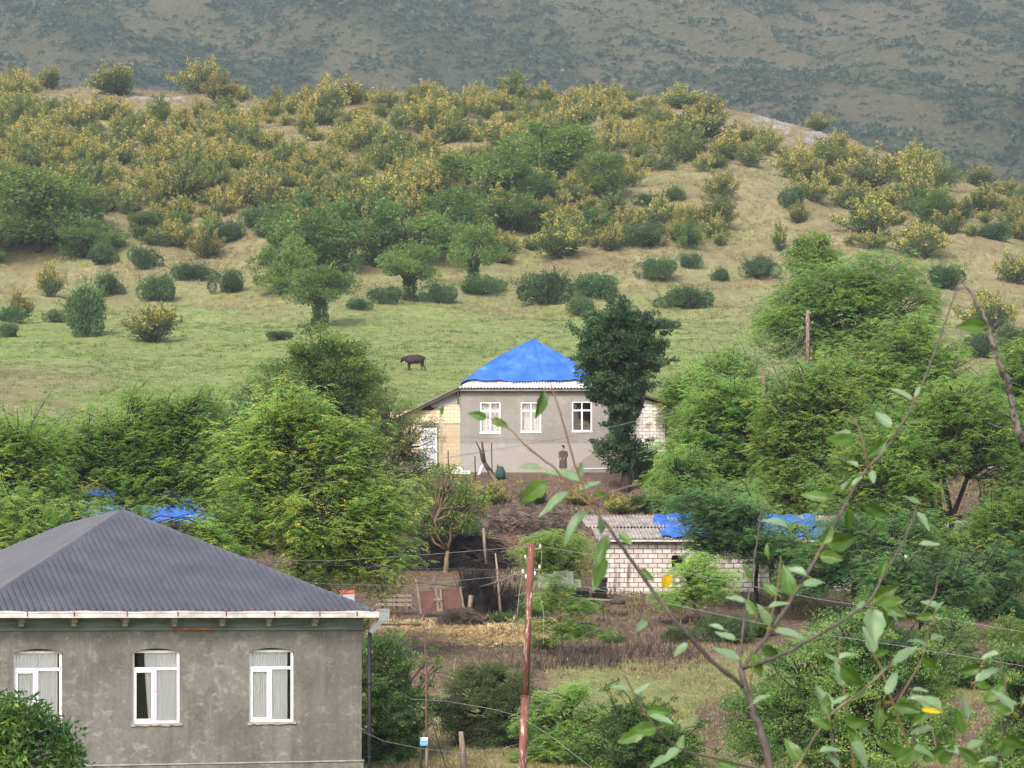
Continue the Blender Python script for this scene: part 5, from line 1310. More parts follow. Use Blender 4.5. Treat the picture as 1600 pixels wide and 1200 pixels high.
mb = MB(); mb.bar((q0.x - .1, -.28, q0.z - .18), (bx_(648), -.28, bz_(639) - .10), .05, .16); mb.bar((bx_(716), -.2, bz_(608)), (bx_(716), -.2, bz_(632)), .08, .08); mb.build('rafter', M['wood_dark'], bh)
mb = MB(); mb.add([(bx_(712), .16, bz_(613)), (bx_(716), .16, bz_(629)), (bx_(694), .16, bz_(635)), (bx_(675), .16, bz_(637)), (bx_(672), .16, bz_(631))], [(0, 1, 2, 3, 4)]); 
mb.add([(bx_(712), .2, bz_(613)), (bx_(716), .2, bz_(629)), (bx_(694), .2, bz_(635)), (bx_(675), .2, bz_(637)), (bx_(672), .2, bz_(631))], [(4, 3, 2, 1, 0)]); mb.build('gable_sheet', M['grey_sheet'], bh)
# right annex: white blocks
rx0, rx1 = bx_(985), bx_(1042)
mb = MB(); mb.add([(rx0, 2.0, bz_(760)), (rx1, 2.0, bz_(760)), (rx1, 2.0, bz_(629)), (rx0, 2.0, bz_(613))], [(0, 1, 2, 3)]); mb.add([(rx1, 2.0, bz_(760)), (rx1, 6, bz_(760)), (rx1, 6, bz_(629)), (rx1, 2.0, bz_(629))], [(0, 1, 2, 3)])
mb.box2((BW + .01, 2.02, bz_(700)), (rx0 + .02, 2.2, bz_(613))); mb.build('white_annex_wall', M['white_block'], bh)
mb = MB(); mb.add([(bx_(985), 1.6, bz_(605)), (bx_(1052), 1.6, bz_(627)), (bx_(1052), 6.5, bz_(627)), (bx_(985), 6.5, bz_(605))], [(0, 1, 2, 3)]); mb.bar((bx_(985), 1.6, bz_(607)), (bx_(1052), 1.6, bz_(628.5)), .06, .12); mb.build('white_annex_roof', M['wood_dark'], bh)
# foot of the house: step of blocks, planks
st_ = empty('block_pile', at(717, 741, 156.2)); tag(st_, 'short pile of white limestone blocks at the left corner of the blue roofed house', 'blocks')
mb = MB(); R_ = random.Random(4)
for i, (a, b2, z) in enumerate([(-.42, -.02, 0), (0, .38, 0), (.42, .62, 0), (-.40, 0, .21), (-.02, .2, .21)]): mb.box2((a, -.15 + R_.uniform(-.03, .03), z), (b2, .1, z + .195))
mb.build('block', M['white_paint'], st_)

# ---------------------------------------------------------------- long block shed
SY = math.radians(4); s0 = at(938, 955, 126.0); SG = tz(s0.x + 5, 126) 
sh = empty('long_shed', (s0.x, s0.y, 0), SY); tag(sh, 'long low shed of stained white blocks with an old corrugated roof', 'shed')
SL = 14.2; zt, zb = 3.02, .25
wn_ = [(3.15, 3.75, 1.75, 2.45, 0), (9.0, 9.9, 1.7, 2.4, 0), (11.3, 12.1, .6, 2.3, 0)]
mb = MB(); wall_open(mb, .25, SL, zb, zt, wn_, .2, 2); mb.add([(.25, 0, zb), (.25, 5, zb), (.25, 5, zt + 1.1), (.25, 0, zt)], [(0, 3, 2, 1)]); mb.add([(SL, 0, zb), (SL, 5, zb), (SL, 5, zt + 1.1), (SL, 0, zt)], [(0, 1, 2, 3)]); mb.add([(.25, 5, zb), (SL, 5, zb), (SL, 5, zt + 1.1), (.25, 5, zt + 1.1)], [(0, 1, 2, 3)])
mb.build('wall', M['old_block'], sh)
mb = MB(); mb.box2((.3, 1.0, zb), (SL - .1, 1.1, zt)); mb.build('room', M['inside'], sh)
mb = MB(); mb.box2((-.12, -.36, zt + .02), (SL + .2, -.31, zt + .12)); mb.build('eave_board', M['gutter'], sh)
mb = MB(); ez, rz_ = zt + .13, 4.36
for i in range(14):
    R_ = random.Random(i); x0_ = -.2 + i * 1.05; dz = R_.uniform(0, .02)
    corr_sheet(mb, (x0_, -.42, ez + dz), (x0_ + 1.1, -.42, ez + .01), (x0_, 2.0, ez + (rz_ - ez) * .46 + dz), (x0_ + 1.1, 2.0, ez + (rz_ - ez) * .46 + .01), 7, .03, rows=2, per=6)
    corr_sheet(mb, (x0_ - .25, 1.9, ez + (rz_ - ez) * .45 + .04 + dz), (x0_ + .85, 1.9, ez + (rz_ - ez) * .45 + .05), (x0_ - .25, 4.9, rz_ + dz), (x0_ + .85, 4.9, rz_ + .01), 7, .03, rows=2, per=6)
mb.build('roof', M['slate_old'], sh)
def flat_tarp(name, label, poly_lo, poly_hi, group=None):
    """sheet between two lines of points on the shed roof (shed coordinates x, along-slope t)"""
    o = empty(name, (s0.x, s0.y, 0), SY); tag(o, label, 'tarpaulin', group); mb = MB(); n = 46; m_ = 14; vs = []
    def P(x, t): y = -.42 + 5.32 * t; return Vector((x, y, ez + (rz_ - ez) * t + .075))
    for i in range(n + 1):
        f = i / n
        for j in range(m_ + 1):
            g = j / m_
            x = (poly_lo[0] + (poly_lo[2] - poly_lo[0]) * f) * (1 - g) + (poly_hi[0] + (poly_hi[2] - poly_hi[0]) * f) * g
            t = (poly_lo[1] + (poly_lo[3] - poly_lo[1]) * f) * (1 - g) + (poly_hi[1] + (poly_hi[3] - poly_hi[1]) * f) * g
            x += .10 * math.sin(g * 7 + f * 3) * (f < .02); t = min(1.01, t + .03 * math.sin(f * 23) * (g < .05))
            p = P(x, t); p.z += .03 * math.sin(f * 30 + g * 6) + .03 * math.sin(g * 11 + f * 9) + .015 * math.sin(f * 71 + g * 5); vs.append(p)
    fs = [(i * (m_ + 1) + j, (i + 1) * (m_ + 1) + j, (i + 1) * (m_ + 1) + j + 1, i * (m_ + 1) + j + 1) for i in range(n) for j in range(m_)]
    mb.add(vs, fs, True); mb.build('sheet', M['tarp'], o)
flat_tarp('tarpaulin', 'left blue tarpaulin on the long shed, its slanting edge showing beside bare corrugated sheets', (2.6, .02, 6.3, .02), (2.9, .99, 6.5, 1.0))
flat_tarp('tarpaulin', 'right blue tarpaulin on the long shed, seen behind locust leaves', (6.9, .02, 10.2, .02), (6.7, 1.0, 10.3, 1.0))

# hidden house behind the left locusts
v0 = at(60, 955, 133.); vh = empty('screened_house', (v0.x, 133., 0), math.radians(6)); tag(vh, 'house almost hidden behind the left locust trees, only its blue roof glinting through', 'house')
mb = MB(); gz = tz(v0.x + 4, 133) - .5; mb.box2((0, 0, gz), (8.6, 5, 4.1)); mb.build('wall', M['old_block'], vh)
mb = MB(); mb.add([(-.3, -.4, 4.1), (8.9, -.4, 4.1), (6.3, 2.6, 5.7), (2.2, 2.6, 5.7)], [(0, 1, 2, 3)]); mb.add([(8.9, -.4, 4.1), (8.9, 5.4, 4.1), (6.3, 2.6, 5.7)], [(0, 1, 2)]); mb.add([(-.3, -.4, 4.1), (2.2, 2.6, 5.7), (-.3, 5.4, 4.1)], [(0, 1, 2)]); mb.add([(8.9, 5.4, 4.1), (-.3, 5.4, 4.1), (2.2, 2.6, 5.7), (6.3, 2.6, 5.7)], [(0, 1, 2, 3)])
mb.build('roof', M['tarp'], vh)
# building behind the right locusts
v1 = at(1476, 955, 139.); vr = empty('screened_barn', (v1.x, 139., 0), 0); tag(vr, 'pale block barn glimpsed low behind the large locust at the right border', 'barn')
mb = MB(); gz = tz(v1.x, 139) - .6; mb.box2((1.0, 0, gz), (9, 4, 3.35)); mb.build('wall', M['white_block'], vr)
mb = MB(); mb.add([(.4, -.5, 3.5), (9.4, -.5, 3.5), (9.4, 4.4, 4.5), (.4, 4.4, 4.5)], [(0, 1, 2, 3)]); mb.box2((.4, -.5, 3.38), (9.4, -.44, 3.48)); mb.build('roof', M['slate_old'], vr)
v2 = at(1490, 955, 162.); vp = empty('block_wall', (v2.x, 162., 0), 0); tag(vp, 'stretch of pale block wall on the bare bank behind the large right locust', 'wall')
mb = MB(); mb.box2((0, 0, 7.4), (3.0, .3, 9.2)); mb.build('masonry', M['old_block'], vp); mb = MB(); mb.bar((.0, -.8, 7.35), (3.0, -.8, 7.25), .10, .16); mb.build('beam', M['weathered'], vp)
# ---------------------------------------------------------------- poles and wires
def rod(mb, pts, r, n=8): mb.tube(pts, r, n)
def pole(u0, v0, u1, v1, D, r0, r1, label, split=None, mat='rust_pole', caps=(), D1=None):
    top = at(u0, v0, D); bot = at(u1, v1, D1 or D)
    g = tz(bot.x, bot.y); d = (bot - top); k = (g - .3 - top.z) / d.z; foot = top + d * k
    root = empty('utility_pole', foot); tag(root, label, 'utility pole', 'rusty pipe poles carrying the village wires')
    T = top - foot
    mb = MB(); t = split if split is not None else .5
    mid = T * (1 - t)
    mb.tube([mid, T], [r0, r0 * .95], 14); mb.build('pipe_section', M[mat], root)
    mb = MB(); mb.tube([Vector((0, 0, 0)), mid], [r1, r1 * .98], 14); mb.tube([mid * .995, mid * 1.003], [r1 * 1.09, r1 * 1.09], 14); mb.build('pipe_section', M[mat], root)
    for (uu, vv, sd) in caps:
        p = at(uu, vv, D) - foot; mb = MB(); q = Vector((T.x * (p.z / T.z), T.y * (p.z / T.z), p.z))
        mb.tube([q, Vector((p.x, p.y, p.z)), Vector((p.x, p.y, p.z + .05))], .012, 6); br = mb.build('bracket', M['rafter'], root)
        mb = MB(); mb.lathe((p.x, p.y, p.z + .03), [(.012, -.015), (.027, .0), (.018, .015), (.027, .03), (.019, .045), (.024, .056), (.011, .066)], 12); mb.build('insulator', M['porcelain'], br)
    return root
pole(830.5, 849, 816, 1200, 60, .074, .088, 'tall rusty steel pole standing in front of the straw patch', split=.50, caps=[(821, 874, 0), (844, 858, 1), (843, 890, 1), (817, 897, 0), (836, 900, 1), (822, 905, 0)])
pole(1262, 485, 1262, 560, 183, .13, .13, 'peeling pole on the far slope below the pale locust tree', caps=[(1266, 490, 1), (1254, 498, 0), (1269, 505, 1), (1253, 512, 0)], mat='rust_pale')
pole(1193, 585, 1192, 640, 150, .10, .11, 'short peeling pole sunk among the right hand locust crowns', caps=[(1201, 600, 1), (1187, 592, 0), (1203, 620, 1), (1182, 606, 0)], mat='rust_pale')
def wire(label, pts, r=.012, mat='wire_pale', sag=0.0, name='overhead_wire', seg=14, cat='wire', group='overhead wires'):
    """pts: (u, v, D)"""
    P = [at(*p) for p in pts]; out = []
    for a, b_ in zip(P[:-1], P[1:]):
        for i in range(seg): t = i / seg; p = a.lerp(b_, t); p.z -= sag * 4 * t * (1 - t); out.append(p)
    out.append(P[-1]); mb = MB(); mb.tube(out, r * .52, 5); return tag(mb.build(name, M[mat]), label, cat, group)
wire('pale wire from the tall rusty pole top running left behind the dark roof', [(822, 854, 60), (700, 864, 66), (525, 876, 80), (250, 874, 104), (0, 857, 126), (-200, 838, 150)], .010)
wire('dark cable from the tall rusty pole to the left trees', [(828, 891, 60), (640, 888, 70), (470, 881, 88), (200, 872, 120)], .013, 'wire_dark')
wire('lower pale wire from the tall rusty pole running left past the gate', [(815, 897, 60), (640, 915, 72), (520, 913, 86), (300, 895, 110), (100, 880, 125)], .010)
wire('pale wire from the tall rusty pole rising past the white shed wall to the right', [(841, 853, 60), (930, 868, 59), (1050, 890, 58), (1180, 917, 57), (1284, 937, 56), (1431, 959, 55), (1620, 991, 53)], .008)
wire('upper of two twin wires sweeping from the tall rusty pole to the lower right', [(836, 897, 60), (930, 914, 58), (1100, 947, 55), (1240, 978, 52), (1400, 1004, 50), (1620, 1038, 47)], .008, 'wire_dark')
wire('lower of two twin wires sweeping from the tall rusty pole to the lower right', [(836, 901, 60), (930, 920, 58), (1100, 955, 55), (1240, 985, 52), (1400, 1008, 50), (1620, 1044, 47)], .008)
wire('loose white wire end dangling left of the tall rusty pole', [(816, 898, 60), (811, 930, 60), (808, 960, 59.9), (801, 985, 60), (799, 1000, 60)], .011, group=None, name='hanging_wire')
wire('loose pale wire end dangling right of the tall rusty pole', [(846, 860, 60), (846, 880, 60), (841, 900, 60), (842, 925, 60.1), (850, 960, 60), (849, 1008, 60)], .011, group=None, name='hanging_wire')
wire('pale guy wire crossing the foot of the tall rusty pole to the bottom border', [(640, 1092, 66), (700, 1096, 64), (770, 1108, 62), (812, 1119, 60), (860, 1150, 59), (930, 1204, 58)], .009)
wire('slack pale wire hanging low between grey house and rusty pole', [(560, 1140, 76), (600, 1158, 72), (660, 1170, 68), (720, 1176, 65), (780, 1170, 62), (816, 1161, 60)], .009)
wire('thin wire slanting from the pole foot to the lower border', [(828, 1152, 60), (880, 1192, 58), (900, 1210, 57)], .007, 'bark')
wire('white double cable crossing in front of the blue roofed house', [(600, 738, 140), (720, 712, 143), (870, 691, 146), (960, 666, 148), (1070, 640, 149), (1182, 607, 150)], .016)
wire('dark cable just above the white one across the blue roofed house', [(600, 732, 140), (720, 711, 143), (870, 687, 146), (1000, 655, 148), (1182, 602, 150)], .014, 'wire_dark')
wire('pale service wire from the tan annex roof down to the left trees', [(705, 612, 157), (650, 632, 150), (610, 652, 143), (560, 682, 135)], .014)
wire('thin dark wire along the wall of the blue roofed house', [(640, 683, 150), (720, 683, 154), (860, 689, 156), (960, 692, 156)], .012, 'wire_dark')
wire('upper sagging wire between the two peeling poles', [(1256, 497, 183), (1246, 535, 172), (1225, 575, 160), (1201, 600, 150)], .015)
wire('lower sagging wire between the two peeling poles', [(1268, 508, 183), (1254, 545, 174), (1232, 585, 160), (1204, 620, 150)], .015)
wire('dark sagging cable between the two peeling poles', [(1262, 500, 183), (1250, 540, 172), (1228, 572, 160), (1195, 596, 150)], .014, 'wire_dark')
wire('pale rope line slanting down across the shed tarpaulin', [(1135, 755, 128), (1090, 815, 122), (1066, 850, 119)], .015)

# ---------------------------------------------------------------- yard things
def stick(name, label, cat, pts, r, mat='weathered', group=None, n=7):
    """pts (u, v, D): foot pushed to the ground when the last point asks for it"""
    P = [at(*p) for p in pts]; mb = MB(); mb.tube(P, r, n); return tag(mb.build(name, M[mat]), label, cat, group)
# gate
gD = 120.3; g0 = at(655, 956, gD); gate = empty('gate', g0); tag(gate, 'rusty sheet metal double gate between grey wooden posts', 'gate')
def gp(u, v, dy=0): return at(u, v, gD) - g0 + Vector((0, dy, 0))
def quadprism(mb, pts, t):
    n = len(pts); mb.add([p for p in pts] + [p + Vector((0, t, 0)) for p in pts], [tuple(range(n)), tuple(range(2 * n - 1, n - 1, -1))] + [(i, i + n, (i + 1) % n + n, (i + 1) % n) for i in range(n)])
mb = MB(); quadprism(mb, [gp(656, 925), gp(681, 922), gp(683, 955), gp(660, 958)], .02); mb.build('door_leaf', M['rust_sheet'], gate)
mb = MB(); quadprism(mb, [gp(690, 921), gp(718, 918), gp(722, 951), gp(692, 955)], .02); mb.build('door_leaf', M['rust_sheet'], gate)
for (a, b_, w) in (((650, 905), (658, 958), .14), ((681, 919), (685, 957), .10), ((688, 918), (691, 955), .10), ((719, 917), (725, 951), .15)):
    mb = MB(); mb.bar(gp(*a, -.06), gp(*b_, -.06), w, .08); mb.build('post', M['weathered'], gate)
for q_ in ((678, 937, 692, 936, .09), (679, 917, 689, 916, .06), (683, 954, 692, 952.5, .1)):
    mb = MB(); mb.bar(gp(q_[0], q_[1], -.13), gp(q_[2], q_[3], -.13), .04, q_[4]); mb.build('latch', M['weathered'], gate)
mb = MB(); mb.bar(gp(648, 910, -.02), gp(726, 918, -.02), .05, .05); mb.build('rail', M['wood_dark'], gate)
stick('fence_post', 'short pale plank post right of the rusty gate', 'post', [(736, 930, 120), (733, 960, 120)], .10, n=4)
stick('pole_stick', 'tall pale stripped stick in the brush fence', 'stick', [(774, 864, 121), (777, 890, 121), (779, 920, 120.8), (782, 955, 120.6)], [.03, .05, .055, .07])
stick('pole_stick', 'weathered board standing above the brush fence', 'stick', [(755.5, 825, 127), (757, 850, 127), (760, 882, 127)], .07, n=4)
stick('pole_stick', 'short dark stick beside the tall stripped stick', 'stick', [(773, 905, 121), (771, 936, 121)], .03)
stick('pole_stick', 'thin pole slanting up from the brush fence to the rusty pole', 'stick', [(815, 892, 118), (785, 907, 119), (750, 917, 120.5)], .035)
stick('pole_stick', 'grey leaning prop by the tyre pile', 'stick', [(898, 869, 124), (906, 900, 123.5)], .07, n=4)
stick('pole_stick', 'thin bleached stick standing in the earth bank', 'stick', [(712, 1028, 98), (708, 1055, 97), (703, 1092, 96)], [.025, .03, .03])
stick('fence_post', 'weathered wooden post with a wire band at the bottom border', 'post', [(720, 1143, 82), (722, 1165, 82), (727, 1215, 82)], [.07, .09, .11])
stick('rebar', 'thin dark rod leaning at the bottom beside the blue box', 'rod', [(673, 1120, 84), (700, 1210, 80)], .014, 'bark_dark')
# wire band
# gas pipe with the blue box
gr = empty('gas_pipe', at(661, 1215, 70)); tag(gr, 'thin brown pipe bent at the top with a small blue box at its foot', 'pipe')
def rel(u, v, D, o): return at(u, v, D) - o.location
mb = MB(); mb.tube([rel(596, 976, 73, gr), rel(630, 975.5, 71.5, gr), rel(658, 975.5, 70, gr), rel(661.5, 977, 70, gr), rel(663, 982, 70, gr), rel(666, 1060, 70, gr), rel(666, 1130, 70, gr), rel(666, 1160, 70, gr)], .022, 8); mb.build('pipe', M['rust_sheet'], gr)
mb = MB(); mb.tube([rel(666, 1158, 70, gr), rel(667, 1165, 70, gr), rel(666, 1230, 70, gr)], .04, 8); mb.build('wooden_stake', M['weathered'], gr)
mb = MB(); mb.tube([rel(657.5, 1146, 70.1, gr), rel(657.5, 1230, 70.1, gr)], .03, 8); mb.build('metal_stake', M['bark_dark'], gr)
bm_ = simple('blue_box_paint', (.10, .30, .72), (.14, .36, .78), 3, .5, bstr=0)
mb = MB(); c_ = rel(662.5, 1158, 69.9, gr); mb.box(c_, (.19, .12, .18)); mb.box(c_ + Vector((.0, .0, -.10)), (.17, .10, .02)); bo = mb.build('blue_box', bm_, gr)
mb = MB(); mb.box(c_ + Vector((.02, -.03, .055)), (.14, .10, .075)); mb.build('white_cover', M['pvc'], bo)

# tyres, corrugated sheet, debris
def tyre(u, v, D, R0, r, tilt, label, rz=0., group='old tyres in the yard'):
    x = (u - CU) / F * D; z = (HV - v) / F * D
    mb = MB(); n = 22; k = 12; vs = []
    for i in range(n):
        a = i / n * 2 * math.pi
        for j in range(k):
            b_ = j / k * 2 * math.pi; cr = math.copysign(abs(math.cos(b_)) ** .6, math.cos(b_)); sr = math.copysign(abs(math.sin(b_)) ** .6, math.sin(b_))
            rr = R0 - r + r * cr; vs.append((rr * math.cos(a), rr * math.sin(a), r * .85 * sr + (.008 if (i % 2 and cr > .8) else 0)))
    fs = [(i * k + j, ((i + 1) % n) * k + j, ((i + 1) % n) * k + (j + 1) % k, i * k + (j + 1) % k) for i in range(n) for j in range(k)]
    mb.add(vs, fs, True); o = mb.build('tyre', M['tyre']); o.location = (x, D, z + r * .8); o.rotation_euler = (tilt, 0, rz); return tag(o, label, 'tyre', group)
for i in range(4): tyre(937 + (i % 2) * 1.4 - .6, 933 - i * 7.9, 124.2, .33, .115, .04 * (i % 2), ['bottom tyre of the standing tyre stack', 'second tyre from the bottom of the stack', 'third tyre from the bottom of the stack', 'topmost tyre of the stack by the shed corner'][i], i)
tyre(908, 935, 123.0, .33, .11, .05, 'dusty tyre lying flat left of the tyre stack')
tyre(910, 929, 123.4, .30, .10, .1, 'tyre lying on the dusty one left of the stack', 1)
tyre(965, 944, 120.5, .34, .11, .05, 'worn tyre lying flat on the dirt in front of the shed')
tyre(932, 951, 119.0, .33, .10, .15, 'dark tyre half sunk in the weeds', 2)
wp = empty('firewood', at(912, 925, 123.2)); tag(wp, 'small heap of pale split wood on the flat tyres', 'firewood'); R_ = random.Random(8); mb = MB()
for i in range(16): a = Vector((R_.uniform(-.45, .45), R_.uniform(-.2, .2), R_.uniform(0, .35))); mb.bar(a, a + Vector((R_.uniform(-.3, .3), R_.uniform(-.1, .1), R_.uniform(-.15, .2))), .07, .05)
mb.build('split_wood', simple('split_wood', (.55, .36, .20), (.30, .19, .11), 8, .9, bstr=.2), wp)
cs_ = empty('corrugated_fence', at(842, 915, 121.5)); tag(cs_, 'grey corrugated metal sheets standing behind the rusty pole', 'fence')
for i, (u0_, u1_, v0_) in enumerate(((840, 866, 896), (864, 896, 892), (893, 908, 905))):
    mb = MB(); p = [at(u0_, 918, 121.5) - cs_.location, at(u1_, 918, 121.4) - cs_.location, at(u0_, v0_, 121.5) - cs_.location, at(u1_, v0_ + 1, 121.4) - cs_.location]
    nx = 60; vs = []
    for j in range(2):
        for k in range(nx + 1): t = k / nx; q = p[2 * j].lerp(p[2 * j + 1], t); vs.append((q.x, q.y + .02 * math.sin(t * 50) + .05 * i, q.z))
    mb.add(vs, [(k, k + 1, nx + 2 + k, nx + 1 + k) for k in range(nx)], True); mb.build('sheet', M['galv'], cs_)
stick('plank', 'long plank on the ground in front of the tyre stack', 'plank', [(915, 936, 121.8), (965, 939, 121.5)], .05, n=4)
gf = empty('board_fence', at(600, 950, 121)); tag(gf, 'low grey board fence left of the rusty gate', 'fence'); mb = MB()
for i, v in enumerate((930, 937, 944)): mb.bar(at(585, v, 121) - gf.location, at(643, v + 1, 121) - gf.location, .03, .13)
mb.build('board', M['weathered'], gf); mb = MB()
for u in (598, 620, 640): mb.bar(at(u, 926, 121.1) - gf.location, at(u, 953, 121.1) - gf.location, .08, .06)
mb.build('post', M['wood_dark'], gf)
ob = empty('beehive', at(543, 946, 117)); tag(ob, 'pale box with an orange lid beyond the roof corner', 'box'); mb = MB(); mb.box((0, 0, .25), (.6, .5, .5)); mb.build('box_body', M['grey_sheet'], ob); mb = MB(); mb.box((0, 0, .55), (.66, .56, .13)); mb.build('box_lid', simple('orange_lid', (.62, .16, .07), (.5, .12, .06), 4, .7, bstr=0), ob)
# plank & dead trunk by the house
dt = empty('fallen_trunk', at(775, 770, 151)); tag(dt, 'bleached dead tree trunk lying down the bank below the house', 'log')
mb = MB(); rr_ = lambda *p: at(*p) - dt.location
mb.tube([rr_(765, 737, 154.5), rr_(772, 748, 153.5), rr_(778, 757, 152.5)], [.10, .11, .10], 8); mb.tube([rr_(778, 758, 152.5), rr_(785, 768, 151), rr_(783, 774, 150), rr_(795, 778, 149)], [.11, .16, .12, .12], 8); mb.tube([rr_(787, 774, 149.5), rr_(800, 783, 148.4), rr_(806, 787, 148)], [.16, .15, .12], 8); mb.build('log', M['bark_pale'], dt)
ds = empty('dead_tree', at(760, 740, 155.3)); tag(ds, 'forked dead tree stump leaning at the house wall', 'dead tree'); rr_ = lambda *p: at(*p) - ds.location
mb = MB(); mb.tube([rr_(768, 740, 155.3), rr_(760, 728, 155.4), rr_(754, 718, 155.5), rr_(750, 703, 155.6), rr_(744, 690, 155.7)], [.14, .12, .09, .05, .03], 8); mb.tube([rr_(757, 722, 155.4), rr_(755, 706, 155.4), rr_(753, 690, 155.4)], [.09, .07, .05], 8); mb.build('trunk', M['bark'], ds)
stick('plank', 'white plank propped against the dead stump', 'plank', [(754, 727, 155), (748, 742, 154.6)], .09, 'white_paint', n=4)
stick('plank', 'pale plank lying along the house foot behind the walnut', 'plank', [(908, 733, 156), (955, 732.5, 156.1), (966, 731, 156.1)], .06, 'grey_sheet', n=4)
sk = empty('sack', at(782, 748, 153.6)); tag(sk, 'dark green garden chair shaped bundle standing by the bank', 'bundle'); mb = MB(); mb.lathe((0, 0, 0), [(.22, 0), (.27, .15), (.24, .4), (.17, .6), (.08, .66)], 10); mb.build('cloth', simple('dark_green_cloth', (.02, .05, .045), (.035, .075, .07), 5, .8, bstr=.3), sk); mb = MB(); mb.box((-.15, .1, .5), (.08, .3, .5)); mb.build('back', M['bark_dark'], sk)
for u, v, D, h, lb_ in ((700, 740, 150, 1.2, 'thin dark stake in front of the white block pile'), (742, 755, 149, 1.4, 'thin dark stake below the white propped plank'), (640, 745, 148, 1.0, 'thin dark stake in front of the white annex door'), (768, 738, 155.4, 1.6, 'thin dark stake between the dead stump and the green bundle')):
    p = at(u, v, D); stick('fence_stake', lb_, 'stake', [(u, v - h * F / D, D), (u + 1, v + 8, D)], .03, 'bark_dark', 'thin dark stakes on the house bank')

M['twigs'] = simple('dry_twigs', (.21, .165, .135), (.035, .026, .022), 2.6, .95, bstr=0, lo=.42, hi=.58, detail=8)
M['twigs_dark'] = simple('dark_twigs', (.060, .048, .044), (.010, .008, .009), 2.2, .95, bstr=0, lo=.40, hi=.56, detail=8)
M['stalks'] = simple('dry_stalks', (.13, .10, .08), (.035, .028, .023), 3, .95, bstr=0, lo=.4, hi=.6, detail=8)
# brush piles: arching twigs
def brush(name, label, u0, u1, vb, vt, D0, D1, n, seed, mat='bark_dark', cat='brush pile', L=(1.2, 2.4), upright=0.0, r=.012, seg=4, dome=True, kind=None):
    R = random.Random(seed); mb = MB()
    for i in range(n):
        t = R.random(); D = R.uniform(D0, D1); u = u0 + (u1 - u0) * t; x = (u - CU) / F * D; g = tz(x, D)
        H = (vb - vt) / F * D * ((1 - (2 * t - 1) ** 2) ** .5 if dome else 1) * .95
        l = R.uniform(*L)
        if upright:
            p0 = Vector((x, D, g - .1)); d = Vector((R.gauss(0, .16), R.gauss(0, .16), 1)).normalized() * H * R.uniform(.5, 1.1); b = Vector((R.gauss(0, .12), R.gauss(0, .12), 0))
            pts = [p0, p0 + d * .5 + b * .5, p0 + d + b * 1.6]
        else:
            h = H * R.random() ** .55; a = R.gauss(0, .35) + (math.pi if R.random() < .5 else 0); el = R.gauss(.05, .22)
            d = Vector((math.cos(a) * math.cos(el), math.sin(a) * math.cos(el) * .7, math.sin(el))) * l; c = Vector((x, D + R.uniform(-.3, .3), g + h))
            pts = [c - d * .5 - Vector((0, 0, .12 * l)), c - d * .12 + Vector((0, 0, .05)), c + d * .2 + Vector((0, 0, .06)), c + d * .5 - Vector((0, 0, .18 * l))]
            for p in pts: p.z = max(p.z, g - .1)
        mb.tube(pts, [r * R.uniform(.8, 1.8), r, r * .5, r * .4][:len(pts)] if len(pts) > 2 else r, 3, False)
    o = mb.build(name, M[mat]); tag(o, label, cat, kind=kind); return o
brush('brush_pile', 'long dark heap of cut branches behind the orchard tree', 640, 775, 888, 838, 131.5, 134.5, 1700, 1, 'twigs_dark', L=(1.2, 3.0), r=.014)
brush('brush_pile', 'greyish heap of dry branches on the bank above the yard', 745, 905, 832, 799, 140, 143, 800, 2, 'twigs', L=(1.0, 2.4), r=.013)
brush('brush_fence', 'upright dry twig fence right of the rusty gate', 728, 765, 958, 880, 120.6, 122, 1100, 3, 'twigs_dark', 'brush fence', upright=1, r=.012, dome=False)
brush('brush_fence', 'dark lower stretch of twig fence behind the tall stripped stick', 762, 812, 955, 905, 121, 123, 420, 4, 'twigs_dark', 'brush fence', upright=1, r=.012, dome=False)
brush('dry_stalks', 'dry brown stalks standing in a clump below the straw, right of the rusty pole', 866, 968, 1045, 1002, 104.5, 106.5, 170, 5, 'stalks', 'dry stalks', upright=1, r=.012, dome=False)
brush('dry_stalks', 'second clump of dry stalks left of the bramble under the shed', 975, 1090, 1020, 985, 107, 109, 130, 6, 'stalks', 'dry stalks', upright=1, r=.012, dome=False)
brush('dry_stalks', 'grey dry twigs standing behind the joint of the rusty pole', 790, 866, 1050, 1018, 104, 106, 120, 7, 'twigs', 'dry stalks', upright=1, r=.010, dome=False)
brush('dry_stalks', 'sparse grey weed stalks along the lower edge of the straw', 630, 800, 1040, 1018, 104, 107, 60, 8, 'twigs', 'dry stalks', upright=1, r=.008, dome=False)
brush('manure_heap', 'brown heap of straw and manure in front of the gate', 690, 748, 975, 950, 117.3, 119, 900, 9, 'stalks', 'manure heap', L=(.3, .8), r=.012)
# straw spread
M['straw'] = leaf_mat('straw', (.26, .17, .09), (.56, .42, .22), (.82, .68, .40), (.22, .13, .08), trans=.1, obj_var=0)
def straw_xy(R, n):
    y = R.uniform(111.2, 119.4, n * 2); u = R.uniform(575, 870, n * 2); x = (u - CU) / F * y; k = R.random(n * 2) < .15 + .85 * ground_zones(x, y)[..., 2]; return x[k][:n], y[k][:n]
R = np.random.default_rng(9); x, y = straw_xy(R, 27000); n_ = len(x); P = np.stack([x, y, terrain(x, y) + R.random(n_) * .10], 1)
d = unit(np.concatenate([R.normal(size=(n_, 2)), R.normal(size=(n_, 1)) * .22], 1)); cs2 = fbm(x / 1.2, y / 1.2, 3, 6)
tag(link_mesh('straw', leaf_mesh('straw', P, d, frames(R, d, .5), R.uniform(.12, .4, n_), R.uniform(.012, .03, n_), .15 + .8 * cs2, (R.random(n_) < .25) * .8), M['straw']), 'golden straw strewn over the yard ground', 'straw', kind='stuff')
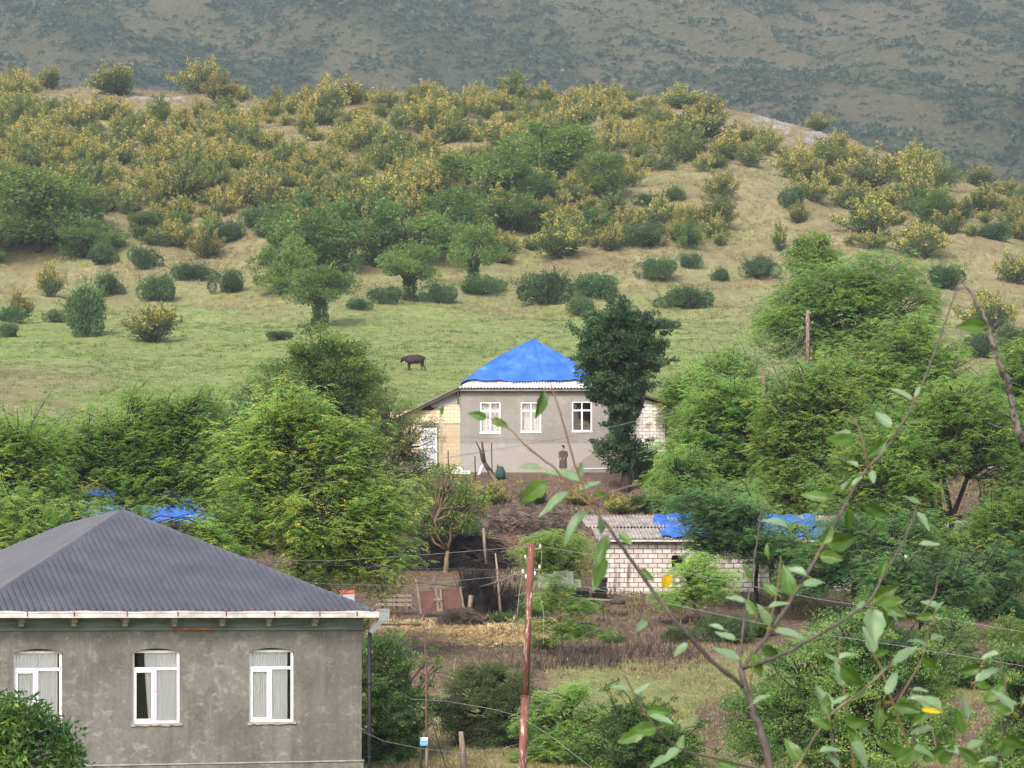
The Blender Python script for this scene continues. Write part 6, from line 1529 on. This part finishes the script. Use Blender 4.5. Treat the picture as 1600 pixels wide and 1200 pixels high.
def near_acc(x, y, u): return .15 + .85 * sm(.42, .6, fbm(x / 2.2, y / 2.6, 3, 18)) * (1 - .9 * np.clip(ground_zones(x, y)[..., 2] + ground_zones(x, y)[..., 1], 0, 1))
grass_patch('dry_weeds', 8000, lambda R, n: sample(R, n, 83, 113, 570, 1640, near_acc), 3, .12, 'dry weeds and thin grass on the near yard ground', shade=.42, turn=.35, matn='grass', per=6)
grass_patch('bank_weeds', 4500, lambda R, n: sample(R, n, 122, 153, 560, 1640, lambda x, y, u: (.05 + .6 * sm(.45, .62, fbm(x / 3, y / 2.6, 3, 28))) * np.where((u > 630) & (u < 760) & (y < 133), .05, 1)), 4, .22, 'sparse weeds on the earth bank below the house', shade=.4, turn=.3, matn='grass', per=6)
grass_patch('bank_twigs', 2500, lambda R, n: sample(R, n, 104, 150, 600, 1100, lambda x, y, u: (.3 + .5 * sm(.45, .6, fbm(x / 4, y / 3.6, 3, 38))) * np.where((u > 630) & (u < 760) & (y < 133), .05, 1)), 5, .25, 'dead stems littering the brown bank', shade=.4, turn=.3, matn='drybrush', per=5, cat='dead stems')

grass_patch('meadow_weeds', 2200, lambda R, n: sample(R, n, 175, 345, -60, 1300, lambda x, y, u: .1 + .9 * sm(.52, .62, fbm(x / 7., y / 9., 3, 71))), 6, .26, 'taller weeds dotted over the meadow', shade=.25, turn=.15, matn='turf', per=9)
# ---------------------------------------------------------------- figures
def skin_obj(name, verts, edges, mat, parent=None, sub=1, root_i=0):
    """verts: (x, y, z, rx, ry)"""
    me = bpy.data.meshes.new(name); me.from_pydata([v[:3] for v in verts], edges, [])
    o = bpy.data.objects.new(name, me); COL.objects.link(o); me.materials.append(mat)
    if parent is not None: o.parent = parent
    s = o.modifiers.new('skin', 'SKIN'); me.skin_vertices[0] if me.skin_vertices else None
    if not me.skin_vertices:
        bpy.context.view_layer.objects.active = o
    for i, v in enumerate(verts):
        sv = me.skin_vertices[0].data[i]; sv.radius = (v[3], v[4] if len(v) > 4 else v[3]); sv.use_root = (i == root_i)
    s.use_smooth_shade = True
    ss = o.modifiers.new('sub', 'SUBSURF'); ss.levels = sub; ss.render_levels = sub
    return o
M['skin'] = simple('skin', (.50, .27, .19), (.42, .22, .15), 6, .6, bstr=0)
M['robe'] = simple('dark_housecoat', (.045, .048, .036), (.075, .072, .055), 12, .9, bstr=.2)
M['hair'] = simple('dark_hair', (.018, .013, .012), (.03, .022, .02), 20, .7, bstr=.2)
wpx = at(880, 738.5, 155.6); W = empty('person', (wpx.x, wpx.y, tz(wpx.x, wpx.y)), math.radians(0)); tag(W, 'woman in a dark knee-length housecoat standing before the blue roofed house, looking up', 'person')
# faces mostly toward the camera (-y) turned to the left
v = [(0, 0, .92, .13, .10), (0, 0, 1.08, .12, .09), (0, 0, 1.22, .14, .10), (0, .005, 1.33, .15, .09), (0, 0, 1.40, .06, .06), (-.01, -.01, 1.455, .052, .055), (-.025, -.02, 1.53, .075, .085), (-.03, -.02, 1.59, .07, .08),
     (-.16, 0, 1.325, .052, .05), (-.20, .01, 1.10, .042, .042), (-.14, -.11, .96, .033, .033), (-.10, -.13, .93, .03, .022),
     (.16, 0, 1.325, .052, .05), (.20, .01, 1.10, .042, .042), (.14, -.11, .96, .033, .033), (.10, -.13, .93, .03, .022),
     (-.085, 0, .84, .085, .085), (-.09, -.005, .48, .055, .06), (-.10, .01, .28, .05, .052), (-.10, .015, .09, .032, .036), (-.11, -.07, .035, .035, .03), (-.115, -.14, .025, .03, .02),
     (.085, 0, .84, .085, .085), (.09, -.005, .48, .055, .06), (.09, .01, .28, .05, .052), (.09, .015, .09, .032, .036), (.11, -.07, .035, .035, .03), (.125, -.14, .025, .03, .02),
     (-.085, -.085, 1.545, .014, .014)]
e = [(0, 1), (1, 2), (2, 3), (3, 4), (4, 5), (5, 6), (6, 7), (3, 8), (8, 9), (9, 10), (10, 11), (3, 12), (12, 13), (13, 14), (14, 15), (0, 16), (16, 17), (17, 18), (18, 19), (19, 20), (20, 21), (0, 22), (22, 23), (23, 24), (24, 25), (25, 26), (26, 27), (6, 28)]
for sgn, hi in ((-1, 11), (1, 15)):   # five fingers rooted in each palm
    hx_, hy_, hz_ = v[hi][:3]
    for k in range(5):
        a = len(v); off = (k - 2) * .013
        if k == 4: p1 = (hx_ + sgn * .03, hy_ - .02, hz_ - .005); p2 = (hx_ + sgn * .035, hy_ - .04, hz_ - .03)
        else: p1 = (hx_ - sgn * .02 + off * .3, hy_ - .01 + off, hz_ - .04 - .004 * k); p2 = (hx_ - sgn * .03 + off * .3, hy_ - .004 + off, hz_ - .075 - .005 * (2 - abs(k - 1)))
        v += [(*p1, .009, .009), (*p2, .008, .008)]; e += [(hi, a), (a, a + 1)]
skin_obj('body', v, e, M['skin'], W, 1)
mb = MB(); prof = [(.43, .235, .165), (.60, .22, .155), (.80, .205, .15), (.93, .195, .145), (1.05, .175, .13), (1.20, .185, .135), (1.30, .195, .12), (1.36, .13, .095), (1.395, .075, .07)]; n = 20; vs = []
for z, rx, ry in prof:
    for k in range(n): a = 2 * math.pi * k / n; f = 1 + (.05 * math.sin(a * 5 + z * 3) if z < .9 else 0); vs.append((rx * math.cos(a) * f, ry * math.sin(a) * f, z))
mb.add(vs, [(i * n + k, i * n + (k + 1) % n, (i + 1) * n + (k + 1) % n, (i + 1) * n + k) for i in range(len(prof) - 1) for k in range(n)], True)
for s in (-1, 1):
    mb.tube([(s * .14, 0, 1.335), (s * .205, .01, 1.22), (s * .225, .01, 1.09), (s * .19, -.06, 1.0), (s * .135, -.12, .965)], [.075, .068, .062, .056, .052], 10)
mb.build('housecoat', M['robe'], W)
mb = MB(); mb.lathe((-.015, .012, 1.575), [(.02, -.12), (.07, -.09), (.088, -.03), (.092, .02), (.075, .07), (.03, .095)], 14); mb.build('hair', M['hair'], W)
mb = MB(); mb.box((-.11, -.09, .03), (.08, .2, .05)); mb.box((.12, -.09, .03), (.08, .2, .05)); mb.build('slipper', M['grey_sheet'], W)
W.rotation_euler = (0, 0, math.radians(-25))
# cow, head low to the left, seen from its left side
COWK = 1.12
cp = at(647, 581, ground_at(647, 580, 180, 330)); C_ = empty('cow', (cp.x, cp.y, tz(cp.x, cp.y)), 0); tag(C_, 'dark brown cow standing in the green meadow, head turned low to the left', 'cow')
M['cowhide'] = simple('dark_brown_hide', (.016, .009, .008), (.034, .017, .014), 3, .7, bstr=.1)
v = [(.0, 0, .98, .42, .38), (.45, 0, 1.00, .41, .37), (.85, 0, 1.06, .32, .32), (-.42, 0, .98, .42, .36), (-.78, 0, 1.00, .34, .29), (-1.0, 0, 1.0, .24, .19), (-1.14, 0, .97, .18, .16), (-1.24, -.02, .93, .17, .16), (-1.33, -.04, .80, .13, .12), (-1.39, -.06, .68, .10, .10),
     (-.58, -.17, .66, .14, .14), (-.58, -.18, .42, .075, .08), (-.57, -.18, .20, .055, .055), (-.60, -.18, .04, .065, .06), (-.50, .17, .66, .14, .14), (-.46, .18, .42, .075, .08), (-.45, .18, .20, .055, .055), (-.48, .18, .04, .065, .06),
     (.78, -.18, .74, .20, .19), (.70, -.19, .50, .10, .10), (.86, -.19, .36, .065, .065), (.82, -.19, .18, .052, .052), (.79, -.19, .04, .065, .06), (.86, .18, .74, .20, .19), (.92, .19, .50, .10, .10), (1.10, .19, .34, .065, .065), (1.16, .19, .18, .052, .052), (1.18, .19, .04, .065, .06),
     (1.10, 0, 1.16, .07, .07), (1.17, 0, .95, .03, .03), (1.18, 0, .62, .025, .025), (1.18, 0, .46, .04, .04), (-1.20, -.20, 1.03, .035, .05), (-1.18, -.32, 1.02, .03, .04), (-1.20, .18, 1.03, .035, .05), (-1.18, .30, 1.02, .03, .04)]
e = [(0, 1), (1, 2), (0, 3), (3, 4), (4, 5), (5, 6), (6, 7), (7, 8), (8, 9), (3, 10), (10, 11), (11, 12), (12, 13), (3, 14), (14, 15), (15, 16), (16, 17), (2, 18), (18, 19), (19, 20), (20, 21), (21, 22), (2, 23), (23, 24), (24, 25), (25, 26), (26, 27), (2, 28), (28, 29), (29, 30), (30, 31), (7, 32), (32, 33), (7, 34), (34, 35)]
skin_obj('body', v, e, M['cowhide'], C_, 2); C_.scale = (.84, 1.05, 1.08)
mb = MB()
for s in (-1, 1): mb.tube([(-1.18, s * .09, 1.07), (-1.2, s * .14, 1.14), (-1.26, s * .15, 1.20)], [.025, .018, .006], 6)
mb.build('horn', M['weathered'], C_)
# hens
def hen(u, v, D, col, label, rz):
    p = at(u, v, D); o = empty('hen', (p.x, p.y, tz(p.x, p.y)), rz); tag(o, label, 'hen', 'hens scratching at the straw edge')
    vv = [(0, 0, .20, .095, .09), (.10, 0, .21, .07, .07), (.19, 0, .27, .035, .05), (.25, 0, .34, .02, .04), (-.09, 0, .22, .08, .075), (-.14, 0, .29, .045, .045), (-.16, 0, .36, .033, .033), (-.19, 0, .36, .02, .02),
          (.02, -.05, .11, .028, .028), (.02, -.05, .04, .010, .010), (.0, -.05, .01, .012, .008), (.02, .05, .11, .028, .028), (.02, .05, .04, .010, .010), (.0, .05, .01, .012, .008)]
    ee = [(0, 1), (1, 2), (2, 3), (0, 4), (4, 5), (5, 6), (6, 7), (0, 8), (8, 9), (9, 10), (0, 11), (11, 12), (12, 13)]
    skin_obj('body', vv, ee, simple('feathers_' + str(col[0]), col, None, 12, .8, bstr=0), o, 1)
    mb = MB(); mb.box((-.16, 0, .405), (.05, .012, .035)); mb.build('comb', simple('comb_red', (.5, .04, .03), None, 3, .6, bstr=0), o)
hen(755, 968, 118.0, (.015, .013, .014), 'black hen at the edge of the straw', .3)
hen(770, 963, 118.8, (.42, .15, .06), 'russet hen right of the black hen', 2.8)
hen(798, 966, 118.2, (.60, .38, .24), 'pale buff hen near the rusty pole', 3.3)
hen(780, 962, 119.0, (.38, .13, .06), 'second russet hen behind the weed patch', .6)
dish = empty('white_dish', at(1332, 735, 150)); tag(dish, 'small white dish glimpsed between the right hand locust crowns', 'dish')
mb = MB(); mb.lathe((0, 0, .3), [(.05, .12), (.25, .06), (.38, 0), (.36, .0), (.2, .05), (.02, .1)], 18, rot=Matrix.Rotation(math.radians(70), 3, 'X')); mb.build('reflector', M['white_paint'], dish); mb = MB(); mb.tube([(0, .1, .3), (0, .1, -2.5)], .03, 6); mb.build('mast', M['rafter'], dish)
# ---------------------------------------------------------------- foreground sapling
M['popl_leaf'] = leaf_mat('sapling_leaf', (.040, .085, .014), (.085, .165, .030), (.19, .28, .165), (.62, .42, .02), rough=.42, trans=.32, obj_var=0)
M['twig'] = simple('sapling_bark', (.105, .088, .082), (.06, .048, .045), 60, .7, bstr=.2, bdist=.002)
M['twig_red'] = simple('young_shoot', (.17, .095, .065), (.14, .11, .06), 40, .6, bstr=.1, bdist=.001)
M['lichen_bark'] = simple('lichen_bark', (.17, .155, .135), (.04, .033, .028), 55, .9, bstr=.8, bdist=.006, lo=.42, hi=.58, detail=7)
FD = 6.4
def fpts(pts, D=FD):
    return [at(p[0], p[1], (D if len(p) < 3 else D + p[2])) for p in pts]
def smooth(P, k=5):
    out = []
    for i in range(len(P) - 1):
        p0 = P[max(0, i - 1)]; p1 = P[i]; p2 = P[i + 1]; p3 = P[min(len(P) - 1, i + 2)]
        for j in range(k):
            t = j / k; out.append(.5 * ((2 * p1) + (p2 - p0) * t + (2 * p0 - 5 * p1 + 4 * p2 - p3) * t * t + (3 * p1 - p0 - 3 * p2 + p3) * t ** 3))
    out.append(P[-1]); return out
sap = empty('sapling', (at(1230, 1200, FD).x, FD, -1.75)); tag(sap, 'young poplar like sapling with sparse pale green leaves close to the camera', 'sapling')
So = sap.location
def branch(pts, w0, w1, mat, name='branch', parent=None, D=FD):
    P = smooth([p - So for p in fpts(pts, D)]); n = len(P); rad = [.74 * (w0 + (w1 - w0) * i / (n - 1)) / 2 / F * D for i in range(n)]
    R_ = random.Random(int(pts[0][0] + pts[0][1])); 
    for i in range(1, n - 1): P[i] = P[i] + Vector((R_.gauss(0, 1), R_.gauss(0, 1), R_.gauss(0, 1))) * rad[i] * .22
    for i in range(3, n, 5): rad[i] *= 1.22
    mb = MB(); mb.tube(P, rad, 9); return mb.build(name, M[mat], parent or sap)
branch([(1330, 2150, .3), (1300, 1700, .2), (1240, 1300), (1205, 1200), (1185, 1130), (1165, 1075), (1157, 1045)], 26, 11, 'twig', 'trunk')
BRS = [([(1163, 1074), (1110, 1030, -.05), (1060, 975, -.1), (1025, 930, -.1), (990, 880, -.12), (955, 830, -.15), (925, 790, -.15)], 10, 6, 'twig'),
       ([(926, 792, -.15), (905, 745, -.16), (888, 690, -.18), (874, 640, -.2), (860, 600, -.2)], 5, 2.5, 'twig_red'),
       ([(925, 790, -.15), (895, 768, -.15), (870, 735, -.16), (845, 715, -.17), (820, 695, -.2), (798, 672, -.2), (770, 655, -.2)], 5, 2.5, 'twig_red'),
       ([(922, 786, -.15), (950, 772, -.2), (975, 762, -.22), (1003, 756, -.25)], 4.5, 2.5, 'twig_red'),
       ([(1158, 1046), (1195, 1000, .05), (1240, 930, .08), (1280, 865, .1), (1315, 800, .1), (1345, 745, .12), (1385, 700, .15), (1425, 635, .18), (1455, 565, .2), (1478, 500, .22), (1499, 440, .25)], 10, 3, 'twig'),
       ([(1162, 1044), (1210, 1028, -.1), (1265, 1000, -.15), (1315, 970, -.2), (1358, 940, -.2), (1380, 900, -.2), (1405, 858, -.2), (1425, 815, -.2), (1434, 785, -.2)], 8, 3, 'twig'),
       ([(1157, 1046), (1160, 990, .1), (1170, 930, .15), (1180, 865, .2), (1192, 780, .2)], 6, 3, 'twig'),
       ([(1185, 1130), (1172, 1085, .1), (1178, 1040, .15), (1200, 985, .2), (1215, 920, .2), (1220, 870, .2)], 6, 3, 'twig_red'),
       ([(1240, 1210), (1265, 1165), (1300, 1115, -.1), (1340, 1085, -.1), (1385, 1045, -.15), (1400, 1025, -.15)], 6, 3, 'weathered'),
       ([(1312, 1210, .2), (1305, 1170, .2), (1295, 1120, .2)], 6, 4, 'twig'), ([(1335, 1210, .1), (1325, 1120, .1), (1316, 1060, .1), (1311, 1008, .1)], 4, 3, 'twig_red'),
       ([(1425, 1190, .1), (1410, 1140, .1), (1390, 1085, .1), (1375, 1040, .1), (1362, 1015, .1)], 6, 3, 'twig_red'), ([(1428, 1210, .3), (1425, 1140, .3), (1424, 1080, .3)], 6, 5, 'twig'),
       ([(1495, 1210, .1), (1505, 1150, .1), (1520, 1090, .15), (1528, 1050, .15), (1540, 1030, .15)], 4, 2.5, 'twig_red'), ([(1560, 1210, .2), (1563, 1140, .2), (1572, 1080, .2), (1565, 1045, .2), (1561, 1020, .2)], 5, 3, 'twig'),
       ([(1555, 1210, .1), (1570, 1140, .1), (1582, 1112, .1), (1605, 1085, .1)], 5, 3, 'bark_dark'), ([(1205, 1205), (1120, 1186, -.1), (1060, 1168, -.15), (1020, 1130, -.2), (995, 1090, -.2), (975, 1055, -.2)], 5, 2.5, 'twig'),
       ([(1470, 1210, .3), (1455, 1130, .3), (1446, 1090, .3)], 3, 2, 'weathered'), ([(1440, 960, -.1), (1460, 930), (1465, 900)], 3, 2, 'twig_red'), ([(1395, 1110, .1), (1440, 1030, .1), (1450, 990, .1), (1462, 955, .1)], 3.5, 2, 'twig_red'), ([(1290, 700, .1), (1330, 735, .1), (1320, 700, .1), (1330, 655, .1)], .8, .8, 'twig')][:-1] + \
      [([(1357, 735, .12), (1350, 700, .1), (1340, 665, .1), (1328, 650, .1)], 4, 2.5, 'twig_red')]
for b_ in BRS: branch(*b_)
FR = np.random.default_rng(12)
LF = MB(); LT = []
def leaf(u, v, L, ang, face='g', D=None, W=None, curl=None, nrm=None):
    """leaf base at photo (u, v); L length in photo px; ang degrees from the right, counter-clockwise; face: g green, p pale, d deep, y yellow"""
    D = D or FD + FR.uniform(-.25, .15); L = L * FR.uniform(.80, .98); s = L / F * D; a = math.radians(ang)
    base = at(u, v, D) - So
    tilt = FR.uniform(-.5, .5)
    d = Vector((math.cos(a), tilt, math.sin(a))).normalized()
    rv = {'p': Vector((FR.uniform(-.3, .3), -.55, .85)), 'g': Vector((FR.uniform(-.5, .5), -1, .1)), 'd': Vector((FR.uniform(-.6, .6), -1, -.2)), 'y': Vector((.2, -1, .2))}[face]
    n = (rv - d * rv.dot(d)).normalized(); sd = d.cross(n).normalized()
    w = (W or FR.uniform(.42, .58)) * s / 2; curl = FR.uniform(-.8, .4) if curl is None else curl; fold = FR.uniform(.15, .6)
    nt_, nw = 9, 5; vs = []
    ph = FR.uniform(0, 6)
    for i in range(nt_ + 1):
        t = i / nt_; prof_ = math.sin(math.pi * min(1, t ** .78)) ** .72 * (1 - .25 * t) if 0 < t < 1 else 0.0
        c = base + d * (s * t) + n * (curl * s * t * t * .6)
        for j in range(-nw + 1, nw):
            q = j / (nw - 1); ww = w * prof_ * q * (1 + .10 * math.sin(t * 22 + ph) * (abs(q) > .9) + .06 * math.sin(t * 9 + 2 * ph) * abs(q))
            vs.append(c + sd * ww + n * (abs(q) * w * prof_ * fold + .06 * w * math.sin(t * 9 + ph + q * 3)))
    m_ = 2 * nw - 1
    LF.add(vs, [(i * m_ + j, i * m_ + j + 1, (i + 1) * m_ + j + 1, (i + 1) * m_ + j) for i in range(nt_) for j in range(m_ - 1)], True)
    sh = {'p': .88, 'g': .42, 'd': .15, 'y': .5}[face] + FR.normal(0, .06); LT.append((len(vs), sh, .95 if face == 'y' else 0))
    # petiole
    LP.append((base - d * s * .28 + Vector((0, 0, .0)), base + d * s * .04))
LP = []
LEAVES = [(760, 653, 30, 165, 'g'), (768, 656, 34, -20, 'g'), (850, 612, 46, -100, 'd'), (845, 733, 46, 165, 'p'), (853, 752, 56, -140, 'g'), (905, 753, 62, 157, 'p'), (890, 769, 66, -133, 'p', None, .46),
          (917, 797, 82, -132, 'p', None, .36), (905, 765, 40, 25, 'p'), (930, 770, 34, -20, 'g'), (1003, 756, 26, 40, 'g'), (935, 808, 44, -70, 'p'), (950, 835, 60, -110, 'd'), (945, 870, 60, -105, 'd'), (950, 875, 56, -125, 'p'),
          (968, 832, 36, -48, 'g'), (1000, 890, 34, -40, 'g'), (690, 648, 18, 80, 'g'), (905, 745, 26, 80, 'p'),
          (1010, 970, 30, -130, 'p'), (1075, 1005, 40, -130, 'p'), (1035, 925, 1, 0, 'y'), (1155, 1030, 50, 160, 'p'), (1120, 1060, 10, 200, 'g'), (1150, 1000, 46, 165, 'p'), (1130, 985, 30, 160, 'p'), (1180, 960, 40, 120, 'g'), (1165, 940, 36, 165, 'p'),
          (1200, 950, 44, 20, 'p'), (1210, 985, 56, -15, 'p'), (1190, 1010, 46, -30, 'd'), (1180, 1020, 44, -80, 'g'), (1235, 930, 50, 100, 'g'), (1260, 900, 50, 150, 'p'), (1255, 915, 40, 20, 'p'), (1280, 868, 48, -10, 'g'),
          (1230, 825, 55, 155, 'p'), (1285, 850, 44, 60, 'g'), (1290, 850, 70, 8, 'd'), (1295, 780, 50, 165, 'g'), (1305, 765, 46, -160, 'd'), (1315, 765, 24, 60, 'p'), (1330, 760, 26, 40, 'p'), (1350, 790, 56, -20, 'd'), (1325, 795, 46, -85, 'd'),
          (1335, 690, 56, 175, 'g'), (1330, 678, 30, 160, 'p'), (1392, 668, 44, 125, 'p'), (1385, 690, 40, -140, 'd'), (1362, 735, 30, -85, 'p'), (1340, 730, 26, 140, 'p'), (1425, 625, 46, 150, 'p'), (1430, 620, 22, 60, 'p'),
          (1538, 512, 50, 178, 'g'), (1300, 1050, 1, 0, 'g'), (1175, 905, 36, 120, 'g'), (1200, 870, 24, 100, 'g'),
          (1360, 940, 54, 30, 'd'), (1370, 942, 50, 5, 'g'), (1380, 950, 46, -20, 'g'), (1388, 955, 40, -35, 'p'), (1365, 950, 70, -95, 'p'), (1372, 948, 50, -70, 'g'), (1350, 938, 30, -120, 'p'), (1375, 905, 42, 70, 'd'), (1435, 850, 40, -10, 'p'), (1440, 788, 38, 165, 'p'), (1432, 800, 40, -60, 'p'),
          (1470, 950, 40, 165, 'p'), (1462, 955, 22, 60, 'p'), (1450, 1010, 40, 150, 'p'), (1455, 1000, 36, 30, 'p'), (1310, 1030, 34, 30, 'p'), (1312, 1035, 30, 150, 'p'), (1300, 1110, 54, 130, 'p'), (1295, 1120, 50, 100, 'd'), (1300, 1100, 30, 20, 'p'),
          (1400, 1035, 46, 30, 'p'), (1395, 1040, 40, 60, 'p'), (1440, 1108, 36, -8, 'y', None, .30), (1425, 1078, 30, 5, 'p'), (1385, 1085, 50, 60, 'p'), (1420, 1105, 50, -60, 'd'), (1375, 1105, 46, -95, 'd'), (1430, 1125, 40, 40, 'p'), (1470, 1110, 54, 140, 'p'), (1525, 1065, 44, 45, 'p'),
          (1505, 1180, 46, 150, 'p'), (1510, 1170, 40, 20, 'p'), (1590, 1100, 36, 170, 'p'), (1598, 1100, 30, 60, 'p'), (1330, 1130, 44, -30, 'p'), (1320, 1125, 50, -10, 'd'), (1345, 1180, 60, 110, 'g'), (1400, 1190, 60, 30, 'g'), (1410, 1180, 54, 150, 'g'), (1440, 1185, 50, 20, 'd'), (1280, 1175, 40, 20, 'p'),
          (985, 1080, 34, 150, 'p'), (990, 1085, 36, 25, 'p'), (1010, 1110, 46, -5, 'g'), (1005, 1145, 50, -160, 'g'), (1060, 1175, 30, 70, 'p'), (1045, 1180, 50, -150, 'p'), (1120, 1190, 40, -20, 'g'), (1250, 1190, 50, 120, 'g'), (1470, 1195, 50, 60, 'g'), (1530, 1195, 54, 140, 'd'), (1560, 1180, 44, 30, 'g'), (1600, 1170, 40, 120, 'p'),
          (1225, 905, 30, 70, 'g'), (1215, 930, 34, 140, 'g'), (1160, 880, 1, 0, 'g')]
for q in LEAVES:
    if q[2] > 5: leaf(*q)
RX = random.Random(31)
for (pts, w0, w1, mt) in BRS[7:]:
    for q in range(RX.choice((2, 3, 4))):
        i = RX.randrange(len(pts) - 1); t = RX.random(); u = pts[i][0] + (pts[i + 1][0] - pts[i][0]) * t; v = pts[i][1] + (pts[i + 1][1] - pts[i][1]) * t
        if v > 960: leaf(u, v, RX.uniform(30, 56), RX.choice((RX.uniform(10, 80), RX.uniform(100, 170), RX.uniform(-60, 0), RX.uniform(180, 230))), RX.choice('ppggd'))
leaf(1046, 897, 30, -110, 'y', D=FD - .1, W=.72)
for p, q in LP: n0_ = len(LF.v); LF.tube([p, (p + q) / 2 + Vector((0, 0, .003)), q], [.0012, .0010, .0010], 5); LT.append((len(LF.v) - n0_, .45, .35))
me = bpy.data.meshes.new('foliage'); me.from_pydata(LF.v, [], LF.f); me.polygons.foreach_set('use_smooth', LF.sm)
t = np.zeros((len(LF.v), 4), np.float32); i = 0
for n, sh, tn in LT:
    t[i:i + n, 0] = sh + np.random.default_rng(n + i).normal(0, .035, n); t[i:i + n, 1] = tn
    if n == 90: t[i + 4:i + 90:9, 0] += .16
    i += n
a = me.attributes.new('tint', 'FLOAT_COLOR', 'POINT'); a.data.foreach_set('color', t.ravel()); me.update()
link_mesh('foliage', me, M['popl_leaf'], sap)
# dead branch
db = empty('dead_branch', (at(1640, 800, 8.0).x, 8.0, -1.8)); tag(db, 'bare lichen-covered dead branch rising at the right border', 'branch')
So2 = db.location
def dbr(pts, w0, w1, name):
    P = smooth([at(u, v, 8.0) - So2 for u, v in pts], 6); n = len(P); R_ = random.Random(n); rad = [(w0 + (w1 - w0) * i / (n - 1)) / 2 / F * 8 * .58 * R_.uniform(.85, 1.18) for i in range(n)]
    P = [p + Vector((R_.gauss(0, .3), R_.gauss(0, .3), R_.gauss(0, .3))) * r for p, r in zip(P, rad)]
    mb = MB(); mb.tube(P, rad, 10); mb.build(name, M['lichen_bark'], db)
dbr([(1760, 2000), (1700, 1300), (1660, 900), (1628, 740), (1600, 690), (1585, 650), (1575, 600), (1556, 555), (1545, 515), (1528, 475), (1506, 443)], 34, 7, 'limb')
dbr([(1544, 520), (1555, 508), (1562, 500), (1566, 487)], 4, 2, 'twig'); dbr([(1588, 664), (1565, 668), (1548, 662), (1533, 653)], 4, 2, 'twig'); dbr([(1580, 648), (1570, 646), (1559, 648)], 5, 3, 'twig'); dbr([(1556, 545), (1565, 530), (1578, 520)], 2, 1, 'twig')
# ---------------------------------------------------------------- air
def build_haze():
    x0, x1, y0, y1, z0, z1 = -1180, 1180, -30, 2440, -9, 760
    mb = MB(); mb.box2((x0, y0, z0), (x1, y1, z1))
    m = bpy.data.materials.new('haze_air'); m.use_nodes = True; nt = m.node_tree; nt.nodes.clear()
    out = nt.nodes.new('ShaderNodeOutputMaterial'); pv = nt.nodes.new('ShaderNodeVolumePrincipled')
    pv.inputs['Color'].default_value = (.78, .88, 1.0, 1); pv.inputs['Density'].default_value = HAZE; pv.inputs['Anisotropy'].default_value = .1
    nt.links.new(pv.outputs[0], out.inputs['Volume'])
    tag(mb.build('haze', m), 'thin pale haze in the air over the valley', 'haze', kind='stuff')
HAZE = .00016
build_haze()
